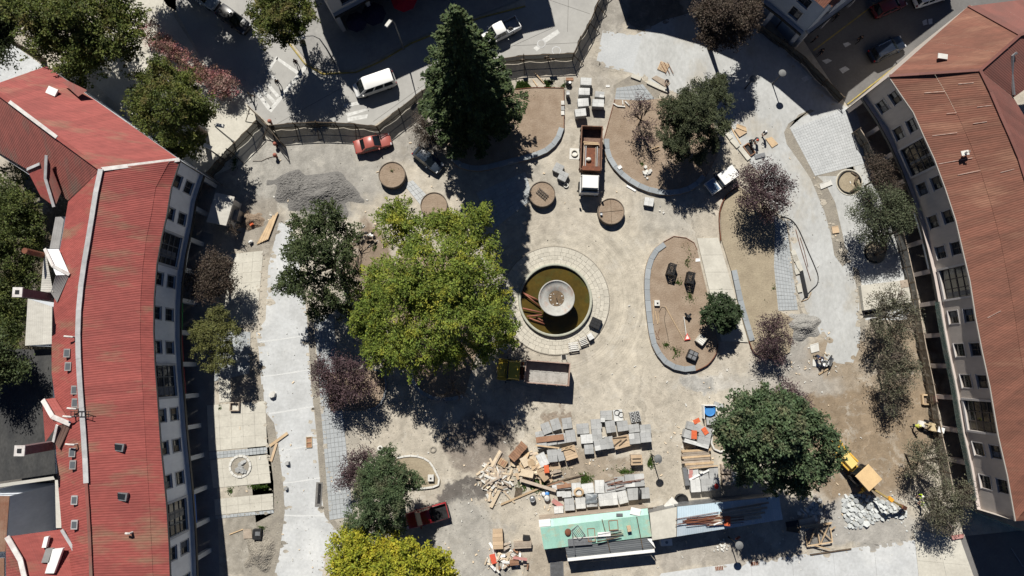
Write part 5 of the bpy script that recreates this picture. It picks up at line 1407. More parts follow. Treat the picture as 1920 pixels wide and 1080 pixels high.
for k in range(9):
 a, r = R.uniform(0, 6.28), R.uniform(.55, .85); m.ball((r * math.cos(a), r * math.sin(a), 2.14), R.uniform(.06, .15), 6, 4, (1, .7, .5))
m.build("stones_in_bowl", MT['offwhite'], t)
m = MB(); m.tube([(.02, 0, 2.1), (.02, -.05, 2.7)], .04, 6); m.build("water_jet_pipe", MT['dark_steel'], t)
# red pipes propped in the pool
def zp(x, y, z, ox=930, oy=455, s=4.8): return P(ox + x / s, oy + y / s, z)
for i, (a, b, lab) in enumerate((((232, 438, .75), (398, 578, .45), "longest red steel pipe, propped from the pool rim towards the bowl"), ((262, 460, .5), (385, 520, .4), "red pipe lying close along the longest one in the pool"), ((240, 590, .6), (412, 630, .5), "straight red pipe with a white end in the middle of the pool pipes"),
       ((278, 664, .6), (415, 650, .55), "short red pipe sloping up towards the bowl's shade"), ((300, 678, .5), (440, 733, .35), "lowest red pipe in the pool, running into the bowl's shade"), ((360, 665, .3), (425, 710, .25), "red pipe half sunk in the bowl's shade"))):
 p, q = zp(*a), zp(*b); c = (p + q) / 2
 g = tag(MB().tube([p - c, q - c], .085, 8).build("steel_pipe", MT['rust_pipe'], None, True, c), lab, "pipe", "red pipes in the fountain pool")
# paving rings round the pool: each stone its own piece
ring = sheet("fountain_paving", [(1041 + 101 * math.cos(k / 40 * 6.2832), 563 - 101 * math.sin(k / 40 * 6.2832)) for k in range(40)], .012, M('stone_bedding', (.33, .305, .255), (.27, .25, .21), scale=2))
for j, (r0, r1, n) in enumerate(((4.34, 4.86, 44), (4.86, 5.30, 48), (5.30, 5.74, 52), (5.74, 6.32, 46))):
 for k in range(n):
  a0, a1 = 6.2832 * (k + .5 * (j % 2)) / n, 6.2832 * (k + 1 + .5 * (j % 2)) / n
  g = .012 / r1
  z = .085 + R.uniform(-.009, .009)
  pl = [(fc.x + r * math.cos(a), fc.y + r * math.sin(a)) for r, a in ((r0 + .01, a0 + g), (r1 - .01, a0 + g), (r1 - .01, a1 - g), (r0 + .01, a1 - g))]
  m = MB(); m.prism(pl, .018, z); m.build("paving_stone", MT['pale_stone'], ring)
m = MB(); m.lathe([(6.32, .0), (6.32, .10), (6.40, .10), (6.40, .0)], 72, (fc.x, fc.y, 0)); m.build("paving_edge", MT['strip'], ring)

# round concrete planters filled with earth
for px, py, r, lab in ((737, 331, 1.6, "round earth-filled concrete planter with dry weeds, next to the red sedan"), (815, 388, 1.6, "round earth-filled planter half hidden under the ash"), (1016, 367, 1.55, "round earth-filled planter with a black iron rack lying in it"), (1144, 399, 1.58, "round earth-filled planter with crossed marks, beside the tipper truck's cab")):
 c = P(px, py)
 t = thing("round_planter", lab, "planter", c, 0, "round planters in the plaza")
 m = MB(); m.lathe([(r, 0), (r, .82), (r - .10, .82), (r - .10, .6)], 40); m.build("planter_ring", M("planter_rim", (.17, .135, .105), (.12, .10, .08), scale=2), t, True)
 m = MB(); m.disc((0, 0, .74), r - .1, 32); m.build("planter_soil", MT['soil'], t)
c = P(1016, 367)
t = thing("iron_rack", "black iron ladder-like rack lying in a round planter", "rack", (c.x, c.y, .78), -.7)
for y in (-.3, 0, .3): m = MB(); m.bar((-.75, y, .12), (.75, y, .12), .06, .06); m.build("rail", MT['dark_steel'], t)
for x in (-.6, -.3, 0, .3, .6): m = MB(); m.bar((x, -.3, .14), (x, .3, .14), .05, .05); m.build("rung", MT['dark_steel'], t)
for k, (a0) in enumerate((0.1, 1.6)):
 c = P(1144, 399); d = Vector((math.cos(a0), math.sin(a0), 0)) * 1.4
 m = MB(); m.bar(-d, d, .035, .02)
 tag(m.build("planter_batten", MT['wood_dark'], None, False, (c.x, c.y, .765 + k * .022)), ["thin dark batten lying across the planter beside the truck cab", "second dark batten crossing the first in the planter by the truck cab"][k], "batten", "battens on the planter")
c = P(1127, 402, .8); t = thing("bucket", "small blue-and-white bucket on the planter by the tipper cab", "bucket", (c.x, c.y, .75))
m = MB(); m.lathe([(.10, 0), (.15, .28), (.14, .28), (.1, .02)], 12); m.build("bucket_body", MT['blue'], t); m = MB(); m.disc((0, 0, .24), .13, 10); m.build("bucket_fill", MT['offwhite'], t)

# ---- site fence of dark netting on timber posts
def net_fence(label, pts, h=2.1, step=2.4, brace=True, group="netting fence round the building site", netm='net', rail=True, lean=0.0, side=1):
 w0 = [P(*p) for p in pts]
 c = sum(w0, Vector()) / len(w0)
 t = thing("site_fence", label, "fence", (c.x, c.y, 0), 0, group)
 pp = []
 for a, b in zip(w0, w0[1:]):
  n = max(1, round((b - a).length / step))
  pp += [a.lerp(b, k / n) for k in range(n)]
 pp.append(w0[-1]); pp = [p - Vector((c.x, c.y, 0)) for p in pp]
 for i, p in enumerate(pp):
  hh = h + R.uniform(-.05, .3)
  m = MB(); m.bar(p, p + Vector((R.uniform(-.06, .06), R.uniform(-.06, .06), hh)), .11, .09); m.build("post", MT['wood_dark'], t)
 for a, b in zip(pp, pp[1:]):
  d = (b - a).normalized(); nrm = Vector((-d.y, d.x, 0)) * side
  q = []
  for j in range(5):
   for z in (.05, h * .5, h - .02): q.append(a.lerp(b, j / 4) + nrm * (.05 + (.10 * math.sin(j * 1.7 + z) if 0 < j < 4 else 0)) + Vector((0, 0, z - (.07 * math.sin(j / 4 * 3.14) if z > 1.5 else 0))))
  m = MB(); m.add(q, [(3 * j + k, 3 * j + 3 + k, 3 * j + 4 + k, 3 * j + 1 + k) for j in range(4) for k in (0, 1)]); m.build("net_panel", MT[netm], t)
  if rail:
   m = MB(); m.bar(a + Vector((0, 0, h)) - nrm * .04, b + Vector((0, 0, h)) - nrm * .04, .07, .07); m.build("rail", MT['wood_grey' if netm != 'net' else 'wood_dark'], t)
   m = MB(); m.bar(a + Vector((0, 0, h * .45)) - nrm * .04, b + Vector((0, 0, h * .45)) - nrm * .04, .05, .06); m.build("rail", MT['wood_dark'], t)
  if brace and R.random() < .7:
   e = a + Vector((0, 0, h * .75)); f = a - nrm * 1.5 + Vector((0, 0, .04)); m = MB(); m.bar(e, f, .07, .07); m.build("brace", MT['wood_dark'], t)
 return t
net_fence("netting fence running up to the gate gap beside the street garden", [(401, 333), (440, 290), (474, 256), (492, 237)], side=1)
net_fence("short return of netting fence beside the red-topped bollards", [(478, 212), (512, 246), (536, 276)], side=1)
net_fence("netting fence along the road behind the red sedan", [(516, 246), (560, 242), (600, 240), (635, 241), (672, 243), (712, 248)], side=1)
net_fence("netting fence climbing from the red sedan towards the dark conifer", [(712, 248), (752, 217), (795, 183), (845, 150)], side=1)
net_fence("netting and plank fence above the grass strip, with boards hung on its posts", [(880, 136), (940, 124), (982, 118), (1028, 116), (1073, 114)], side=1)
net_fence("netting fence turning up to the top edge beside the pale slab field", [(1073, 114), (1085, 86), (1103, 55), (1116, 22), (1128, -8), (1140, -60)], side=1)
for px, py, z, wd, lab in ((979, 113, 1.9, .55, "dark square board on a fence post above the grass strip"), (1025, 108, 2.4, .6, "dark upper board on the plank fence's tallest post"), (1033, 112, 1.8, .9, "dark wide lower board on the plank fence's tallest post")):
 c = P(px, py, z); t = thing("notice_board", lab, "board", (c.x, c.y, z), .03)
 m = MB(); m.box((0, .02, 0), (wd, .05, .5)); m.build("board_face", MT['wood_dark'], t); m = MB(); m.box((0, -.03, 0), (.1, .06, .7)); m.build("board_batten", MT['wood_grey'], t)
def off_curve(cv, o, t0, t1, d, n): return [proj(cv.at(t0 + (t1 - t0) * i / n, d, 0) - o) for i in range(n + 1)]
nf = off_curve(cve, off, cve.L * .06, cve.L * .965, 1.35, 22)
net_fence("long dark netting fence along the arcade of the east block", nf, h=2.0, step=3.4, brace=False, group=None, netm='net_thin', rail=True, side=1)
net_fence("low dark netting on the shaded corner under the blue-grey block", [(1420, 60), (1460, 88), (1500, 118), (1540, 160), (1572, 192)], h=1.6, step=3, brace=False, group=None)

# bollards / traffic things by the fence corner
for px, py, lab in ((509, 231, "red-brown round-topped bollard outside the fence corner"), (519, 273, "red-brown round bollard just inside the fence corner"), (519, 294, "red-brown round bollard with a rope tied to it")):
 c = P(px, py); t = thing("bollard", lab, "bollard", c, 0, "bollards at the fence corner")
 m = MB(); m.tube([(0, 0, 0), (0, 0, .62)], .13, 10); m.build("bollard_post", MT['rust'], t); m = MB(); m.ball((0, 0, .68), .26, 10, 6); m.build("bollard_head", M("terracotta_paint", (.30, .11, .08), fine=.1), t, True)
m = MB(); pp = [P(x, y, .04) for x, y in ((474, 302), (490, 302), (500, 297), (510, 294), (518, 294))]; c = pp[2].copy(); m.tube([p - c for p in pp], .035, 5)
tag(m.build("rope", MT['bark_pale'], None, False, c), "slack brown rope on the dirt tied to a bollard", "rope")

# ---- lamps
def road_lamp(label, base, head, h, name="street_lamp"):
 b, hd = P(*base), P(*head, h)
 t = thing(name, label, "street lamp", b, 0, "road lamps")
 e = hd - b; e2 = Vector((e.x * .15, e.y * .15, h * .88))
 m = MB(); m.tube([(0, 0, 0), (0, 0, h * .5), (e2.x * .4, e2.y * .4, h * .84)], [.11, .085, .06], 8); m.build("pole", MT['steel'], t, True)
 m = MB(); m.tube([(e2.x * .4, e2.y * .4, h * .84), (e.x * .3, e.y * .3, h * .97), (e.x * .65, e.y * .65, h + .05), (e.x * .9, e.y * .9, h)], .045, 6); m.build("arm", MT['steel'], t, True)
 a = math.atan2(e.y, e.x)
 m = MB(); m.box((e.x, e.y, h), (1.0, .42, .16), a, .85); m.build("lamp_head", MT['offwhite'], t)
 m = MB(); m.tube([(0, 0, 0), (0, 0, .5)], .16, 8); m.build("base", MT['steel'], t)
road_lamp("road lamp with a long curved arm, in the shade beside the bronze street tree", (627, 117), (564, 71), 7.2)
road_lamp("road lamp whose white head catches the sun over the shaded pavement", (757, 92), (728, 44), 7.6)
road_lamp("road lamp with a white head above the netting fence corner", (438, 266), (412, 235), 6.2)
road_lamp("road lamp standing in the fence line, half lost in the garden shade", (420, 300), (389, 274), 6.0)
def plaza_lamp(label, base, h=3.7):
 t = thing("plaza_lamp", label, "street lamp", P(*base), 0, "disc-topped plaza lamps")
 m = MB(); m.tube([(0, 0, 0), (0, 0, .6), (0, 0, h)], [.10, .07, .055], 8); m.build("pole", MT['dark_steel'], t)
 m = MB(); m.lathe([(.03, h + .06), (.42, h), (.45, h - .04), (.42, h - .08), (.1, h - .06)], 20); m.build("lamp_disc", M('lamp_grey', (.16, .165, .165), fine=.1), t, True)
 m = MB(); m.tube([(0, 0, h - .45), (0, 0, h - .06)], .13, 10); m.build("lamp_glass", MT['lamp_clear'], t)
plaza_lamp("disc-topped lamp post on the dirt between the stockyard blocks", (1221, 852))
plaza_lamp("disc-topped lamp post below the long blue roof", (1366, 1007))
plaza_lamp("disc-topped lamp post in the sun below the blue-grey block's shade", (1397, 166), 2.8)
plaza_lamp("disc-topped lamp post at the edge of the promenade shade", (1448, 158), 3.2)
# small white kiosk roof in front of the white facade
q = [P(x, y, 2.7) for x, y in ((404, 361), (440, 369), (424, 423), (387, 416))]
c = sum(q, Vector()) / 4; c.z = 0
t = thing("kiosk", "small kiosk with a flat pale roof standing in front of the white facade", "kiosk", c)
m = MB(); m.prism([p - c for p in q][::-1], 2.58, 2.72, True); m.build("roof", PALE, t)
m = MB(); m.prism([(p - c) * .86 for p in q][::-1], 0, 2.58); m.build("wall", MT['offwhite'], t)
m = MB(); a, b = (q[1] - c) * .872, (q[2] - c) * .872; m.bar(Vector((a.x, a.y, 1.2)).lerp(Vector((b.x, b.y, 1.2)), .2), Vector((a.x, a.y, 1.2)).lerp(Vector((b.x, b.y, 1.2)), .8), .04, 1.6); m.build("shutter", MT['steel'], t)
m = MB(); m.prism([p - c + Vector((.0, 0, 0)) for p in W([(437, 392), (449, 394), (444, 413), (432, 411)], 1.4)], 0, 1.4); tag(m.build("cabinet", MT['steel'], None, False, c), "grey metal cabinet against the kiosk wall", "cabinet")
# white flat-topped box beside the east block
q = [P(x, y, .62) for x, y in ((1614, 535), (1706, 524), (1712, 566), (1668, 574), (1620, 582))]
c = sum(q, Vector()) / 5; c.z = 0
t = thing("site_platform", "white flat-topped concrete platform with a square hatch, partly under a bronze tree", "platform", c)
m = MB(); m.prism([p - c for p in q][::-1], 0, .62); m.build("platform_slab", MT['concrete_warm'], t)
h = [P(x, y, .63) - c for x, y in ((1687, 526), (1702, 524), (1704, 538), (1689, 540))]; m = MB(); m.prism(h[::-1], .622, .66); m.build("hatch", MT['wood_grey'], t)
m = MB(); m.prism([p - c for p in W([(1606, 583), (1625, 585), (1660, 579), (1660, 594), (1618, 596)], 0)], .021, .03); m.build("trench_floor", MT['rubber'], t)
# ================================================================ VEHICLES
def wheel(t, x, y, r, wd, z=None):
 z = r if z is None else z
 m = MB(); s = 14
 prof = [(r * .62, -wd / 2), (r * .96, -wd / 2), (r, -wd / 2 * .7), (r, wd / 2 * .7), (r * .96, wd / 2), (r * .62, wd / 2)]
 m.lathe(prof, s, close=False); m.v = [(a + x, c + y, b + z) for a, b, c in m.v]
 o = m.build("wheel", MT['rubber'], t, True)
 m = MB(); m.lathe([(.02, -wd * .36), (r * .62, -wd * .4), (r * .62, wd * .4), (.02, wd * .36)], s); m.v = [(a + x, c + y, b + z) for a, b, c in m.v]
 m.build("rim", MT['steel'], o)

def paint(name, c, coat=.6):
 return M("paint_" + name, c, fine=.0, rough=.35, coat=coat, spec=.4)

def car(label, front, rear, dims, paintm, kind="sedan", cat="car", name=None, group=None):
 """front/rear: photo pixels of the two bumpers; dims: length, width, height"""
 L, Wd, H = dims
 a, b = P(*front), P(*rear); c = (a + b) / 2
 rz = math.atan2(a.y - b.y, a.x - b.x)
 t = thing(name or {"van": "passenger_van", "pickup": "pickup_truck", "suv": "parked_car"}.get(kind, "parked_car"), label, cat, (c.x, c.y, 0), rz, group)
 hw = Wd / 2
 belt = {"sedan": .88, "hatch": .9, "suv": 1.02, "van": 1.08, "pickup": 1.06}[kind]
 hood = belt - (.06 if kind != "van" else .12)
 F, B = L / 2, -L / 2
 if kind == "sedan": cb, cbt, cft, cf = B + .75, B + 1.35, F - 2.05, F - 1.25; deck = belt
 elif kind == "hatch": cb, cbt, cft, cf = B + .25, B + .75, F - 1.85, F - 1.05; deck = belt
 elif kind == "suv": cb, cbt, cft, cf = B + .18, B + .5, F - 1.95, F - 1.15; deck = belt
 elif kind == "van": cb, cbt, cft, cf = B + .06, B + .25, F - 1.35, F - .55; deck = belt
 else: cb, cbt, cft, cf = B + 1.75, B + 1.95, F - 1.95, F - 1.25; deck = belt
 # lower body: lofted sections
 st = [(B, .80, .60, deck - .22), (B + .1, .92, .42, deck - .05), (B + .45, .985, .32, deck), (B + .8, 1.0, .3, deck), (cf - .4, 1.0, .3, belt), (cf, .99, .3, hood + .04), (F - .7, .97, .32, hood), (F - .28, .93, .36, hood - .08), (F - .06, .82, .42, hood - .2), (F, .70, .5, hood - .3)]
 if kind == "pickup": st = [(B, .96, .55, deck - .06), (B + .06, .98, .45, deck), (B + .8, 1.0, .34, deck), (cb, 1.0, .3, deck)] + st[4:]
 vs, fs = [], []
 sec = [(-.93, 0), (-1, .3), (-1, .72), (-.955, .93), (-.86, 1), (.86, 1), (.955, .93), (1, .72), (1, .3), (.93, 0)]
 bedcut = kind == "pickup"
 for x, wf, z0, z1 in st:
  for sx, sz in sec: vs.append((x, sx * wf * hw, z0 + (z1 - z0) * sz))
 n = len(sec)
 for i in range(len(st) - 1):
  for k in range(n - 1):
   if bedcut and k == 4 and i < 3: continue
   fs.append((i * n + k, i * n + k + 1, (i + 1) * n + k + 1, (i + 1) * n + k))
 fs.append(tuple(range(n - 1, -1, -1))); fs.append(tuple((len(st) - 1) * n + k for k in range(n)))
 m = MB(); m.add(vs, fs); m.build("body", paintm, t, True)
 if bedcut:
  m = MB(); zf = .72
  m.add([(B + .08, -hw * .82, zf), (cb - .03, -hw * .82, zf), (cb - .03, hw * .82, zf), (B + .08, hw * .82, zf)], [(0, 1, 2, 3)])
  m.bar((B + .08, -hw * .84, (zf + deck) / 2), (cb - .03, -hw * .84, (zf + deck) / 2), .05, deck - zf); m.bar((B + .08, hw * .84, (zf + deck) / 2), (cb - .03, hw * .84, (zf + deck) / 2), .05, deck - zf)
  m.build("cargo_bed", MT['steel'] if "white" in label else MT['black'], t)
  m = MB(); m.box((B + .04, 0, (zf + deck) / 2), (.07, hw * 1.8, deck - zf + .1)); m.build("tailgate", paintm, t)
 # greenhouse
 ti, bi = .80, .93
 bw, tw = hw * bi, hw * ti if kind != "van" else hw * .86
 zb, zt = belt - .01, H
 lo = [(cb, -bw * .95), (cb + .25, -bw), (cf - .35, -bw), (cf, -bw * .88), (cf, bw * .88), (cf - .35, bw), (cb + .25, bw), (cb, bw * .95)]
 hi = [(cbt, -tw * .94), (cbt + .2, -tw), (cft - .2, -tw), (cft, -tw * .92), (cft, tw * .92), (cft - .2, tw), (cbt + .2, tw), (cbt, tw * .94)]
 zr = zt - .05
 LV = [Vector((x, y, zb)) for x, y in lo]; HV = [Vector((x, y, zr)) for x, y in hi]
 def pane(nm, i, j, mat, sh=.12, out=.012):
  p = [LV[i], LV[j], HV[j], HV[i]]; cc = sum(p, Vector()) / 4
  nn = (p[1] - p[0]).cross(p[3] - p[0]).normalized()
  if nn.dot(cc - Vector(((cf + cb) / 2, 0, zb))) < 0: nn = -nn
  mm = MB(); mm.add([cc + (q - cc) * (1 - sh) + nn * out for q in p], [(0, 1, 2, 3)]); mm.build(nm, mat, t)
 m = MB(); m.add(LV + HV, [(i, (i + 1) % 8, 8 + (i + 1) % 8, 8 + i) for i in range(8)]); m.build("pillars", paintm, t)
 m = MB(); RV = [HV[i] + (Vector((sum(h.x for h in HV) / 8, 0, zr)) - HV[i]) * .10 + Vector((0, 0, .05)) for i in range(8)]
 m.add(HV + RV, [(i, (i + 1) % 8, 8 + (i + 1) % 8, 8 + i) for i in range(8)] + [tuple(range(8, 16))]); m.build("roof", paintm, t, True)
 pane("windshield", 3, 4, MT['car_glass'], .06); pane("rear_window", 7, 0, MT['car_glass'], .14)
 for i, j in ((1, 2), (5, 6)):
  p = [LV[i], LV[j], HV[j], HV[i]]
  nb = 3 if kind in ("van", "suv") else 2
  for k in range(nb):
   q0, q1 = k / nb + .025, (k + 1) / nb - .025
   p4 = [p[0].lerp(p[1], q0), p[0].lerp(p[1], q1), p[3].lerp(p[2], q1), p[3].lerp(p[2], q0)]
   cc = sum(p4, Vector()) / 4; s = Vector((0, 1 if cc.y > 0 else -1, .25)) * .014
   mm = MB(); mm.add([Vector((q.x, q.y, q.z + (.05 if ii < 2 else -.05))) + s for ii, q in enumerate(p4)], [(0, 1, 2, 3)]); mm.build("side_window", MT['car_glass'], t)
 for sy in (-1, 1):
  m = MB(); m.box((F - .16, sy * hw * .68, hood - .2), (.22, .34, .14), 0, .8); m.build("headlight", MT['lamp_clear'], t)
  m = MB(); m.box((B + .06, sy * hw * .78, deck - .16), (.1, .2, .22)); m.build("taillight", MT['lamp_red'], t)
  m = MB(); m.box((cf - .35, sy * (hw + .1), belt + .04), (.14, .2, .14)); m.build("mirror", paintm, t)
 wb = .30 * L
 for x in (-wb, wb):
  for sy in (-1, 1): wheel(t, x, sy * (hw - .12), .33 if kind not in ("pickup", "suv") else .37, .22)
 m = MB(); m.box((F - .0, 0, .45), (.1, Wd * .82, .2)); m.build("front_bumper", MT['black'], t)
 m = MB(); m.box((B + .0, 0, .5), (.1, Wd * .82, .2)); m.build("rear_bumper", MT['black'], t)
 m = MB(); m.box((0, 0, .24), (L * .8, Wd * .8, .1)); m.build("underbody", MT['black'], t)
 return t
PW = paint("white", (.74, .74, .72), .3);
car("white passenger van driving along the sunlit road", (664, 177), (745, 149), (5.15, 1.92, 1.93), PW, "van", "van")
t = car("faded red sedan parked beside the netting fence", (736, 263), (666, 281), (4.45, 1.74, 1.45), paint("faded_red", (.37, .105, .085), .3), "sedan")
t = car("blue-black hatchback reflecting the sky, parked under the leafless shrub", (827, 320), (781, 284), (3.9, 1.66, 1.45), paint("blue_black", (.03, .042, .06), .8), "hatch")
t = car("white double-cab pickup on the road with its load bed open", (899, 84), (974, 46), (5.2, 1.82, 1.75), PW, "pickup", "pickup")
car("dark red pickup half in shade beside the stout evergreen", (769, 974), (834, 955), (4.9, 1.85, 1.7), paint("dark_red", (.26, .008, .014), .7), "pickup", "pickup")
car("dark blue parked car with roof rails on the shaded street", (1688, 82), (1626, 112), (4.6, 1.84, 1.62), paint("navy", (.012, .018, .032), .3), "suv")
car("dark red car at the far side of the shaded street", (1692, 3), (1630, 30), (4.5, 1.78, 1.5), paint("maroon", (.10, .012, .01), .6), "hatch")
car("white car at the top edge of the shaded street", (1778, -14), (1704, 10), (4.9, 1.82, 1.5), PW, "suv")
car("silver-blue car entering at the top beside the deep-green tree", (414, 18), (352, -22), (4.5, 1.78, 1.5), paint("silver_blue", (.26, .33, .40), .6), "suv")
car("black car in deep shade beside the bronze street tree", (470, 62), (415, 22), (4.4, 1.8, 1.75), paint("black", (.01, .01, .012), .7), "suv")
# roof rails on the navy car are part of it
for o in bpy.data.objects:
 if o.get("label", "").startswith("dark blue parked car"):
  for sy in (-.62, .62): m = MB(); m.bar((-1.4, sy, 1.65), (.35, sy, 1.65), .05, .05); m.build("roof_rail", MT['chrome'], o)

# white utility truck with a high pale box roof and blue-reflecting windscreen
a, b = P(1320, 362), P(1374, 324); c = (a + b) / 2
t = thing("utility_vehicle", "boxy white off-road vehicle with a bright white roof, between the cypress and the purple plum", "car", (c.x, c.y, 0), math.atan2(a.y - b.y, a.x - b.x))
SB = paint("slate_blue_bonnet", (.16, .24, .36), .7)
m = MB(); m.box((-.15, 0, .75), (3.7, 1.7, .7), 0, .97); m.build("body", PW, t)
m = MB(); m.box((1.25, 0, 1.08), (1.15, 1.55, .16), 0, .9); m.build("bonnet", SB, t)
m = MB(); m.box((-.72, 0, 1.45), (2.35, 1.62, .72), 0, .9); m.build("cabin", MT['car_glass'], t)
m = MB(); m.box((-.78, 0, 1.86), (2.2, 1.52, .09), 0, .97); m.build("roof", MT['white'], t)
m = MB(); m.add([(.46, -.74, 1.15), (.46, .74, 1.15), (.33, .66, 1.8), (.33, -.66, 1.8)], [(0, 1, 2, 3)]); m.build("windshield", MT['car_glass'], t)
m = MB(); m.lathe([(.2, 0), (.36, .02), (.36, .2), (.2, .22)], 14); m.v = [(-2.08 - q[2], .15 + q[0], 1.0 + q[1]) for q in m.v]; m.build("spare_wheel", MT['rubber'], t)
for x in (-1.2, 1.2):
 for sy in (-1, 1): wheel(t, x, sy * .76, .36, .22)
for sy in (-1, 1):
 m = MB(); m.box((1.72, sy * .55, .85), (.12, .26, .2)); m.build("headlight", MT['lamp_clear'], t)
 m = MB(); m.box((.35, sy * .95, 1.3), (.12, .22, .2)); m.build("mirror", MT['black'], t)

# ---- tipper trucks
def tipper(label, front, rear, Wd, cab_m, bed_m, floor_m, cab_len, gap, bedh=1.15, bonnet=False, cat="dump truck"):
 a, b = P(*front), P(*rear); L = (a - b).length; c = (a + b) / 2
 t = thing("dump_truck", label, cat, (c.x, c.y, 0), math.atan2(a.y - b.y, a.x - b.x))
 F, B = L / 2, -L / 2; hw = Wd / 2
 bf = F - cab_len - gap
 m = MB(); m.box(((F + B) / 2 - .2, 0, .85), (L - .6, .9, .3)); m.build("chassis", MT['black'], t)
 z0, z1 = 1.25, 1.25 + bedh
 m = MB(); m.box(((bf + B) / 2, 0, z0), (bf - B, Wd, .1)); m.build("bed_floor", floor_m, t)
 for sy in (-1, 1):
  m = MB(); m.box(((bf + B) / 2, sy * (hw - .05), (z0 + z1) / 2 + .05), (bf - B, .1, bedh)); m.build("bed_side", bed_m, t)
  m = MB()
  for k in range(5): x = B + .3 + (bf - B - .6) * k / 4; m.box((x, sy * (hw + .04), (z0 + z1) / 2), (.1, .08, bedh));
  m.build("bed_ribs", bed_m, t)
 m = MB(); m.box((bf - .05, 0, (z0 + z1) / 2 + .2), (.1, Wd - .2, bedh + .3)); m.build("headboard", bed_m, t)
 m = MB(); m.box((B + .05, 0, (z0 + z1) / 2 + .05), (.1, Wd - .2, bedh)); m.build("tailgate", bed_m, t)
 cf = F - (0.9 if bonnet else 0.0)
 m = MB(); cl = cab_len - (0.9 if bonnet else 0)
 m.box((cf - cl / 2, 0, 1.35), (cl, Wd * .88, 1.1)); m.build("cab", cab_m, t)
 m = MB(); m.box((cf - cl / 2 - .05, 0, 2.2), (cl * .92, Wd * .84, .62), 0, .9); m.build("cab_glass", MT['car_glass'], t)
 m = MB(); m.box((cf - cl / 2 - .14, 0, 2.53), (cl * .80, Wd * .78, .12), 0, .9); m.build("roof", cab_m, t)
 for sy in (-1, 1):
  m = MB(); m.bar((cf - .12, sy * Wd * .40, 1.9), (cf - .3, sy * Wd * .36, 2.5), .1, .1); m.bar((cf - cl + .05, sy * Wd * .41, 1.9), (cf - cl + .12, sy * Wd * .37, 2.5), .14, .1); m.build("cab_pillar", cab_m, t)
  m = MB(); m.box((cf - .1, sy * (hw + .12), 2.0), (.12, .2, .4)); m.build("mirror", MT['black'], t)
  m = MB(); m.box((F + .02, sy * hw * .62, .85), (.1, .3, .22)); m.build("headlight", MT['lamp_clear'], t)
 if bonnet:
  m = MB(); m.box((F - .45, 0, 1.35), (.95, Wd * .72, .9), 0, .85); m.build("bonnet", cab_m, t)
  for sy in (-1, 1): m = MB(); m.box((F - .55, sy * hw * .82, 1.0), (1.0, .36, .2), 0, .8); m.build("mudguard", cab_m, t)
 m = MB(); m.box((F, 0, .62), (.16, Wd * .9, .3)); m.build("front_bumper", MT['black'] if not bonnet else cab_m, t)
 wheel(t, F - 1.15, -hw + .2, .5, .3); wheel(t, F - 1.15, hw - .2, .5, .3)
 for x in (B + 1.0, B + 2.1)[: 2 if L > 7 else 1]:
  for sy in (-1, 1): wheel(t, x, sy * (hw - .28), .5, .5)
 return t, (bf, B, hw, z0, z1)
TANB = M("tan_bed_floor", (.37, .36, .34), (.27, .26, .24), scale=1.2, fine=.15)
ty, _ = tipper("mustard-yellow bonneted dump truck with an empty pale bed, below the fountain", (934, 692), (1065, 702), 2.55, paint("mustard", (.52, .37, .045), .1), M("rusty_pink_bed", (.40, .30, .25), (.30, .20, .16), scale=2, fine=.12), TANB, 2.5, .55, 1.2, True)
bf, B_, hw, z0, z1 = _
m = MB()
for i in range(6):
 for j in range(2): x0 = B_ + .25 + (bf - B_ - .5) * i / 6; m.box((x0 + (bf - B_ - .5) / 12, -hw * .42 + hw * .84 * j, z0 + .06), ((bf - B_ - .5) / 6 - .13, hw * .76, .05))
m.build("floor_plates", TANB, ty)
m = MB(); m.tube([(bf + .3, -.5, 1.6), (bf + .3, .5, 1.6)], .14, 8); m.box((bf + .25, .75, 1.5), (.4, .5, .4)); m.box((bf + .28, -.8, 1.55), (.35, .4, .4)); m.build("hydraulic_gear", MT['rust'], ty)
tw_, _ = tipper("rusty-bedded dump truck with a white cab, parked between the two upper beds", (1102, 369), (1106, 249), 2.5, PW, M("rusty_bed", (.22, .12, .08), (.15, .09, .065), scale=2, fine=.2), M("rusty_bed_floor", (.13, .075, .055), (.21, .135, .10), scale=2, fine=.2), 2.0, .55, 1.15)
bf, B_, hw, z0, z1 = _
m = MB(); m.box((bf - .1, 0, z1 + .42), (.5, 2.1, .06)); m.build("cab_guard", MT['rust'], tw_)
for k, (x, y, l, mt) in enumerate(((-1.2, -.75, 3.2, 'wood_grey'), (-1.0, .8, 3.4, 'steel'), (-.9, .62, 3.2, 'wood_grey'), (-1.1, -.55, 3.0, 'steel'))):
 c = tw_.matrix_basis @ Vector((x + .8, y, 0)); m = MB(); m.box((0, 0, z0 + .12 + .03 * k), (l, .1, .1))
 tag(m.build("scaffold_tube", MT[mt], None, False, (c.x, c.y, 0), tw_.rotation_euler.z), ["long grey tube along the west side of the rusty truck bed", "long steel tube against the east side of the rusty truck bed", "tube second from the east side of the rusty truck bed", "tube second from the west side of the rusty truck bed"][k], "tube", "tubes in the rusty truck bed")
for k, (x, y, l) in enumerate(((1.15, 0, 2.0), (.9, 0, 2.0), (-2.2, 0, 1.8), (-2.0, .1, 1.8))):
 c = tw_.matrix_basis @ Vector((x, y, 0)); m = MB(); m.box((0, 0, z0 + .28 + .02 * k), (.12, l, .1))
 tag(m.build("timber_batten", MT['wood'], None, False, (c.x, c.y, 0), tw_.rotation_euler.z + R.uniform(-.03, .03)), ["batten across the rusty bed's front pile", "batten behind the front pile in the rusty bed", "batten across the rusty bed near the tailgate", "second batten near the rusty bed's tailgate"][k], "batten", "battens across the rusty truck bed")
c = tw_.matrix_basis @ Vector((-.15, -.2, 0))
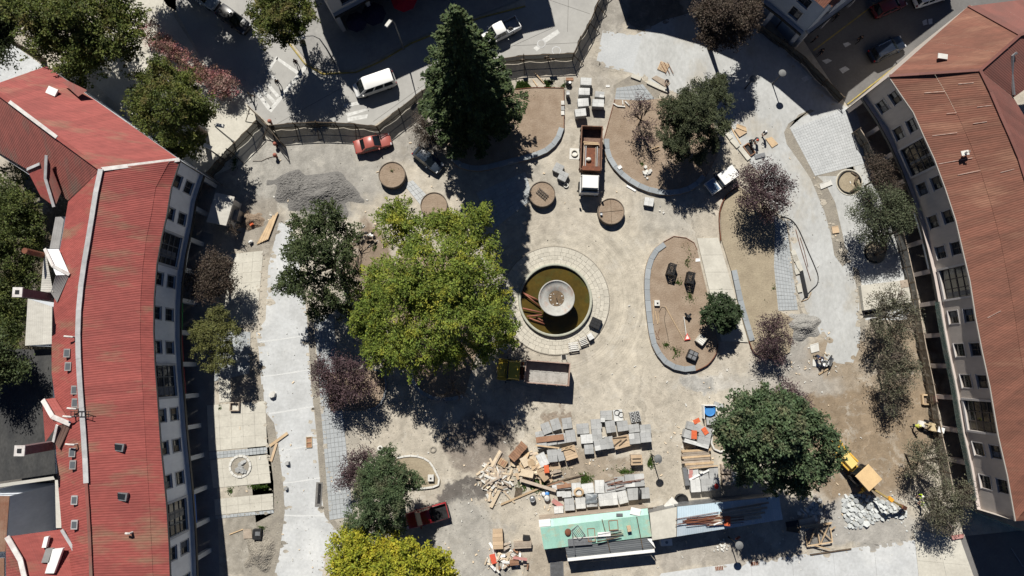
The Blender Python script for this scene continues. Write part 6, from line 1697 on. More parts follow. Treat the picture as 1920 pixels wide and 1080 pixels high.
m = MB(); m.ball((0, 0, z0 + .3), .34, 7, 5, (1, .8, .6)); tag(m.build("cement_bag", MT['offwhite'], None, True, (c.x, c.y, 0)), "pale cement bag lying in the rusty truck bed", "bag")
for k in range(10):
 c = tw_.matrix_basis @ Vector((1.2 + R.uniform(-.1, .6), R.uniform(-.9, .9), 0)); m = MB(); m.box((0, 0, z0 + .12 + R.uniform(0, .2)), (R.uniform(.3, .7), R.uniform(.1, .2), .06), R.uniform(0, 3))
 tag(m.build("timber_offcut", MT['wood'], None, False, (c.x, c.y, 0)), "short timber offcut at the front of the rusty truck bed", "offcut", "offcuts in the rusty truck bed")
c = tw_.matrix_basis @ Vector((-.3, 0, 0)); m = MB(); m.box((0, 0, z0 + .09), (2.6, 1.4, .06)); tag(m.build("rusted_plate", MT['rust'], None, False, (c.x, c.y, 0), tw_.rotation_euler.z), "rusted steel plate flat in the truck bed", "plate")
# small load in the white pickup
c = P(958, 62); m = MB()
for k in range(4): m.tube([(R.uniform(-.6, .6), R.uniform(-.5, .5), .82), (R.uniform(-.6, .6), R.uniform(-.5, .5), .95)], .05, 5)
m.lathe([(.25, .8), (.33, .82), (.33, .9), (.25, .92)], 12); tag(m.build("coiled_hose", MT['black'], None, False, (c.x, c.y, 0)), "dark coiled hose in the white pickup's bed", "hose")

# ---- yellow backhoe loader
a, b = P(1567, 846), P(1621, 906); c = (a + b) / 2
t = thing("backhoe_loader", "yellow backhoe loader working over the broken concrete, nose under the broad green tree", "excavator", (c.x, c.y, 0), math.atan2(a.y - b.y, a.x - b.x))
YM = M("plant_yellow", (.58, .35, .045), (.50, .31, .05), scale=2, fine=.08, rough=.5)
YD = M("dirty_yellow", (.36, .25, .07), (.22, .17, .08), scale=2, fine=.15)
m = MB(); m.box((1.45, 0, 1.35), (2.2, 1.05, .8), 0, .88); m.build("bonnet", M("faded_yellow", (.70, .54, .19), fine=.06), t)
m = MB(); m.box((.2, 0, .85), (4.6, .9, .5)); m.build("chassis", YM, t)
m = MB(); m.box((-.75, 0, 1.9), (1.5, 1.5, 1.3), 0, .94); m.build("cab_glass", MT['car_glass'], t)
m = MB(); m.box((-1.0, 0, 2.75), (2.15, 2.05, .14), 0, .97); m.build("roof", M("tan_cab_roof", (.66, .47, .25), (.58, .41, .22), scale=1.5, fine=.06), t)
for x in (-1.5, .0):
 for sy in (-.72, .72): m = MB(); m.bar((x, sy, 1.2), (x, sy, 2.7), .1, .1); m.build("cab_post", MT['black'], t)
for sy in (-1, 1):
 wheel(t, -1.0, sy * .85, .75, .45); wheel(t, 1.9, sy * .8, .45, .32)
 m = MB(); m.bar((.4, sy * .72, 1.3), (2.9, sy * .72, .9), .16, .24); m.build("loader_arm", YM, t)
m = MB(); m.bar((3.0, -1.05, .45), (3.0, 1.05, .45), .7, .5); m.bar((3.3, -1.05, .15), (3.3, 1.05, .15), .5, .06); m.build("front_bucket", YM, t)
e = t.matrix_basis.inverted()
def loc(px, py, z):
 q = P(px, py, z); return Matrix.Rotation(-t.rotation_euler.z, 3, 'Z') @ (q - Vector((c.x, c.y, 0)))
p0, p1, p2, p3 = loc(1632, 914, 1.2), loc(1666, 935, 3.0), loc(1690, 949, 1.6), loc(1697, 953, .6)
m = MB(); m.bar(p0, p1, .2, .3); m.build("boom", YD, t)
m = MB(); m.bar(p1, p2, .17, .24); m.build("dipper_arm", YD, t)
m = MB(); m.bar(loc(1666, 933, 2.9), loc(1673, 939, 2.9), .4, .4); m.build("boom_cylinder", M("orange_yellow", (.7, .33, .03), fine=.05), t)
m = MB(); m.bar(p2, p3, .4, .4); m.build("digging_bucket", MT['rust'], t)
m = MB(); m.bar((-2.35, -.95, .9), (-2.35, .95, .9), .3, .5); m.build("rear_frame", YM, t)
for sy in (-1, 1): m = MB(); m.bar((-2.4, sy * .95, 1.0), (-2.7, sy * 1.35, .05), .15, .15); m.build("stabiliser_leg", YM, t)
# ---- small tracked loader by the east block
c = P(1741, 800)
t = thing("mini_loader", "small tan tracked loader with a white canopy near the netting fence", "loader", (c.x, c.y, 0), math.atan2(.3, -.9))
TAN = M("dusty_tan", (.55, .44, .26), (.45, .37, .24), scale=2, fine=.1)
for sy in (-.5, .5): m = MB(); m.box((-.1, sy, .25), (1.6, .3, .45), 0, .85); m.build("track", MT['rubber'], t)
m = MB(); m.box((-.25, 0, .75), (1.2, .95, .6), 0, .92); m.build("body", TAN, t)
m = MB(); m.box((-.4, .1, 1.75), (.7, .6, .08)); m.build("canopy", MT['white'], t)
for x in (-.75, -.05):
 for sy in (-.25, .45): m = MB(); m.bar((x, sy, 1.0), (x, sy, 1.72), .06, .06); m.build("canopy_post", MT['black'], t)
m = MB(); m.bar((.2, -.1, .9), (.75, -.1, 1.25), .16, .2); m.bar((.75, -.1, 1.25), (1.05, -.1, .6), .14, .16); m.build("arm", TAN, t)
m = MB(); m.lathe([(.12, -.3), (.42, -.3), (.42, .3), (.12, .3)], 12); m.v = [(1.1 + q[0], q[2], .42 + q[1]) for q in m.v]; m.build("bucket", MT['offwhite'], t)
# ================================================================ STOCKYARD
ORD = ["first", "second", "third", "fourth", "fifth", "sixth", "seventh", "eighth", "ninth"]
def stack(label, px, py, w, l, rot, h, kind="slab", group=None, name="slab_stack", cat="slab stack", scale=16.7):
 """pallet with layers of paving slabs; px,py centre of its top, w,l in photo pixels, rot in degrees anticlockwise"""
 h *= 1.22
 c = P(px, py, h); W_, L_ = w / scale * 1.02, l / scale * 1.02
 t = thing(name, label, cat, (c.x, c.y, 0), math.radians(rot), group)
 m = MB()
 for y in (-.4, 0, .4): m.box((0, y * L_, .06), (W_ * .96, .1, .1))
 m.build("pallet", MT['wood_grey'], t)
 n = max(1, round((h - .12) / .2)); hh = (h - .12) / n
 for i in range(n - 1):
  m = MB(); m.box((R.uniform(-.02, .02), R.uniform(-.02, .02), .12 + hh * (i + .5)), (W_ * .97, L_ * .97, hh - .012), R.uniform(-.012, .012)); m.build("slab_layer", MT['slab'], t)
 mat = MT['slab_white'] if kind == "white" else MT['slab']
 nx, ny = (2, 2) if W_ > .75 else (1, 2)
 for i in range(nx):
  for j in range(ny):
   m = MB(); m.box((W_ * ((i + .5) / nx - .5), L_ * ((j + .5) / ny - .5), .12 + hh * (n - .5) + R.uniform(-.006, .006)), (W_ / nx - .010, L_ / ny - .010, hh - .012), R.uniform(-.015, .015))
   m.build("slab", mat if R.random() < .95 else MT['slab_white'], t)
 return t
NG, SG, EG = "slab stacks of the northern stockyard block", "slab stacks of the southern stockyard block", "slab stacks of the eastern stockyard block"
def A(x, y): return 990 + x / 8, 755 + y / 8           # coordinates read off an enlarged crop
def Bq(x, y): return 1060 + x / 8, 860 + y / 8
def C4(x, y): return 1240 + x / 8, 740 + y / 8
def C5(x, y): return 1240 + x / 8, 850 + y / 8
for lab, x, y, w, l, r, h, k in (
 ("tilted pale slab stack at the upper corner nearest the timber heap", 275, 385, 17, 20, 22, .7, "slab"), ("tilted grey slab stack, second in the block's top corner row", 415, 330, 17, 20, 17, .7, "slab"), ("blue-grey slab stack, third in the top corner row", 585, 310, 18, 20, 8, .5, "slab"),
 ("grey slab stack below the blue-grey one, beside the dirt lane", 640, 500, 18, 22, 8, .5, "slab"), ("low broken slab stack at the outer corner beside the brown plank", 175, 475, 16, 10, 12, .5, "slab"), ("slab stack under the near end of the brown plank", 205, 600, 18, 20, 10, .7, "slab"), ("slab stack under the middle of the brown plank", 350, 560, 18, 19, 10, .6, "slab"), ("slab stack under the far end of the brown plank", 500, 540, 17, 18, 10, .55, "slab"),
 ("grey slab stack between the wrapped one and the boarded pallet", 365, 800, 18, 22, 6, .8, "slab"), ("whitish tilted slab stack bordering the timber heap", 218, 858, 17, 23, 26, .8, "white"), ("narrow slab stack partly under the boarded pallet", 490, 790, 12, 20, 14, .8, "slab"),
 ("low dull slab stack across the dirt lane, at its top", 820, 390, 23, 19, 4, .35, "slab"), ("low wide slab stack with a dark gap mark", 1025, 320, 20, 18, 4, .45, "slab"), ("tiny white slab stack between two larger grey ones", 1122, 262, 8, 7, 0, .6, "white"), ("topmost low grey slab stack beside the hoops", 1175, 190, 22, 18, 2, .35, "slab"), ("white slab stack with two black hoops on it", 1352, 190, 17, 21, 6, .5, "white"),
 ("tall grey slab stack diagonally below the hoops", 1240, 362, 18, 21, 9, .8, "slab"), ("tall grey slab stack directly below the hoops", 1420, 352, 20, 18, 8, .8, "slab"), ("wide grey slab stack beside the broken white pieces", 1590, 385, 20, 15, 8, .5, "slab"), ("ragged small slab stack at the block's far top corner", 1765, 395, 20, 15, 5, .6, "slab"),
 ("grey slab stack in the middle of the block's lane side", 1035, 485, 18, 21, 6, .7, "slab"), ("white-topped slab stack on the lane, lower row", 880, 545, 22, 16, 4, .6, "white"), ("white-edged slab stack with a pale square on it", 1085, 635, 22, 18, 10, .85, "slab"), ("small dark-grey slab stack at the bottom of the lane row", 915, 700, 17, 17, 4, .6, "slab"), ("slab stack half under the loose boards", 1222, 600, 15, 22, 10, .6, "slab"),
 ("grey slab stack just past the loose boards", 1600, 540, 20, 19, 6, .75, "slab"), ("last slab stack at the lower far corner, long shadow", 1768, 520, 20, 18, 6, 1.0, "slab")):
 stack(lab, *A(x, y), w, l, r, h, k, NG)
for lab, x, y, w, l, r, h, k in (
 ("white slab stack standing alone at the top of the middle", 515, 420, 17, 23, 2, .5, "white"), ("low pale slab stack behind the tarpaulin", 335, 450, 22, 17, 8, .5, "white"), ("white slab stack with a coil of rope on it", 168, 460, 17, 22, 4, .6, "white"), ("grey slab stack under the near ends of the rods", 668, 420, 19, 19, 8, .45, "slab"), ("grey slab stack under the middle of the rods", 820, 375, 18, 23, 8, .5, "slab"), ("long grey slab stack under the far ends of the rods", 1040, 330, 36, 22, 4, .5, "slab"),
 ("slab stack covered with a dark crumpled tarpaulin", 395, 630, 20, 22, 4, .7, "slab"), ("white slab stack beside the tarpaulin", 572, 620, 17, 21, 6, .8, "white"), ("cream-spotted white slab stack, lower row", 710, 605, 18, 22, 6, .8, "white"), ("stepped white slab stack with black gaps", 860, 580, 17, 22, 14, .6, "white"), ("grey slab stack beside the dark rolled mat", 1020, 535, 20, 20, 5, .7, "slab"), ("last slab stack past the dark rolled mat", 1195, 520, 17, 19, 4, .6, "slab"),
 ("white split slab stack two along from the tarpaulin", 228, 670, 18, 19, 4, .7, "white"), ("pale slab stack with a cream square on its corner", 62, 690, 18, 21, 3, .8, "slab"), ("small white slab stack under the red-brown board", 20, 540, 17, 10, 4, .6, "white"), ("small white slab stack next to the blue barrel", -65, 530, 15, 9, 4, .6, "white"), ("white slab stack under the red-brown board's middle", -60, 425, 34, 9, 6, .5, "white"), ("ragged white slab stack beside the fallen red sheet", -100, 770, 17, 12, 4, .5, "white")):
 stack(lab, *Bq(x, y), w, l, r, h, k, SG)
for lab, x, y, w, l, r, h, k in (
 ("tilted slab stack at the top, under the tree-side orange board", 665, 560, 23, 18, -16, .9, "slab"), ("tilted slab stack under the bright orange board", 430, 600, 22, 15, -16, .9, "slab"), ("tilted slab stack in the uppermost corner of the block", 490, 480, 24, 14, -16, .85, "slab"), ("tilted slab stack against the pale tree-bed kerb", 640, 690, 23, 14, -16, .9, "slab"), ("pale-fronted low slab row closing the tilted stacks", 530, 735, 46, 7, -16, .9, "white"), ("ragged slab stack against the leaves below the blue tub", 760, 390, 20, 14, 4, .5, "slab"), ("broken grey slab pile above the tub", 860, 160, 18, 10, -20, .3, "slab")):
 stack(lab, *C4(x, y), w, l, r, h, k, EG)
for lab, x, y, w, l, r, h, k in (
 ("slab stack with faded red sheets on it", 485, 315, 19, 19, 4, .6, "white"), ("slab stack crossed by a white board", 640, 330, 17, 15, 3, .6, "slab"), ("slab stack straddling the tree's shade edge", 785, 285, 17, 19, 2, .6, "slab"), ("white slab stack at the lower corner, sun on all of it", 515, 490, 18, 22, 3, .8, "white"), ("grey slab stack second in the lower row", 672, 475, 18, 22, 3, .8, "slab"), ("slab stack with a red rag at the shade edge", 808, 460, 17, 22, 2, .8, "slab")):
 stack(lab, *C5(x, y), w, l, r, h, k, EG)
# stacks near the two upper beds
UG = "wrapped slab stacks above the dump truck"
def D4(x, y): return 1040 + x / 9, 140 + y / 9
for lab, x, y, w, l, r, h, k in (("wrapped slab stack topmost in the upper column, next to the grass", 530, 110, 20, 14, -3, .9, "white"), ("wrapped slab stack second in the upper column, split in two", 500, 280, 20, 13, -2, .9, "white"), ("wrapped slab stack third in the upper column", 482, 465, 20, 15, 4, .9, "white"), ("wrapped slab stack lowest in the upper column, just above the truck", 438, 635, 20, 14, 6, .95, "white"), ("ragged half-used slab stack beside the upper column", 760, 330, 17, 11, -6, .5, "slab"), ("wrapped slab stack with the squarest shadow, beside the upper column", 735, 475, 21, 14, -3, .95, "white"), ("small grey slab stack at the bed's corner", 225, 300, 6, 8, 2, .8, "slab")):
 stack(lab, *D4(x, y), w, l, r, h, k, UG, scale=15.6)
def D5(x, y): return 1040 + x / 5.686, 230 + y / 5.686
stack("grey slab stack, upper of the slanted pair beside the truck", 1047, 315, 17, 17, -27 + 0, .55, "slab", UG, scale=15.8)
stack("grey slab stack, lower of the slanted pair beside the truck", 1056, 330, 16, 17, -27, .6, "slab", UG, scale=15.8)
stack("small tilted white slab stack below the curved kerb", 1217, 378, 18, 16, -10, .5, "white", None)
for x, y, lab in ((1055, 193, "pale loose slab on the bed's edge, upper of three"), (1055, 203, "grey loose slab on the bed's edge, middle of three"), (1055, 212, "tan loose slab piece on the bed's edge, lowest of three")):
 c = P(x, y, .35); m = MB(); m.box((0, 0, .06), (.4, .5, .12), .05); tag(m.build("loose_slab", MT['offwhite'] if y != 203 else MT['slab'], None, False, (c.x, c.y, .30)), lab, "slab", "loose slabs on the bed's edge")
c = P(1077, 288); m = MB(); m.prism([(-.62, -.7), (.55, -.75), (.6, .6), (-.55, .7)], .004, .03); t = tag(m.build("concrete_collar", MT['offwhite'], None, False, (c.x, c.y, 0)), "pale concrete patch with a round manhole ring beside the rusty truck", "manhole")
m = MB(); m.lathe([(.32, .02), (.42, .02), (.42, .22), (.32, .22)], 20, close=True); m.build("manhole_ring", MT['concrete_warm'], t)
c = P(1061, 348); m = MB(); m.lathe([(.2, .02), (.3, .02), (.3, .2), (.2, .2)], 16, close=True); tag(m.build("concrete_ring", MT['offwhite'], None, False, (c.x, c.y, 0)), "small concrete ring at the foot of the slanted slab pair", "ring")
# drain grates, hoops, boards on the stacks
for (x, y), lab in ((A(1572, 220), "grey perforated drain channel, first of the upright pair"), (A(1650, 205), "grey perforated drain channel, second of the upright pair")):
 c = P(x, y, .55); t = thing("drain_block", lab, "drain block", (c.x, c.y, 0), .2, "drain blocks at the top of the stockyard")
 m = MB(); m.box((0, 0, .3), (.52, 1.15, .58)); m.build("block", MT['slab'], t)
 for k in range(3): m = MB(); m.lathe([(.10, .595), (.15, .60), (.19, .60), (.19, .59)], 12, (0, -.36 + .36 * k, 0)); m.build("ring_hole", MT['black'], t)
for (x, y), r, lab in ((A(1335, 150), .30, "black hoop lying on the white slab stack, upper one"), (A(1395, 180), .30, "black hoop lying on the white slab stack, lower one")):
 c = P(x, y, .66); m = MB(); m.tube([(r * math.cos(a * .3306), r * math.sin(a * .3306), 0) for a in range(20)], .028, 5); tag(m.build("hoop", MT['black'], None, False, (c.x, c.y, .67)), lab, "hoop", "hoops on the white stack")
def board(lab, a, b, z, wd, th, mat, group=None, name="plank", cat="plank", zb=None):
 p, q = P(*a, z), P(*b, zb if zb is not None else z); c = (p + q) / 2
 m = MB(); m.bar(p - c, q - c, wd, th)
 return tag(m.build(name, MT[mat], None, False, c), lab, cat, group)
board("wide brown plank laid over three slab stacks", A(120, 562), A(535, 512), .93, .62, .07, 'wood_brown')
board("long thin timber sloping from the brown plank to the boarded pallet", A(115, 640), A(470, 680), 1.05, .16, .08, 'wood')
# plywood-topped pallets
def pallet_load(lab, px, py, w, l, rot, h, n=5, mat='ply', group=None, extra=()):
 c = P(px, py, h); t = thing("board_pallet", lab, "pallet", (c.x, c.y, 0), math.radians(rot), group)
 W_, L_ = w / 16.7, l / 16.7
 m = MB()
 for y in (-.42, 0, .42): m.box((0, y * L_, .07), (W_, .12, .14))
 m.build("pallet", MT['wood_grey'], t)
 m = MB(); m.box((0, 0, .14 + (h - .2) / 2), (W_ * .97, L_ * .97, h - .2)); m.build("crate_body", MT['wood_grey'], t)
 for i in range(n):
  m = MB(); m.box((0 + R.uniform(-.03, .03), L_ * ((i + .5) / n - .5), h - .03 + R.uniform(-.01, .01)), (W_ * R.uniform(.93, 1.03), L_ / n - .02, .05), R.uniform(-.01, .01)); m.build("plank", MT[mat], t)
 return t
pallet_load("tan boarded pallet with loose battens on top, at the lane's lower end", *A(635, 755), 24, 24, 17, .95)
pallet_load("tan loose plywood boards spread over a stack, ragged edges", *A(1405, 590), 31, 22, 14, .75, 4)
t = pallet_load("tall tan pallet crate with two rows of dark slots, standing alone on the grass", *A(1630, 860), 21, 19, 2, .95, 3)
for y in (-.28, .12): m = MB(); m.box((0, y, .975), (.95, .1, .03)); m.build("slot", MT['black'], t)
for k, (x0, y0, x1, y1) in enumerate(((500, 690, 660, 645), (510, 715, 650, 680), (590, 660, 700, 720), (500, 720, 560, 690))):
 board(["uppermost batten on the tan boarded pallet", "second batten on the tan boarded pallet", "batten slanting across the tan boarded pallet", "short batten at the tan boarded pallet's corner"][k], A(x0, y0), A(x1, y1), 1.03 + .03 * k, .12, .06, 'wood', "battens on the boarded pallet")
for k, (x0, y0, x1, y1) in enumerate(((1270, 535, 1480, 510), (1285, 650, 1400, 560), (1365, 645, 1480, 545))):
 board(["dark plank along the top of the loose plywood", "dark plank slanting over the loose plywood, upper", "dark plank slanting over the loose plywood, lower"][k], A(x0, y0), A(x1, y1), .82, .10, .06, 'wood_dark', "planks on the loose plywood")
# things on the southern block
for k, (x0, y0, x1, y1) in enumerate(((590, 350, 780, 290), (620, 380, 860, 330), (640, 400, 730, 370), (620, 470, 740, 440), (760, 440, 880, 400), (740, 360, 1130, 330), (900, 345, 1190, 300), (680, 390, 1000, 350))):
 board("thin rusty rod lying across the southern slab stacks", Bq(x0, y0), Bq(x1, y1),   .68 + .012 * k, .05, .05, 'rust', "rusty rods on the southern stacks", "steel_rod", "rod")
c = P(*Bq(200, 500), .62); m = MB()
for k in range(4): r = .55 - .05 * k; m.tube([(r * math.cos(a * .314), r * .9 * math.sin(a * .314), .04 * k + .02 * math.sin(a)) for a in range(21)], .04, 5)
tag(m.build("rope_coil", MT['wood'], None, False, (c.x, c.y, .78)), "big tan coil of rope on a white slab stack", "rope coil")
def drape(lab, px, py, w, l, z, mat, name="tarpaulin", rot=0):
 bm = MB(); n = 9; vs = []
 for j in range(n):
  for i in range(n):
   u, v = i / (n - 1) - .5, j / (n - 1) - .5
   e = max(abs(u), abs(v))
   vs.append((u * w, v * l, z + .06 * math.sin(9 * u + 4 * v) + .05 * math.sin(13 * v - 3 * u) + R.uniform(-.03, .03) - (.22 if e > .49 else 0)))
 bm.add(vs, [(j * n + i, j * n + i + 1, (j + 1) * n + i + 1, (j + 1) * n + i) for j in range(n - 1) for i in range(n - 1)])
 c = P(px, py, z)
 return tag(bm.build(name, mat, None, True, (c.x, c.y, 0), math.radians(rot)), lab, "tarpaulin")
drape("dark grey crumpled tarpaulin over a slab stack", *Bq(395, 610), 1.35, 1.15, .98, M("tarp_grey", (.12, .14, .16), (.22, .24, .25), scale=3, fine=.15, rough=.4))
c = P(*Bq(1112, 535), .8); m = MB(); m.tube([(0, -.55, .95), (0, .55, 1.0)], .2, 10); m.build("rolled_mat", MT['dark_steel'], None, True, (c.x, c.y, 0)); o = bpy.data.objects["rolled_mat"]; tag(o, "dark rolled mat standing between two grey slab stacks", "mat roll")
board("red-brown board on the white stack beside the rope coil", Bq(-130, 425), Bq(85, 395), .72, .42, .06, 'wood_brown')
board("pink-red sheet slipped off the ragged white stack", (1036, 938), (1054, 950), .4, .5, .05, 'pink', None, "fallen_sheet", "sheet", .2)
for (x, y), r, h, mt, lab in (((1025, 932), .35, .5, 'offwhite', "pale round drum standing on the dirt beside the stock"), ((998, 934), .33, .6, 'steel', "round grey drum below the timber heaps"), ((1019, 925), .25, .3, 'white', "white tub by the blue barrel")):
 c = P(x, y); t = thing("drum", lab, "drum", c); m = MB(); m.lathe([(r * .95, 0), (r, .05), (r, h - .05), (r * .95, h), (.02, h)], 16); m.build("drum_body", MT[mt], t, True); m = MB(); m.lathe([(r * .8, h + .002), (r, h + .02), (r * 1.02, h - .05)], 16); m.build("drum_rim", MT['steel'], t)
c = P(1026, 930, .4); t = thing("barrel", "blue plastic barrel lying beside the small white stacks", "barrel", (c.x, c.y, 0)); m = MB(); m.tube([(0, -.4, .25), (0, .4, .25)], .24, 10); m.build("barrel_body", MT['blue'], t, True); m = MB(); m.tube([(0, .38, .25), (0, .45, .25)], .1, 8); m.build("barrel_cap", MT['white'], t)
# eastern block: lumber, boards, tub
t = thing("lumber_stack", "stack of long weathered beams with dark gaps beside the lane", "lumber stack", P(1314, 866), math.radians(4))
LP = [(835, 0), (862, .0), (895, .02), (925, .02), (962, 0), (1000, .01), (1030, .05), (1062, 0), (1090, .02)]
c0 = P(1314, 866)
for k, (y, dz) in enumerate(LP):
 for layer in range(2):
  q = P(1240 + (535 + (40 if k > 5 else 0)) / 8, 740 + y / 8, .7) - Vector((c0.x, c0.y, 0))
  m = MB(); m.box((q.x + R.uniform(-.1, .1), q.y, .2 + layer * .3 + dz), (3.1 + R.uniform(-.15, .2), .19 + .05 * R.random(), .22), R.uniform(-.012, .012)); m.build("plank", MT['wood_grey' if k % 3 else 'wood'], t)
for x in (-1.1, 1.1): m = MB(); m.box((x, 0, .05), (.15, 2.2, .1)); m.build("bearer", MT['wood_dark'], t)
board("long thin timber across the lumber stack's lower end", C5(420, 225), C5(850, 185), .9, .12, .08, 'wood')
t = pallet_load("dark striped plank pallet in the shade of the broad green tree", *C5(972, 235), 17, 17, 0, .7, 6, 'wood_grey'); t = pallet_load("dark boarded pallet under the broad green tree, lower of the two in shade", *C5(1000, 410), 21, 19, 2, .8, 5, 'wood_grey')
stack("shaded slab stack under the broad green tree's edge", *C5(1130, 370), 14, 20, 0, .7, "slab", None)
for (x, y), w, l, r, z, mt, lab in ((C4(492, 600), .62, .95, -4, 1.17, 'orange', "bright orange board lying on the tilted slab stacks"), (C4(655, 545), .55, .8, 32, 1.17, 'orange', "faded orange board tilted beside the bright one"), (C4(530, 395), .75, .5, 25, 1.1, 'orange', "crumpled orange board at the top of the eastern block")):
 c = P(x, y, z); m = MB(); m.box((0, 0, z), (w, l, .04), math.radians(r)); m.box((0, 0, z + .03), (w * .5, .05, .02), math.radians(r)); tag(m.build("sign_board", MT[mt], None, False, (c.x, c.y, 0)), lab, "board")
c = P(*C4(728, 240), .8); t = thing("tub", "blue water-filled tub in a white crate above the tilted slabs", "tub", (c.x, c.y, 0))
m = MB(); m.lathe([(.5, 0), (.62, .75), (.66, .78), (.58, .78), (.5, .6)], 20); m.build("tub_body", MT['blue'], t, True); m = MB(); m.disc((0, 0, .66), .56, 18); m.build("tub_liquid", M("tub_water", (.06, .22, .5), fine=.1, rough=.1), t)
m = MB()
for x in (-.7, .7): m.bar((x, -.9, .5), (x, .6, .5), .08, 1.0)
m.bar((-.7, .6, .5), (.7, .6, .5), .08, 1.0); m.build("crate_frame", MT['white'], t)
board("white board slanting over the eastern slab stacks", C5(420, 395), C5(715, 250), .86, .2, .05, 'white')
for (x, y), lab in ((C5(445, 275), "faded red sheet on the white-edged slab stack, upper"), (C5(440, 345), "faded red sheet on the white-edged slab stack, lower")):
 c = P(x, y, .78); m = MB(); m.box((0, 0, .77), (.42, .5, .04), .05); tag(m.build("red_sheet", MT['pink'], None, False, (c.x, c.y, 0)), lab, "sheet", "faded red sheets")
c = P(*C5(372, 350), .6); m = MB(); m.box((0, 0, .35), (.5, 1.95, .6), .15); tag(m.build("metal_duct", MT['steel'], None, False, (c.x, c.y, 0)), "grey metal duct at the lane side of the slab stacks", "duct")
c = P(*C5(578, 268), .65); t = thing("bucket", "white bucket on the slab stack by the white board", "bucket", (c.x, c.y, .75)); m = MB(); m.lathe([(.14, 0), (.2, .4), (.19, .4), (.13, .03)], 14); m.build("bucket_body", MT['white'], t); m = MB(); m.disc((0, 0, .3), .17, 12); m.build("bucket_fill", MT['offwhite'], t)
c = P(*C5(820, 490), .85); m = MB(); m.ball((0, 0, 1.03), .3, 7, 4, (.9, 1.1, .3)); tag(m.build("red_rag", M("red_cloth", (.5, .04, .03), fine=.1), None, True, (c.x, c.y, 0)), "red rag on the slab stack at the edge of the tree's shade", "rag")
c = P(*C5(145, 765), 1.0); t = thing("tilted_panel", "large pale panel leaning at an angle beside the dark heap", "panel", (c.x, c.y, 0), math.radians(45))
m = MB(); m.box((0, 0, .95), (1.35, .95, .05)); m.build("panel_face", MT['offwhite'], t); m = MB()
for x in (-.55, .55): m.box((x, .0, .46), (.08, .6, .92))
m.build("panel_legs", MT['wood_grey'], t)
c = P(*C5(300, 710), .3); m = MB(); m.lathe([(.75, 0), (.8, .45), (.68, .5), (.6, .3), (.02, .28)], 14); tag(m.build("mortar_trough", MT['black'], None, True, (c.x, c.y, 0)), "dark round mortar trough behind the leaning panel", "trough")
c = P(*Bq(1275, 775), .3); m = MB()
for k in range(9): m.bar((-.55 + .14 * k, -.35 + R.uniform(-.1, .1), .1), (-.55 + .14 * k + R.uniform(-.1, .1), .35, .45 + R.uniform(0, .2)), .1, .1)
tag(m.build("scrap_bundle", MT['wood_dark'], None, False, (c.x, c.y, 0)), "dark bundle of scrap standing where the green and beige roofs meet", "scrap bundle")

# ---- loose timber heaps: every board its own piece
def heap(lab, name, pieces, mat_choice, rng_seed, loc_px):
 rg = random.Random(rng_seed)
 c = P(*loc_px); t = thing(name, lab, "timber heap", c)
 for k, (x0, y0, x1, y1, wd, z) in enumerate(pieces):
  a, b = P(x0, y0, z) - c, P(x1, y1, max(.08, z + rg.uniform(-.25, .2))) - c
  m = MB(); m.bar(a, b, wd, .06, (rg.uniform(-.25, .25), rg.uniform(-.25, .25), 1)); m.build("plank", MT[rg.choice(mat_choice)], t)
 return t
rg = random.Random(5); pcs = []
def E2(x, y): return 890 + x / 8, 820 + y / 8
for x0, y0, x1, y1, wd in ((180, 850, 240, 960, .3), (240, 1050, 395, 740, .4), (250, 440, 385, 200, .34), (290, 430, 405, 215, .16), (370, 740, 600, 985, .2), (100, 640, 180, 700, .22), (400, 500, 410, 760, .1), (215, 960, 250, 690, .24), (290, 860, 330, 740, .22), (180, 700, 400, 590, .2), (250, 560, 420, 640, .25), (90, 520, 220, 490, .2), (330, 520, 540, 560, .2), (420, 660, 545, 745, .22), (150, 570, 330, 650, .25), (430, 600, 530, 560, .24), (190, 840, 250, 830, .15), (400, 800, 480, 810, .2), (260, 800, 280, 860, .2), (100, 600, 190, 440, .14)):
 a, b = E2(x0, y0), E2(x1, y1); pcs.append((*a, *b, wd, .25 + .55 * max(0, 1 - math.hypot((a[0] + b[0]) / 2 - 929, (a[1] + b[1]) / 2 - 900) / 22)))
for k in range(85):
 cx, cy = 928 + rg.gauss(0, 11), 898 + rg.gauss(0, 12); a = rg.uniform(0, 3.14); l = rg.uniform(8, 20)
 pcs.append((cx - l * math.cos(a), cy - l * math.sin(a), cx + l * math.cos(a), cy + l * math.sin(a), rg.uniform(.12, .26), .15 + .5 * max(0, 1 - math.hypot(cx - 929, cy - 900) / 22)))
heap("loose heap of pale splayed planks, westernmost of the timber heaps", "timber_heap", pcs, ['wood_pale', 'wood_grey', 'wood_grey', 'wood_pale', 'offwhite'], 3, (929, 900))
pcs = []
for k in range(120):
 cx, cy = 1005 + rg.gauss(0, 16), 876 + rg.gauss(0, 11); a = rg.uniform(0, 3.14); l = rg.uniform(4, 11)
 pcs.append((cx - l * math.cos(a), cy - l * math.sin(a), cx + l * math.cos(a), cy + l * math.sin(a), rg.uniform(.15, .5), .2 + .75 * max(0, 1 - math.hypot((cx - 1005) / 1.4, cy - 874) / 20)))
for x0, y0, x1, y1, wd in ((970, 500, 1080, 640, .75), (690, 520, 880, 560, .8), (720, 300, 790, 430, .8), (940, 520, 1030, 470, .3), (800, 400, 900, 380, .6), (1120, 470, 1290, 450, .3), (1130, 540, 1300, 500, .25)):
 a, b = E2(x0, y0), E2(x1, y1); pcs.append((*a, *b, wd, .85))
heap("jumbled heap of tan boards and offcuts beside the tilted slab stacks", "timber_heap", pcs, ['wood_pale', 'wood', 'ply', 'wood_grey', 'wood_pale'], 4, (1005, 876))
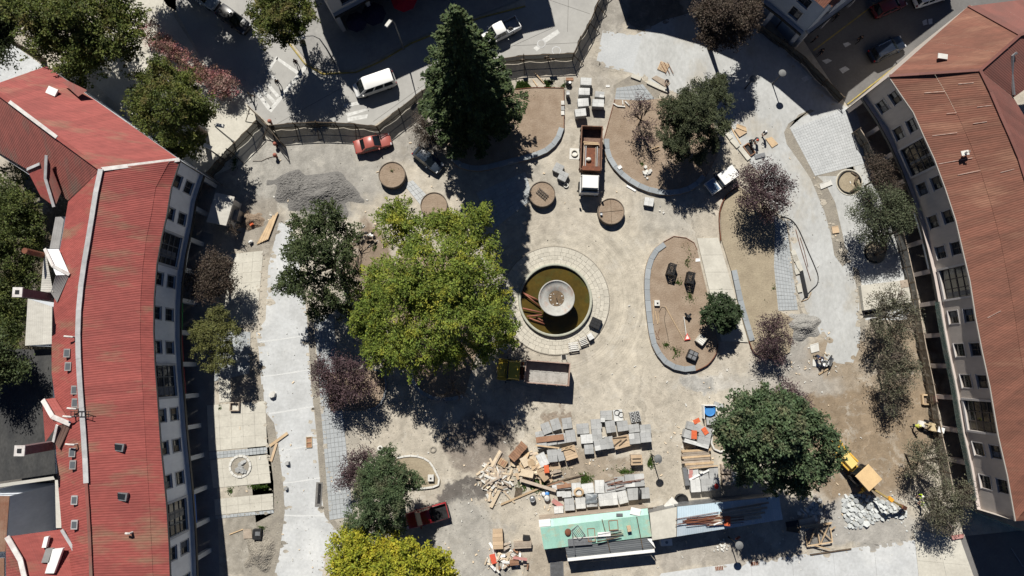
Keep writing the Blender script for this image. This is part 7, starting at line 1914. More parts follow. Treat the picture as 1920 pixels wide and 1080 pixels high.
c = P(*E2(1078, 475), 1.15); m = MB(); m.box((0, 0, 1.15), (.55, .85, .06), .1); tag(m.build("sign_board", MT['orange'], None, False, (c.x, c.y, 0)), "orange-red board on the jumbled timber heap", "board")
c = P(*E2(420, 385), .45); t = thing("wooden_crate", "shallow yellow wooden crate with dividers near the splayed planks", "crate", (c.x, c.y, 0), math.radians(-32))
m = MB(); m.box((0, 0, .2), (.95, .75, .4)); m.build("crate_side", MT['wood'], t); m = MB(); m.box((0, 0, .395), (.8, .62, .02)); m.build("crate_floor", MT['wood_brown'], t)
for x in (-.2, .2): m = MB(); m.box((x, 0, .42), (.06, .75, .06)); m.build("crate_divider", MT['wood'], t)
t = pallet_load("long brown slatted bin with a deep shadow, between the two timber heaps", *E2(650, 215), 16, 38, -42, .9, 9, 'wood_brown')
t = thing("debris_pallet", "open weathered pallet lying on the grass below the timber heap", "pallet", P(*E2(655, 830)), math.radians(-10))
for k in range(5): m = MB(); m.box((-.32 + .16 * k, 0, .08), (.11, 1.1, .04)); m.build("slat", MT['wood_dark'], t)
for y in (-.45, .45): m = MB(); m.box((0, y, .04), (.8, .1, .06)); m.build("bearer", MT['wood_dark'], t)
board("long pale plank running along the grass below the heaps", E2(390, 1010), E2(990, 755), .12, .2, .1, 'wood')
board("dark continuing plank at the grass's upper edge", E2(1080, 700), E2(1650, 560), .15, .12, .1, 'wood_dark')
board("thick pale beam sloping from the heap to the white stacks", E2(680, 635), E2(1220, 800), .55, .34, .12, 'wood_grey')
board("bent brown strip curling beside the grass", E2(1090, 730), E2(1300, 655), .3, .12, .06, 'wood_brown', zb=.45); board("short brown strip at the curled end", E2(1300, 655), E2(1410, 710), .45, .12, .06, 'wood_brown', zb=.5)
# third heap at the bottom edge
def F7(x, y): return 880 + x / 9, 960 + y / 9
pcs = []
for k in range(60):
 cx, cy = F7(600 + rg.gauss(0, 150), 760 + rg.gauss(0, 110)); a = rg.uniform(0, 3.14); l = rg.uniform(3, 9)
 pcs.append((cx - l * math.cos(a), cy - l * math.sin(a), cx + l * math.cos(a), cy + l * math.sin(a), rg.uniform(.1, .4), .12 + rg.uniform(0, .4)))
heap("scattered heap of broken boards and rubbish at the bottom edge", "timber_heap", pcs, ['wood_pale', 'offwhite', 'white', 'wood_grey', 'wood_brown'], 6, F7(600, 760))
for x, y, w, l, r, h, mt, lab in ((480, 460, 19, 36, 2, .75, 'ply', "tall tan crate of boards standing upright in the bottom heap"), (900, 560, 33, 12, 3, .7, 'wood_grey', "long brown-topped crate in the bottom heap"), (760, 850, 17, 11, 4, .8, 'wood_brown', "reddish-brown box in the bottom heap")):
 pallet_load(lab, *F7(x, y), w, l, r, h, 5, mt)
board("pink-edged board beside the reddish-brown box", F7(740, 770), F7(975, 800), .95, .3, .06, 'pink')
c = P(*F7(405, 790), .4); m = MB(); m.box((0, 0, .4), (.6, 1.0, .3), .3); tag(m.build("red_container", M("red_plastic", (.55, .09, .05), fine=.1), None, False, (c.x, c.y, 0)), "red plastic container at the bottom heap's edge", "container")
c = P(*F7(960, 440), .5); m = MB(); m.box((0, 0, .3), (.75, .5, .55), -.1); tag(m.build("generator", MT['dark_steel'], None, False, (c.x, c.y, 0)), "small dark machine on the brown-topped crate's far side", "generator")

# ---- long site roofs: green, beige, blue
def long_roof(name, label, upper, ridge, lower, z, mat, mat2=None, width=.9, walls=True, wallm=None):
 q = [P(*p, zz) for p, zz in zip(upper + ridge + lower, (z[0],) * 2 + (z[1],) * 2 + (z[2],) * 2)]
 c = sum(q, Vector()) / 6; c.z = 0
 t = thing(name, label, "site shed", c); q = [p - c for p in q]
 roof_sheets(t, [q[2], q[3]], [q[0], q[1]], mat2 or mat, width); roof_sheets(t, [q[2], q[3]], [q[4], q[5]], mat, width)
 for i, j in ((0, 1), (4, 5), (0, 4), (1, 5)):
  a, b = q[i], q[j]; m = MB(); m.add([Vector((a.x, a.y, 0)), Vector((b.x, b.y, 0)), b - Vector((0, 0, .08)), a - Vector((0, 0, .08))], [(0, 1, 2, 3)]); m.build("wall", wallm or MT['wood_grey'], t)
 return t, c
GRN = M("mint_tin", (.33, .56, .465), (.28, .49, .41), scale=.8, fine=.08, ovar=.07, col3=(.42, .44, .32), scale3=.9)
GRN_SUN = M("sunlit_mint_tin", (.40, .60, .53), (.35, .53, .47), scale=.8, fine=.06, ovar=.05)  # sun on the upper slope painted in as a lighter mint
tg, cg = long_roof("site_shed", "long shed with a mint-green tin roof, frames and boards lying on it", [(1012, 975), (1214, 953)], [(1013, 990), (1216, 965)], [(1020, 1030), (1222, 1006)], (2.45, 2.8, 2.45), GRN, GRN_SUN, .5)
q = [P(1060, 1027, 2.35), P(1213, 1009, 2.35), P(1227, 1030, 2.1), P(1064, 1047, 2.1)]; q = [p - cg for p in q]
SL = M("slate_sheet", (.115, .125, .135), (.15, .16, .165), scale=1, fine=.12, ovar=.1, stretch=(1, 4, 1)); roof_sheets(tg, [q[0], q[3]], [q[1], q[2]], SL, .6, 4, .02)
m = MB(); m.bar(q[3] + Vector((0, -.12, .02)), q[2] + Vector((0, -.12, .02)), .34, .12); m.build("fascia", MT['white'], tg)
q2 = [P(1213, 1010, 2.3) - cg, P(1222, 1010, 2.3) - cg, P(1229, 1028, 2.3) - cg]; m = MB(); m.prism([(p.x, p.y) for p in q2][::-1], 2.26, 2.32); m.build("corner_panel", MT['white'], tg)
m = MB()
for a in (q[3], q[2]): m.bar(Vector((a.x, a.y + .1, 0)), Vector((a.x, a.y + .1, 2.08)), .1, .1)
m.build("post", MT['wood_grey'], tg)
tb, cb_ = long_roof("site_shed", "long cabin with a pale blue metal roof, rods and planks lying on it", [(1270, 950), (1461, 930)], [(1270, 975), (1464, 952)], [(1269, 1006), (1468, 974)], (2.5, 2.75, 2.5), M("blue_tin", (.36, .44, .50), (.42, .48, .53), scale=.8, fine=.08, ovar=.05), M("sunlit_blue_tin", (.42, .52, .59), (.37, .47, .54), scale=.8, fine=.06, ovar=.04), 1.0, wallm=MT['steel'])  # second blue is lighter: sun on the upper slope put into the colour
q = [P(x, y, 2.62) for x, y in ((1218, 962), (1269, 951), (1268, 1006), (1223, 1013))]; c = sum(q, Vector()) / 4; c.z = 0
t = thing("site_shed", "flat beige-roofed cabin joining the green and the blue roofs", "site shed", c)
m = MB(); m.prism([(p.x - c.x, p.y - c.y) for p in q][::-1], 2.5, 2.64, True); m.build("roof", MT['concrete_warm'], t); m = MB(); m.prism([((p.x - c.x) * .95, (p.y - c.y) * .95) for p in q][::-1], 0, 2.5); m.build("wall", MT['steel'], t)
c = P(1250, 1017, 1.0); t = thing("water_tank", "small white box tank beside the beige roof", "tank", (c.x, c.y, 0), .06); m = MB(); m.box((0, 0, .5), (1.25, .75, 1.0)); m.build("tank_body", MT['white'], t); m = MB(); m.lathe([(.02, 1.04), (.16, 1.04), (.16, 1.0)], 10); m.build("tank_lid", MT['steel'], t)
# things lying on the green roof
def G6(x, y): return 1000 + x / 8, 940 + y / 8
def frame_on(lab, px, py, w, l, rot, z, grid=False, mat='wood_brown'):
 c = P(px, py, z); t = thing("window_frame", lab, "frame", (c.x, c.y, z), math.radians(rot))
 for s in (-1, 1):
  m = MB(); m.box((s * w / 2, 0, .05), (.07, l, .07)); m.build("stile", MT[mat], t); m = MB(); m.box((0, s * l / 2, .05), (w, .07, .07)); m.build("rail", MT[mat], t)
 if grid:
  for k in range(4): m = MB(); m.box((-w / 2 + w * (k + 1) / 5, 0, .05), (.03, l, .03)); m.build("bar", MT['steel'], t)
frame_on("grey lattice frame lying askew on the green roof", *G6(675, 470), .85, 1.3, 38, 2.72, True, 'steel'); frame_on("upright wooden frame on the green roof's grey panel", *G6(870, 500), .75, 1.35, 4, 2.66); frame_on("wooden square frame high on the green roof", *G6(1200, 355), .95, 1.0, 4, 2.74)
c = P(*G6(520, 465), 2.75); m = MB(); m.lathe([(.02, .14), (.25, .13), (.36, .02), (.34, 0)], 16); m.v = [(x, y * 1.25, z) for x, y, z in m.v]; tag(m.build("rusty_basin", MT['rust'], None, True, (c.x, c.y, 2.7)), "rust-orange upturned basin on the green roof", "basin")
for k, (x0, y0, x1, y1, wd, mt) in enumerate(((600, 555, 1000, 525, .1, 'offwhite'), (960, 520, 1350, 490, .1, 'wood_dark'), (950, 570, 1320, 530, .08, 'steel'), (960, 610, 1290, 530, .12, 'wood_dark'), (970, 500, 1320, 440, .07, 'steel'), (585, 480, 625, 800, .1, 'steel'), (1030, 270, 1150, 740, .09, 'wood_dark'), (1550, 230, 1640, 700, .09, 'wood_dark'))):
 board(["pale batten across the green roof's grey panel", "dark batten in the middle of the green roof", "thin grey batten below the dark one on the green roof", "slanting dark batten on the green roof's lower slope", "thin grey rail on the green roof's upper middle", "grey pole across the green roof, nearest its free end", "dark pole across the middle of the green roof", "dark pole across the green roof near the beige cabin"][k], G6(x0, y0), G6(x1, y1), 2.78 + .02 * k if k < 5 else 2.9, wd, .05, mt, "battens on the green roof", "batten", "batten", None if k < 5 else 2.55)
for x, y, w, l, r, mt, lab in ((1060, 490, 1.4, .45, 4, 'white', "white sheet on the middle of the green roof"), (170, 320, 1.25, .75, 5, 'white', "white panel on the corner of the green roof"), (1530, 150, 1.1, .75, -12, 'white', "white panel on the sunlit upper slope of the green roof"), (1430, 400, .42, .6, 10, 'ply', "tan box on the rust-streaked part of the green roof"), (700, 610, 2.6, .75, 4, 'steel', "grey sheet patched onto the green roof's lower edge"), (1290, 200, .7, .3, 0, 'steel', "grey scrap on the green roof's pale upper slope")):
 c = P(*G6(x, y), 2.74); h = .3 if mt == 'ply' else .05; zz = 2.86 if y < 560 else 2.62
 m = MB(); m.box((0, 0, zz + h / 2 - (.05 if y < 560 else 0)), (w, l, h), math.radians(r)); m.box((0, 0, zz + h - (.05 if y < 560 else 0) + .01), (w * .9, .04, .02), math.radians(r)); tag(m.build("roof_panel_sheet" if mt != 'ply' else "small_box", MT[mt], None, False, (c.x, c.y, 0)), lab, "sheet" if mt != 'ply' else "box")
for x, y, lab in ((935, 175, "cream block at the green roof's upper edge, larger"), (860, 180, "cream block at the green roof's upper edge, smaller"), (1190, 150, "white block at the green roof's upper edge"), (1380, 115, "cream block beside the white roof panel")):
 c = P(*G6(x, y), .3); m = MB(); m.box((0, 0, .15), (.55, .45, .3), .05); m.box((0, 0, .31), (.4, .3, .04), .05); tag(m.build("stone_block", MT['concrete_warm'], None, False, (c.x, c.y, 0)), lab, "block", "blocks behind the green shed")
# rods, planks and an orange board on the blue roof
for k in range(16):
 x0, y0 = 1255 + R.uniform(0, 70), 966 + R.uniform(0, 14); x1 = x0 + R.uniform(60, 120); y1 = y0 - R.uniform(2, 12)
 board("thin rusty reinforcing rod on the pale blue roof", (x0, y0 + 6), (min(x1, 1395), y1 + 4), 2.85 + .01 * k, .05, .05, 'rust', "rusty rods on the blue roof", "steel_rod", "rod")
for k in range(7):
 board("long weathered plank lying lengthwise on the blue roof", (1330 + 4 * k, 984 - 4.4 * k), (1440 + R.uniform(-15, 15), 970 - 4.6 * k), 2.9, .2, .06, 'wood_grey', "planks on the blue roof")
c = P(1364, 977, 3.0); m = MB(); m.box((0, 0, 3.0), (.62, 1.0, .05), -.1); m.box((0, 0, 3.04), (.06, .9, .03), -.1); tag(m.build("sign_board", MT['orange'], None, False, (c.x, c.y, 0)), "orange-red board lying on the rods of the blue roof", "board")
m_ = [P(1345, 978, 2.9), P(1354, 976, 2.95)]; board("white handle board beside the orange one on the blue roof", (1338, 984), (1358, 976), 2.97, .14, .04, 'white')
c = P(1376, 1003); t = thing("stop_paddle", "faded red paddle sign standing on the dirt below the blue roof", "sign", c); m = MB(); m.tube([(0, 0, 0), (0, 0, 1.3)], .03, 6); m.build("pole", MT['steel'], t); m = MB(); m.box((0, 0, 1.4), (.55, .1, .5), .6); m.build("sign_face", M("faded_red_sign", (.35, .12, .09), fine=.1), t)
c = P(1044, 1068, .1); t = thing("floor_grate", "grey ribbed metal grate lying on the ground below the green roof", "grate", (c.x, c.y, 0), .02)
for k in range(14): m = MB(); m.box((0, -.85 + .13 * k, .06), (1.5, .07, .05)); m.build("bar", MT['steel'], t)
for x in (-.7, .7): m = MB(); m.box((x, 0, .03), (.06, 1.9, .05)); m.build("side_rail", MT['steel'], t)
for x, y, lab in ((1348, 1065, "rust-brown grate set in the new street, first"), (1414, 1056, "rust-brown grate set in the new street, second")):
 c = P(x, y); t = thing("drain_grate", lab, "drain grate", c, .1, "grates in the new street"); m = MB(); m.box((0, 0, .07), (1.0, .5, .05)); m.build("grate_frame", MT['offwhite'], t)
 for k in range(5): m = MB(); m.box((-.36 + .18 * k, 0, .1), (.14, .42, .02)); m.build("bar", MT['rust'], t)

# ---- broken concrete under the backhoe: each lump its own piece
t = thing("rubble_heap", "spread of broken pale concrete lumps beneath the backhoe's arm", "rubble heap", P(1640, 950))
c0 = P(1640, 950); RBM = M("broken_concrete", (.52, .54, .535), (.42, .44, .435), scale=1.2, fine=.1, ovar=.14)
def lump(m, c, s):
 n = R.randint(5, 7); a0 = R.uniform(0, 6.28); rr = [s * R.uniform(.65, 1.15) for _ in range(n)]; h = s * R.uniform(.35, .7); tx, ty = R.uniform(-.35, .35), R.uniform(-.35, .35)
 lo = [(c[0] + r * math.cos(a0 + 6.283 * i / n), c[1] + r * math.sin(a0 + 6.283 * i / n), 0) for i, r in enumerate(rr)]
 hi = [(c[0] + (x - c[0]) * .85, c[1] + (y - c[1]) * .85, c[2] + h + tx * (x - c[0]) + ty * (y - c[1])) for x, y, _ in lo]
 m.add(lo + hi, [tuple(n + i for i in range(n))] + [(i, (i + 1) % n, n + (i + 1) % n, n + i) for i in range(n)])
PTS = [(1579, 942), (1584, 930), (1608, 928), (1632, 930), (1660, 940), (1690, 955), (1702, 966), (1690, 972), (1665, 968), (1640, 978), (1622, 985), (1604, 992), (1590, 985), (1582, 968)]
def inpoly(x, y, pl):
 r = False
 for (x0, y0), (x1, y1) in zip(pl, pl[1:] + pl[:1]):
  if (y0 > y) != (y1 > y) and x < (x1 - x0) * (y - y0) / (y1 - y0) + x0: r = not r
 return r
k = 0; seen = []
for tries in range(9000):
 x, y = R.uniform(1575, 1705), R.uniform(925, 997)
 if not inpoly(x, y, PTS): continue
 s = R.uniform(.17, .42)
 if any(math.hypot(x - a, y - b) < (s + q) * 11.5 for a, b, q in seen): continue
 seen.append((x, y, s)); q = P(x, y) - c0; m = MB(); lump(m, (q.x, q.y, .08), s); m.build("concrete_lump", RBM, t); k += 1
 if k >= 290: break
m = MB()
for _ in range(500):
 x, y = R.uniform(1572, 1710), R.uniform(922, 1000)
 if inpoly(x, y, PTS) or R.random() < .06: q = P(x, y) - c0; lump(m, (q.x, q.y, .02), R.uniform(.06, .14))
tag(m.build("concrete_crumbs", RBM, t), kind="stuff")
t = thing("rubble_heap", "small heap of white and grey broken stone beside the wooden frame", "rubble heap", P(1522, 952)); c0 = P(1522, 952)
for _ in range(60):
 x, y = 1522 + R.gauss(0, 10), 950 + R.gauss(0, 10); q = P(x, y) - c0; m = MB(); lump(m, (q.x, q.y, .1 + .3 * max(0, 1 - math.hypot(x - 1522, y - 950) / 18)), R.uniform(.15, .36)); m.build("stone", MT['offwhite'] if R.random() < .45 else MT['slab'], t)
for (px, py, n, sp) in ((1214, 327, 14, 5), (1356, 1023, 22, 6), (1240, 395, 5, 4)):
 t = thing("stone_scatter", {1214: "scattered white tile shards on the bed under the evergreen", 1356: "small scatter of pale stones on dirt below the blue roof", 1240: "few pale stones by the kerb's end"}[px], "stones", P(px, py)); c0 = P(px, py); zz = .3 if px == 1214 else 0
 for _ in range(n):
  q = P(px + R.gauss(0, sp), py + R.gauss(0, sp)) - c0; m = MB(); lump(m, (q.x, q.y, .05 + zz), R.uniform(.1, .32 if px == 1214 else .16)); m.build("stone", MT['offwhite'], t)
# wooden braced frame
def H8(x, y): return 1440 + x / 8, 920 + y / 8
t = thing("braced_trestle", "braced timber trestle with crossing struts, half in the tree shade", "trestle", P(1536, 1003)); c0 = P(1536, 1003)
for x0, y0, x1, y1 in ((590, 830, 965, 770), (560, 560, 940, 495), (610, 800, 730, 540), (775, 790, 740, 560), (790, 790, 910, 520), (755, 560, 960, 750), (965, 770, 935, 560), (590, 830, 545, 620), (690, 820, 930, 880), (930, 600, 1010, 540)):
 m = MB(); m.bar(P(*H8(x0, y0), .45) - c0, P(*H8(x1, y1), .5) - c0, .11, .11); m.build("strut", MT['wood'], t)
m = MB(); q = [P(*H8(x, y), .12) - c0 for x, y in ((570, 600), (930, 520), (960, 760), (600, 820))]; m.add(q, [(0, 1, 2, 3)]); m.build("frame_panel", MT['gravel'], t)
for k, (x0, y0, x1, y1, wd, mt) in enumerate(((470, 490, 700, 430, .35, 'wood_grey'), (480, 540, 960, 480, .16, 'wood'), (460, 460, 690, 410, .3, 'wood_grey'), (280, 560, 480, 590, .7, 'wood_dark'), (490, 270, 590, 370, .12, 'offwhite'), (270, 510, 460, 480, .6, 'dark_steel'))):
 board(["weathered plank above the braced timber frame", "thin long batten along the top of the braced frame", "uppermost weathered plank by the braced frame", "dark plank in shade beside the braced frame", "white stick beside the small stone heap", "dark sheet in shade beside the weathered planks"][k], H8(x0, y0), H8(x1, y1), .4 + .06 * k, wd, .07, mt)
board("thin dark board edging the new street in the sun", (1519, 1040), (1596, 1029), .12, .12, .14, 'wood_dark')

# ---- gravel and sand mounds
def mound(name, lab, px, py, rx, ry, h, mat, seed):
 from mathutils import noise as mn
 c = P(px, py); n = 84; bm = MB(); vs = []
 for j in range(n + 1):
  for i in range(n + 1):
   u, v = 2.4 * i / n - 1.2, 2.4 * j / n - 1.2
   q = Vector((u * 1.7 + seed * 9, v * 1.7, 0))
   r = math.hypot(u, v) * (1 + .45 * mn.noise(q))
   f = max(0, 1 - r); f = f * f * (3 - 2 * f) * 1.1
   z = h * f * (1 + .32 * mn.noise(q * 1.8)) + (mn.noise(q * 8) * .07 + R.gauss(0, .022)) * min(1, f * 6)
   vs.append((u * rx / 16, v * ry / 16, z - .03 if f < .02 else max(z, .01)))
 bm.add(vs, [(j * (n + 1) + i, j * (n + 1) + i + 1, (j + 1) * (n + 1) + i + 1, (j + 1) * (n + 1) + i) for j in range(n) for i in range(n)])
 o = bm.build(name, mat, None, False, c); return tag(o, lab, "heap")
mound("gravel_heap", "broad heap of grey gravel above the ragged dark tree", 604, 364, 70, 48, .75, MT['gravel'], 1)
mound("gravel_heap", "lower spill of grey gravel beside the main heap, near the timber strips", 556, 354, 48, 42, .4, MT['gravel'], 2)
mound("sand_heap", "grey sand heap between the purple plum and the fresh concrete", 1503, 612, 34, 30, .9, MT['sand'], 3)
mound("soil_heap", "low brown soil heap at the south end of the white road", 490, 1035, 30, 40, .6, MT['strip'], 4)
mound("soil_heap", "small rusty-brown soil heap beside the twiggy shrub", 470, 415, 26, 18, .5, MT['soil'], 5)
# crumbs of stone everywhere on bare ground
m = MB(); rg = random.Random(8)
for _ in range(2600):
 x, y = rg.uniform(440, 1720), rg.uniform(150, 1075)
 if rg.random() < .5: x, y = rg.gauss(900, 260), rg.gauss(900, 120)
 q = P(x, y); s = rg.choice((.04, .05, .06, .07, .10)); a = rg.uniform(0, 6)
 m.add([(q.x + s * math.cos(a), q.y + s * math.sin(a), 0), (q.x + s * math.cos(a + 2.1), q.y + s * math.sin(a + 2.1), 0), (q.x + s * math.cos(a + 4.2), q.y + s * math.sin(a + 4.2), 0), (q.x, q.y, s * 1.1)], [(0, 1, 3), (1, 2, 3), (2, 0, 3)])
tag(m.build("pebbles", M("pebble", (.42, .40, .36), (.2, .19, .17), scale=.9, fine=.3, fscale=3, isl=.4)), kind="stuff")

for nm, mt, n in (("litter_scraps", MT['offwhite'], 260), ("timber_scraps", MT['wood_pale'], 260)):
 m = MB()
 for _ in range(n):
  if rg.random() < .6: x, y = rg.choice(((930, 900), (1005, 880), (945, 1045), (1030, 935), (1120, 880), (1300, 830), (1500, 1000), (690, 440), (1250, 240), (1500, 690)));  x, y = rg.gauss(x, 34), rg.gauss(y, 24)
  else: x, y = rg.uniform(440, 1700), rg.uniform(250, 1070)
  q = P(x, y); m.box((q.x, q.y, .07), (rg.uniform(.08, .35), rg.uniform(.05, .16), .05), rg.uniform(0, 3.1))
 tag(m.build(nm, mt), kind="stuff")
# ================================================================ PEOPLE (each body one continuous skinned surface)
def person(label, feet, face_deg, pose, top, legs, hat=None, hair=(.02, .015, .012), group=None, vest=None):
 b = P(*feet)
 t = thing("person", label, "person", b, math.radians(face_deg), group)
 lean, crouch, arm = {"walk": (.05, 0, 'swing'), "stand": (0, 0, 'down'), "bend": (.85, .12, 'reach'), "crouch": (.6, .42, 'reach'), "work": (.35, .05, 'reach')}[pose]
 hipz = .92 - crouch
 pel = Vector((-.12 * (lean > .3) - .1 * (crouch > .2), 0, hipz))
 def up(p, l, a): return p + Vector((math.sin(a) * l, 0, math.cos(a) * l))
 sp, chs = up(pel, .22, lean * .6), up(pel, .44, lean)
 nk = up(chs, .13, lean * .9); hd = up(nk, .14, lean * .6); tp = up(hd, .10, lean * .4)
 V, E, Rr, K = [], [], [], []
 def v(p, r, k, par=None):
  V.append(tuple(p)); Rr.append(r if isinstance(r, tuple) else (r, r)); K.append(k)
  if par is not None: E.append((par, len(V) - 1))
  return len(V) - 1
 i0 = v(pel, (.15, .11), 1); i1 = v(sp, (.14, .10), 0, i0); i2 = v(chs, (.16, .11), 0, i1); i3 = v(nk, .058, 2, i2); i4 = v(hd, .092, 2, i3); v(tp, .075, 2, i4)
 v(hd + Vector((.115, 0, -.005)), .016, 2, i4)
 for s in (-1, 1):
  sh = v(chs + Vector((0, .185 * s, .04)), .062, 0, i2)
  if arm == 'down': el, wr = chs + Vector((-.02, .23 * s, -.24)), chs + Vector((.05, .25 * s, -.47))
  elif arm == 'swing': el, wr = chs + Vector((-.12 * s, .22 * s, -.23)), chs + Vector((.08 - .18 * s, .22 * s, -.45))
  else: el, wr = chs + Vector((.12, .21 * s, -.22)), chs + Vector((.33, .12 * s, -.30))
  e = v(el, .046, 0, sh); w_ = v(wr, .034, 2, e)
  d = (wr - el).normalized(); pm = v(wr + d * .08, (.038, .022), 2, w_)
  for q in range(4):
   f1 = wr + d * (.135 + .01 * (q in (1, 2))) + Vector((0, (q - 1.5) * .022, -.006)); a_ = v(f1, .010, 2, pm); v(f1 + d * (.035 + .012 * (q in (1, 2))) + Vector((0, 0, -.02)), .0085, 2, a_)
  th = v(wr + d * .06 + Vector((.03, -.035 * s, 0)), .011, 2, w_); v(wr + d * .11 + Vector((.035, -.05 * s, -.01)), .009, 2, th)
  hp = v(pel + Vector((0, .095 * s, -.06)), .095, 1, i0)
  st = {"walk": .26 * s, "stand": .03 * s, "bend": .1 * s, "crouch": .1 * s, "work": .16 * s}[pose]
  ft = Vector((st, .11 * s, .07)); kn = Vector(((pel.x + st) / 2 + .05 + crouch * .75, .12 * s, (hipz - .06) * .53 + (.06 if crouch > .2 else 0)))
  k = v(kn, .062, 1, hp); an = v(ft, .043, 1, k); v(ft + Vector((.15, 0, -.03)), .04, 3, an); v(ft + Vector((-.05, 0, -.025)), .038, 3, an)
 me = bpy.data.meshes.new("body"); me.from_pydata(V, E, [])
 o = bpy.data.objects.new("body", me); COL.objects.link(o)
 md = o.modifiers.new("s", 'SKIN'); md.use_smooth_shade = True
 for i, r in enumerate(Rr): me.skin_vertices[0].data[i].radius = r
 for i in range(len(V)): me.skin_vertices[0].data[i].use_root = (i == 0)
 sb = o.modifiers.new("d", 'SUBSURF'); sb.levels = 1; sb.render_levels = 1
 dg = bpy.context.evaluated_depsgraph_get()
 nm = bpy.data.meshes.new_from_object(o.evaluated_get(dg)); nm.name = "body"
 bpy.data.objects.remove(o); bpy.data.meshes.remove(me)
 nm.materials.clear()
 for m in (cloth(top), cloth(legs), MT['skin'], MT['black']): nm.materials.append(m)
 va = np.array(V); ea = np.array(E); A0, B0 = va[ea[:, 0]], va[ea[:, 1]]; AB = B0 - A0; ll = np.maximum((AB * AB).sum(1), 1e-9)
 for p in nm.polygons:
  c = np.array(p.center); tt = np.clip(((c - A0) * AB).sum(1) / ll, 0, 1)
  j = int(np.argmin(((A0 + AB * tt[:, None] - c) ** 2).sum(1)))
  p.material_index = K[ea[j][1]] if tt[j] > .45 else K[ea[j][0]]
 link("body", nm, t)
 m = MB(); m.ball(hd + Vector((-.012, 0, .03)), .108, 10, 6, (1.05, .95, .95)); m.v = [(x, y, max(z, hd.z + .012)) for x, y, z in m.v]
 if hat:
  m.lathe([(.10, 0), (.145, -.005), (.145, -.02), (.10, -.015)], 14, (hd.x + .01, hd.y, hd.z + .03)); m.build("hard_hat", cloth(hat), t, True)
 else: m.build("hair", cloth(hair), t, True)
 m = MB()
 for s in (-1, 1): m.ball(hd + Vector((.088, .033 * s, .01)), .012, 6, 4)
 m.build("eyes", MT['black'], t)
 return t
_cl = {}
def cloth(c):
 if c not in _cl: _cl[c] = M("cloth_%d" % len(_cl), c, fine=.08, fscale=20, rough=.9)
 return _cl[c]
DK, NV, GY, HV = (.015, .015, .018), (.02, .028, .055), (.10, .10, .10), (.50, .72, .03)
person("pedestrian in dark clothes crossing at the zebra stripes, long shadow", (525, 160), -60, "walk", DK, NV)
person("pedestrian in dark clothes at the far kerb of the crossing", (559, 123), -70, "walk", (.05, .02, .02), DK)
person("pedestrian in dark clothes walking beside the stop line, near the fence end", (474, 184), 20, "walk", GY, DK)
person("dark-clad pedestrian alone in the middle of the shaded street", (1605, 80), 40, "walk", DK, DK)
person("pedestrian in dark clothes under the rust roof's corner", (1561, 38), 40, "walk", (.03, .03, .035), DK)
person("pedestrian at the yellow line's end in the shaded street", (1533, 104), 200, "stand", DK, NV)
person("pedestrian on the shaded pavement below the blue-grey block", (1522, 80), 130, "stand", (.04, .03, .03), DK)
person("worker with a red cap bending over the open trench box on the promenade", (1415, 264), 250, "bend", (.04, .045, .055), NV, (.55, .08, .04))
person("worker with a white helmet beside the red-capped one", (1429, 254), 230, "work", (.06, .065, .08), NV, (.75, .75, .75))
person("worker in black crouching at the trench box, dark cap", (1406, 268), 300, "crouch", DK, DK, (.02, .02, .02))
person("worker in black bending by the small pit beside the tan pallet", (1248, 156), 260, "bend", DK, NV)
person("dark-haired worker in navy mixing mortar next to the fresh concrete", (1527, 668), 290, "bend", NV, DK)
person("second mortar worker with a white cap, leaning over the mixing board", (1536, 672), 220, "bend", (.03, .035, .06), NV, (.7, .7, .7))
person("worker in a yellow high-visibility jacket standing by the tan loader", (1709, 797), 0, "work", (.55, .58, .10), NV, (.6, .6, .2))
person("worker in bright lime vest, upper of the pair near the rubble", (1717, 926), 200, "work", HV, NV, (.7, .7, .6))
person("worker in pale lime vest, lower of the pair near the rubble, holding a pole", (1720, 942), 160, "work", (.60, .72, .25), NV, (.75, .75, .7))
board("pale pole held by the lower lime-vested worker", (1706, 930), (1722, 941), 1.0, .06, .05, 'offwhite', None, "pole", "pole")

# ================================================================ SMALL THINGS ROUND THE SITE
def flat_board(lab, pts, z, mat, name="plywood_sheet", cat="board", th=.05):
 q = [P(x, y, z) for x, y in pts]; c = sum(q, Vector()) / len(q)
 m = MB(); m.prism([(p.x - c.x, p.y - c.y) for p in q][::-1], 0, th, True)
 # a batten along the first edge keeps the sheet stiff
 a, b = q[0] - c, q[1] - c; m.bar(Vector((a.x * .9, a.y * .9, th + .012)), Vector((b.x * .9, b.y * .9, th + .012)), .06, .03)
 return tag(m.build(name, MT[mat], None, False, (c.x, c.y, z - th * .0)), lab, cat)
def K6(x, y): return 1360 + x / 9, 210 + y / 9
flat_board("tan plywood sheet on the promenade beside the trench box", [K6(145, 300), K6(235, 425), K6(365, 345), K6(290, 250)], .12, 'ply'); flat_board("pale torn board overlapping the tan plywood", [K6(195, 200), K6(345, 255), K6(365, 330), K6(300, 310), K6(180, 260)], .2, 'wood')
flat_board("pale plywood sheet on the far side of the workers", [K6(675, 455), K6(785, 605), K6(890, 540), K6(780, 420)], .06, 'wood')
board("thin timber along the promenade edge by the plywood", K6(50, 180), K6(260, 540), .06, .16, .05, 'wood')
board("grey plank lying below the crouching worker", K6(500, 760), K6(670, 715), .12, .5, .06, 'steel')
for k, (x0, y0, x1, y1) in enumerate(((100, 465, 215, 590), (240, 600, 400, 800), (0, 320, 100, 450))):
 board("pale kerb block at the promenade's inner edge", K6(x0, y0), K6(x1, y1), .1, .55, .2, 'concrete_warm', "promenade kerb blocks", "kerb_block", "kerb")
t = thing("trench_box", "open wooden formwork box sunk beside the kneeling workers", "formwork", P(*K6(395, 640)), math.radians(-55))
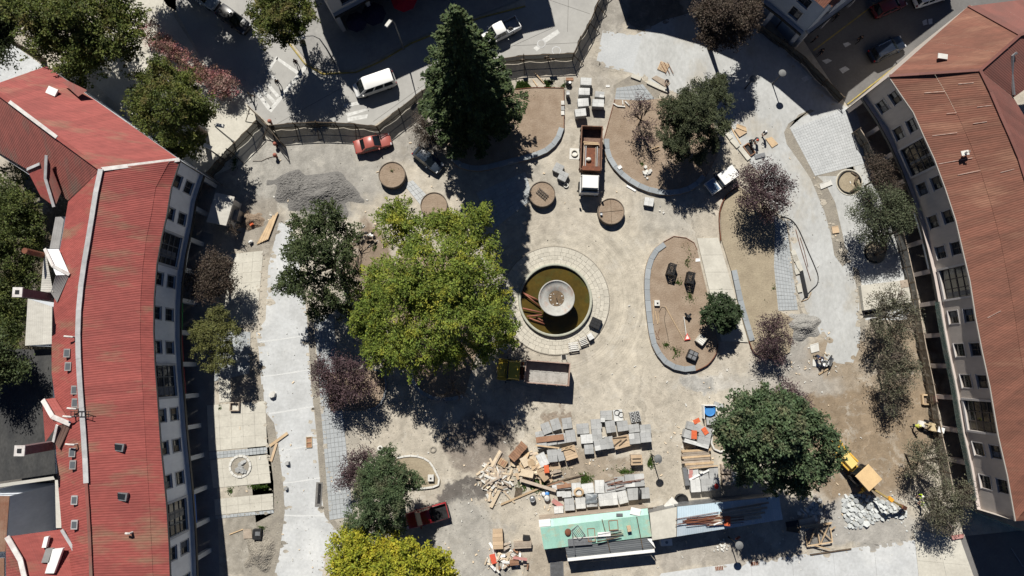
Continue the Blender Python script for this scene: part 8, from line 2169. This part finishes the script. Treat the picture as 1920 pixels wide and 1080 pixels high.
for s in (-1, 1): m = MB(); m.box((0, s * .36, .12), (1.5, .1, .22)); m.build("side", MT['wood_brown'], t); m = MB(); m.box((s * .72, 0, .12), (.1, .66, .22)); m.build("end", MT['wood_brown'], t)
m = MB(); m.box((0, 0, .025), (1.36, .62, .012)); m.build("pit_floor", MT['black'], t)
def L3(x, y): return 960 + x / 3, y / 3
t = thing("pallet", "tan pallet with dark battens on the pale promenade", "pallet", P(*L3(850, 378)), math.radians(-25))
for k in range(7): m = MB(); m.box((-.5 + .17 * k, 0, .12), (.13, 1.15, .04)); m.build("slat", MT['ply'], t)
for y in (-.45, 0, .45): m = MB(); m.box((0, y, .05), (1.15, .1, .09)); m.build("bearer", MT['wood_dark'], t)
for k in range(3): board("dark rod laid over the promenade pallet", L3(835 + 20 * k, 350), L3(868 + 20 * k, 415), .18, .06, .05, 'wood_brown', "rods on the promenade pallet", "rod", "rod")
for k, (x0, y0, x1, y1) in enumerate(((672, 425, 725, 445), (762, 460, 825, 490), (825, 490, 880, 512))): board("pale kerb block at the slab field's lower edge", L3(x0, y0), L3(x1, y1), .12, .5, .2, 'concrete_warm', "slab field kerb blocks", "kerb_block", "kerb")
flat_board("brown formwork panel around the small pit", [L3(785, 440), L3(870, 495), L3(890, 465), L3(810, 425)], .05, 'wood_grey'); flat_board("tan box-shaped board at the edge of the young trees", [(1559, 425), (1571, 423), (1574, 436), (1561, 438)], .12, 'ply')
flat_board("white board on the promenade beside the tree pit", [(1536, 345), (1557, 337), (1561, 346), (1539, 355)], .1, 'offwhite')
c = P(1515, 683, .4); t = thing("mixing_board", "pale mixing board and tubs where mortar is mixed", "mixing board", P(1537, 681)); m = MB(); m.box((0, 0, .06), (1.7, .8, .08), -.05); m.build("board", MT['offwhite'], t)
m = MB(); m.lathe([(.3, .1), (.38, .5), (.35, .5), (.28, .14), (.02, .14)], 16, (.45, 0, 0)); m.build("tub", MT['white'], t)
t = thing("wheelbarrow", "dark wheelbarrow with a long handle beside the mixing board", "wheelbarrow", P(1552, 678), math.radians(60))
m = MB(); m.add([(-.45, -.32, .6), (.5, -.25, .62), (.5, .25, .62), (-.45, .32, .6), (-.25, -.18, .3), (.2, -.14, .3), (.2, .14, .3), (-.25, .18, .3)], [(4, 5, 6, 7), (0, 1, 5, 4), (1, 2, 6, 5), (2, 3, 7, 6), (3, 0, 4, 7)]); m.build("tray", MT['steel'], t)
for s in (-1, 1): m = MB(); m.bar((.55, s * .1, .25), (-1.1, s * .28, .65), .05, .05); m.build("handle", MT['dark_steel'], t); m = MB(); m.bar((-.35, s * .25, .45), (-.4, s * .27, .0), .04, .04); m.build("leg", MT['dark_steel'], t)
wheel(t, .65, 0, .2, .09)
flat_board("white plywood under the mortar mixers", [(1518, 647), (1534, 642), (1536, 658), (1521, 662)], .05, 'offwhite')
board("long timber lying on the brown soil below the mixers", (1535, 702), (1558, 688), .1, .16, .08, 'wood')
# steel profile and hoses on the promenade
board("grey steel channel lying on the promenade's inner edge", (1502, 509), (1512, 556), .15, .42, .2, 'dark_steel', None, "steel_channel", "channel")
for lab, pts, r, mt in (("black hose looping along the promenade edge", [(1463, 407), (1475, 408), (1488, 416), (1500, 435), (1515, 470), (1528, 500), (1534, 518), (1532, 533), (1522, 543), (1510, 556), (1503, 566)], .05, 'black'), ("brown reinforcing bar curving beside the black hose", [(1492, 430), (1500, 460), (1512, 500), (1520, 526)], .035, 'rust'), ("thin rusty bar, second by the black hose", [(1500, 445), (1508, 470), (1515, 500)], .03, 'rust'), ("pale bent bar at the hose's lower end", [(1502, 565), (1515, 560), (1521, 548)], .05, 'wood')):
 w0 = [P(x, y, .08) for x, y in smooth(pts, 3)]; c = w0[0].copy(); m = MB(); m.tube([p - c for p in w0], r, 5); tag(m.build("hose" if mt == 'black' else "bar", MT[mt], None, True, c), lab, "hose" if mt == 'black' else "bar")
for k, (x0, y0, x1, y1) in enumerate(((1489, 478, 1493, 490), (1493, 505, 1496, 514), (1486, 470, 1502, 508), (1497, 535, 1500, 548))): board("pale kerb block beside the steel channel", (x0, y0), (x1, y1), .1, .55, .16, 'concrete_warm', "kerb blocks by the tiled path", "kerb_block", "kerb")
# tree pit rings
for px, py, r, lab in ((1592, 342, 1.5, "black roots and pipes round an open circular tree pit"), (1640, 474, 1.3, "dark ring of bent pipe around the airy tree's pit")):
 c = P(px, py); t = thing("tree_pit", lab, "tree pit", c); m = MB(); m.disc((0, 0, .034), r, 24); m.build("pit_soil", MT['soil_dry'], t)
 m = MB(); m.tube([(r * .9 * math.cos(a), r * .9 * math.sin(a), .1 + .08 * math.sin(3 * a)) for a in [k * .3 for k in range(17)]], .09, 6); m.build("pipe_ring", MT['black'], t, True)
 m = MB(); m.lathe([(r, .0), (r, .07), (r + .12, .07), (r + .12, 0)], 28); m.build("pit_edge", MT['concrete_warm'], t)
 if px == 1592: m = MB(); m.tube([(.9, .6, .15), (.6, .1, .3), (.9, -.7, .2), (.1, -1.2, .12)], .16, 6); m.tube([(.3, 1.2, .1), (.9, .8, .15), (1.4, .3, .1)], .1, 5); m.build("root", MT['wood_dark'], t, True)
c = P(451, 874); t = thing("tree_pit", "stone-ringed round pit filled with broken slabs on the pale terrace", "tree pit", c)
for k in range(14): a = 6.283 * k / 14; m = MB(); m.prism([(r * math.cos(b), r * math.sin(b)) for r, b in ((1.05, a + .02), (1.3, a + .02), (1.3, a + .43), (1.05, a + .43))], .05, .16 + R.uniform(-.02, .03)); m.build("ring_stone", MT['offwhite'], t)
m = MB(); m.disc((0, 0, .07), 1.05, 24); m.build("pit_fill", MT['strip'], t)
for k in range(9): m = MB(); lump(m, (R.uniform(-.7, .7), R.uniform(-.7, .7), .1), R.uniform(.2, .4)); m.build("broken_slab", MT['slab'], t)
# timber strips near the gravel
for k in range(7): board("thin timber strip in the slanted bundle by the gravel", (482 + 3.2 * k, 458 - 1.5 * k), (505 + 2.6 * k, 415 - 2.5 * k + R.uniform(-4, 4)), .1 + .02 * k, .16, .06, 'wood', "timber strips by the gravel")
for x, y, mt, lab in ((474, 422, 'orange', "orange cone-like block on the soil by the twiggy shrub"), (471, 454, 'white', "white sack on the soil near the timber strips")):
 c = P(x, y); m = MB(); m.box((0, 0, .2), (.5, .3, .4), .6, .8); m.box((0, 0, .43), (.3, .2, .1), .6, .8); tag(m.build("site_block" if mt == 'orange' else "sack", MT[mt], None, False, c), lab, "block" if mt == 'orange' else "sack")
# things on the white road
for x, y, s, lab in ((512, 740, .42, "lone white stone block casting a black shadow on the white road"), (540, 868, .36, "grey stone lump on the white road, upper"), (538, 915, .3, "grey stone lump on the white road, lower")):
 c = P(x, y); t = thing("stone_block", lab, "stone", c); m = MB(); lump(m, (0, 0, .3), s); m.build("stone", MT['slab' if s < .4 else 'offwhite'], t)
board("yellow timber lying across the edge of the white road, upper", (506, 836), (539, 812), .12, .3, .1, 'wood'); board("brown timber at the white road's edge, lower", (508, 865), (519, 830), .1, .28, .08, 'ply')
c = P(580, 829); t = thing("wooden_tray", "small orange-brown wooden tray on the white road", "tray", c, .05)
for x in (-.3, .3): m = MB(); m.box((x, 0, .08), (.06, 1.2, .14)); m.build("side", MT['wood'], t)
for y in (-.57, 0, .57): m = MB(); m.box((0, y, .08), (.56, .06, .14)); m.build("divider", MT['wood'], t)
m = MB(); m.box((0, 0, .025), (.6, 1.1, .02)); m.build("tray_floor", MT['wood_brown'], t)
c = P(598, 927); t = thing("drain_trench", "dark rectangular drain opening in the edge of the white road", "drain", c, -.03); m = MB(); m.box((0, 0, .03), (.75, 2.7, .03)); m.build("frame", MT['gravel'], t); m = MB(); m.box((.05, .1, .05), (.35, 2.2, .015)); m.build("grate", MT['black'], t)
c = P(270 + 450, 840);
for x, y, r, h, mt, lab in ((714, 840, .32, .5, 'offwhite', "pale concrete pipe end at the top of the purple bush"), (812, 843, .4, .06, 'strip', "small arched frame lying on the dirt above the white-kerbed bed")):
 m = MB(); m.lathe([(r * .5, .01), (r, .01), (r, h), (r * .5, h)], 16, close=True); tag(m.build("pipe_end", MT[mt], None, True, P(x, y)), lab, "pipe")
c = P(808, 896, .3); t = thing("stone_block", "square pale stone block with a hole on the white-kerbed bed", "stone", (c.x, c.y, .12)); m = MB(); m.box((0, 0, .2), (.65, .7, .4)); m.build("block", MT['offwhite'], t); m = MB(); m.box((0, -.05, .402), (.2, .2, .01)); m.build("hole", MT['black'], t)
flat_board("brown square lid on the dirt strip beside the white road", [(456, 992), (472, 992), (473, 1009), (457, 1010)], .08, 'wood_grey'); board("pale pole lying from the wall shade to the brown lid", (430, 1002), (456, 992), .08, .1, .06, 'wood')
c = P(502, 1044); m = MB(); m.ball((0, 0, .1), .32, 7, 4, (1, .8, .4)); tag(m.build("blue_bag", MT['blue'], None, True, c), "blue plastic bag on the brown heap at the south-west", "bag")
for x, y, w_, l, lab in ((485, 1000, .9, 1.1, "black crate-like box on the dirt beside the brown lid"), (484, 1045, .5, 1.6, "dark open pit beside the blue bag")):
 c = P(x, y); t = thing("box" if w_ > .6 else "open_pit", lab, "box" if w_ > .6 else "pit", c); m = MB(); m.box((0, 0, .3 if w_ > .6 else .03), (w_, l, .6 if w_ > .6 else .02)); m.build("shell", MT['black'], t); m = MB(); m.box((.1, .1, .62 if w_ > .6 else .05), (w_ * .6, l * .4, .03)); m.build("lid", MT['steel'], t)
t = thing("wooden_box", "open wooden inspection box on the pale terrace", "box", P(442, 762));
for x in (-.5, .5): m = MB(); m.box((x, 0, .2), (.1, 1.0, .4)); m.build("side", MT['wood_grey'], t); m = MB(); m.box((0, x * .9, .2), (.9, .1, .4)); m.build("side", MT['wood_grey'], t)
m = MB(); m.box((0, 0, .03), (.9, .8, .02)); m.build("pit_floor", MT['black'], t)
t = thing("wooden_box", "square timber planter box by the netting of the east block", "box", P(1736, 749))
for x in (-.55, .55): m = MB(); m.box((x, 0, .2), (.16, 1.1, .4)); m.build("side", MT['wood'], t); m = MB(); m.box((0, x * .95, .2), (.95, .16, .4)); m.build("side", MT['wood'], t)
m = MB(); m.box((0, 0, .06), (.9, .9, .04)); m.build("soil", MT['soil'], t)
flat_board("brick-red board leaning by the timber planter box", [(1745, 743), (1756, 742), (1758, 755), (1748, 756)], .3, 'pink')
# crates, boards and the triangle sign on the oval bed
def cage(lab, px, py, rz, tilt):
 c = P(px, py, .8); t = thing("tree_guard", lab, "cage", (c.x, c.y, .3), math.radians(rz), "black wire cages on the oval bed")
 w_, l, h = .75, 1.3, 1.2
 for x in (-w_ / 2, w_ / 2):
  for y in (-l / 2, l / 2): m = MB(); m.bar((x, y, 0), (x, y, h), .07, .07); m.build("post", MT['black'], t)
 for z in (.08, h - .04):
  m = MB()
  for s in (-1, 1): m.bar((-w_ / 2, s * l / 2, z), (w_ / 2, s * l / 2, z), .06, .06); m.bar((s * w_ / 2, -l / 2, z), (s * w_ / 2, l / 2, z), .06, .06)
  m.build("hoop_frame", MT['black'], t)
 m = MB()
 for k in range(7): y = -l / 2 + l * (k + .5) / 7; m.bar((-w_ / 2, y, h - .02), (w_ / 2, y, h - .02), .055, .04)
 for k in range(4): x = -w_ / 2 + w_ * (k + .5) / 4; m.bar((x, -l / 2, h), (x, l / 2, h), .055, .04)
 for s in (-1, 1):
  for k in range(8): y = -l / 2 + l * (k + .5) / 8; m.bar((s * w_ / 2, y, 0), (s * w_ / 2, y, h), .06, .05)
  for k in range(5): x = -w_ / 2 + w_ * (k + .5) / 5; m.bar((x, s * l / 2, 0), (x, s * l / 2, h), .06, .05)
 tag(m.build("wire_mesh", MT['black'], t), kind="stuff")
cage("black wire tree guard standing on the oval bed, upper of two", 1258, 506, -18, 0); cage("black wire tree guard standing on the oval bed, lower of two", 1293, 522, -14, 0)
def N8(x, y): return 1200 + x / 6.75, 540 + y / 6.75
t = thing("warning_sign", "red-edged white triangle sign on a long pole, lying on the oval bed", "sign", (*P(*N8(600, 625), .5).xy, .30))
o0 = P(*N8(600, 625), .5)
def rel(x, y, z): p = P(*N8(x, y), z); return Vector((p.x - o0.x, p.y - o0.y, z - .3))
m = MB(); m.bar(rel(555, 360, .75), rel(585, 590, .5), .09, .05); m.build("pole", MT['offwhite'], t)
TR = [rel(595, 570, .52), rel(640, 650, .48), rel(562, 662, .48)]; cc = sum(TR, Vector()) / 3
m = MB(); m.prism([(p.x, p.y) for p in TR][::-1], .16, .20, True); m.build("sign_border", M("sign_red", (.6, .05, .04), fine=.03), t)
m = MB(); m.prism([((p.x - cc.x) * .62 + cc.x, (p.y - cc.y) * .62 + cc.y) for p in TR][::-1], .20, .215); m.build("sign_face", M("sign_white", (.72, .66, .62), fine=.03), t)
c = P(*N8(595, 350), .6); m = MB()
for k in range(5): m.bar((R.uniform(-.4, .4), R.uniform(-.3, .3), .3), (R.uniform(-.4, .4), R.uniform(-.3, .3), .55), .22, .14)
tag(m.build("chair_frames", MT['dark_steel'], None, False, (c.x, c.y, .3)), "dark heap of folded metal at the sign pole's top end", "scrap")
for k, (x0, y0, x1, y1) in enumerate(((318, 230, 560, 665), (172, 165, 172, 455), (190, 290, 225, 455), (225, 300, 240, 440))): board(["long thin batten slanting down the oval bed to the sign", "pale batten beside the kerb of the oval bed, longest upright", "pale batten on the oval bed, second from the kerb", "pale batten on the oval bed, third from the kerb"][k], N8(x0, y0), N8(x1, y1), .36, .07, .05, 'wood', "battens on the oval bed", "batten", "batten")
t = thing("stone_block", "white square block with a dark hole on the oval bed", "stone", (*P(*N8(215, 190), .5).xy, .3)); m = MB(); m.box((0, 0, .15), (.6, .65, .3)); m.build("block", MT['offwhite'], t); m = MB(); m.box((.05, -.05, .302), (.22, .22, .01)); m.build("hole", MT['black'], t)
t = thing("louvred_box", "cream slatted box tipped on the oval bed by the round tree", "box", (*P(*N8(775, 655), .8).xy, .3), math.radians(-38)); m = MB(); m.box((0, 0, .3), (.95, 1.0, .6)); m.build("box_body", MT['concrete_warm'], t)
for k in range(3): m = MB(); m.box((.1, -.36 + .22 * k, .61), (.75, .1, .03)); m.build("slat", MT['white'], t)
t = thing("crate_cluster", "grey plastic crate with four compartments near the bed's lower kerb", "crate", (*P(*N8(665, 850), .8).xy, .3), math.radians(-25)); m = MB(); m.box((0, 0, .3), (1.1, 1.05, .6)); m.build("crate_body", MT['black'], t)
for x in (-.26, .26):
 for y in (-.25, .25): m = MB(); m.box((x, y, .61), (.42, .4, .05)); m.build("lid", MT['steel'], t)
for k, (pp, mt) in enumerate((([(190, 540), (215, 600), (200, 660), (235, 720), (260, 740)], 'rust'), ([(250, 520), (225, 590), (245, 650), (210, 640)], 'rust'), ([(240, 310), (280, 240), (330, 280), (310, 400), (350, 600), (360, 680)], 'dark_steel'))):
 w0 = [P(*N8(*q), .33) for q in smooth(pp, 3)]; c = w0[0].copy(); m = MB(); m.tube([p - c for p in w0], .022, 4); tag(m.build("wire", MT[mt], None, False, c), ["rusty wire tangle on the oval bed by the kerb", "second rusty wire loop on the oval bed by the kerb", "long dark wire trailing across the oval bed"][k], "wire")
# pallets on the fountain's paving
def F3(x, y): return 930 + x / 4.8, 455 + y / 4.8
t = thing("crate_cluster", "black crate of nine lids on the fountain paving", "crate", P(*F3(898, 725), .6).xy.to_3d(), math.radians(-24)); m = MB(); m.box((0, 0, .35), (1.2, 1.15, .55)); m.build("crate_body", MT['black'], t)
for i in range(3):
 for j in range(3): m = MB(); m.box((-.38 + .38 * i, -.36 + .36 * j, .635), (.33, .31, .03 + .02 * R.random())); m.build("lid", MT['dark_steel'], t)
stack("small white slab stack on the fountain paving beside the black crate", *F3(850, 845), 10, 12, 30, .55, "white", None)
for (x, y), w_, l, r, lab in ((F3(695, 938), 1.2, 1.1, 8, "pale square pallet on the fountain paving, lowest of the row"), (F3(783, 888), .95, .95, 22, "pale pallet with two dark openings on the fountain paving")):
 t = thing("pallet", lab, "pallet", P(x, y).xy.to_3d(), math.radians(r))
 for k in range(5): m = MB(); m.box((0, -l / 2 + l * (k + .5) / 5, .45), (w_, l / 5 - .09, .05)); m.build("slat", MT['offwhite'], t)
 for s in (-1, 1): m = MB(); m.box((s * w_ * .45, 0, .25), (.1, l, .36)); m.build("bearer", MT['wood_grey'], t)
 m = MB(); m.box((0, 0, .4), (w_ * .6, l * .55, .02)); m.build("pallet_load", MT['white'] if w_ > 1 else MT['black'], t)
t = thing("pallet", "grey board pallet in the ash's shade beside the fountain", "pallet", P(944, 650).xy.to_3d(), math.radians(-38)); m = MB(); m.box((0, 0, .4), (1.4, 1.0, .5)); m.build("load", MT['slab'], t); m = MB(); m.box((0, 0, .08), (1.4, .9, .12)); m.build("base", MT['wood_grey'], t)
c = P(1057, 670); t = thing("open_box", "small open dark box on the dirt by the dump truck's bed", "box", c, .1); m = MB(); m.box((0, 0, .03), (.5, .5, .03)); m.build("box_floor", MT['black'], t)
for s in (-1, 1): m = MB(); m.box((s * .27, 0, .15), (.05, .58, .3)); m.build("side", MT['offwhite'], t)
c = P(1066, 159); m = MB(); m.ball((0, 0, .3), .4, 8, 5, (1, .8, .8)); t = thing("mixer_drum", "small black and white drum beside the grass strip", "drum", c); m.build("drum_body", MT['black'], t, True); m = MB(); m.disc((.12, .05, .62), .16, 10); m.build("drum_mouth", MT['white'], t)
flat_board("red-brown grating at the grass strip's end", [(1061, 146), (1075, 146), (1075, 151), (1061, 151)], .06, 'wood_brown')
board("pale stake leaning on the grass from the netting fence, longer", (1002, 135), (1020, 156), .3, .1, .06, 'wood', zb=.1); board("pale stake on the grass by the netting fence, shorter", (999, 149), (1007, 161), .1, .1, .06, 'wood')
for k, (x0, y0, x1, y1) in enumerate(((1150, 194, 1158, 199), (1158, 199, 1172, 200), (1172, 190, 1180, 198), (1167, 188, 1168, 196))): board("pale bent pipe piece at the corner of the crooked tree's bed", (x0, y0), (x1, y1), .4, .14, .12, 'offwhite', "pale pipe pieces at the bed corner", "pipe", "pipe")
board("wooden ladder rail under the evergreen, upper", (1222, 279), (1236, 274), .4, .1, .06, 'wood'); board("wooden ladder rail under the evergreen, lower", (1224, 285), (1237, 280), .4, .1, .06, 'wood')
flat_board("white square tile on the curved kerb", [(1157, 313), (1163, 309), (1167, 314), (1161, 318)], .47, 'white', th=.04); flat_board("white rectangle of board on the dirt above the crooked tree", [(1136, 160), (1143, 160), (1143, 163), (1136, 163)], .03, 'white', th=.03)
flat_board("white board on the pale walk's upper edge by the oval bed", [(1304, 485), (1312, 484), (1313, 490), (1304, 491)], .3, 'white')
board("white strip lying below the curved kerb", (1175, 348), (1192, 358), .08, .22, .06, 'white')
c = P(689, 441, .8); m = MB()
for k in range(9): m.ball((R.uniform(-1.0, 1.0), R.uniform(-.4, .4), .3 + R.uniform(0, .3)), R.uniform(.15, .3), 6, 4, (1, .8, .6))
tag(m.build("rubbish_bags", MT['black'], None, True, (c.x, c.y, 0)), "black rubbish bags beside the ash's upper edge", "rubbish bags"); c = P(692, 440, .9); m = MB(); m.box((0, 0, .9), (.5, .22, .12), .5); m.box((.35, -.1, .95), (.3, .2, .1), .1); tag(m.build("white_carton", MT['white'], None, False, (c.x, c.y, 0)), "white cartons on top of the black rubbish bags", "carton")
# cafe umbrella and tables in the shade at the top
for px, py, r, mt, lab in ((757, -2, 1.6, M("red_parasol", (.42, .012, .03), fine=.05), "red cafe parasol cut by the top edge"), (700, 25, 1.5, M("navy_parasol", (.02, .02, .045), fine=.1), "dark navy cafe parasol beside the white block's corner"), (668, 40, 1.3, M("navy_parasol_two", (.025, .022, .05), fine=.1), "second navy cafe parasol, lower, in deep shade")):
 c = P(px, py, 2.4); t = thing("parasol", lab, "parasol", (c.x, c.y, 0)); m = MB(); m.lathe([(.02, 2.75), (r * .5, 2.55), (r, 2.25)], 8); m.build("canopy", mt, t); m = MB(); m.tube([(0, 0, 0), (0, 0, 2.7)], .03, 6); m.build("pole", MT['steel'], t)
# red steps at the south-east corner
flat_board("red-painted step at the south corner of the east block", [(1782, 1005), (1806, 1001), (1806, 1008), (1784, 1012)], .14, 'pink', th=.12)
board("thin pole lying in shade at the south-east corner", (1896, 1028), (1918, 1062), .1, .1, .08, 'steel')
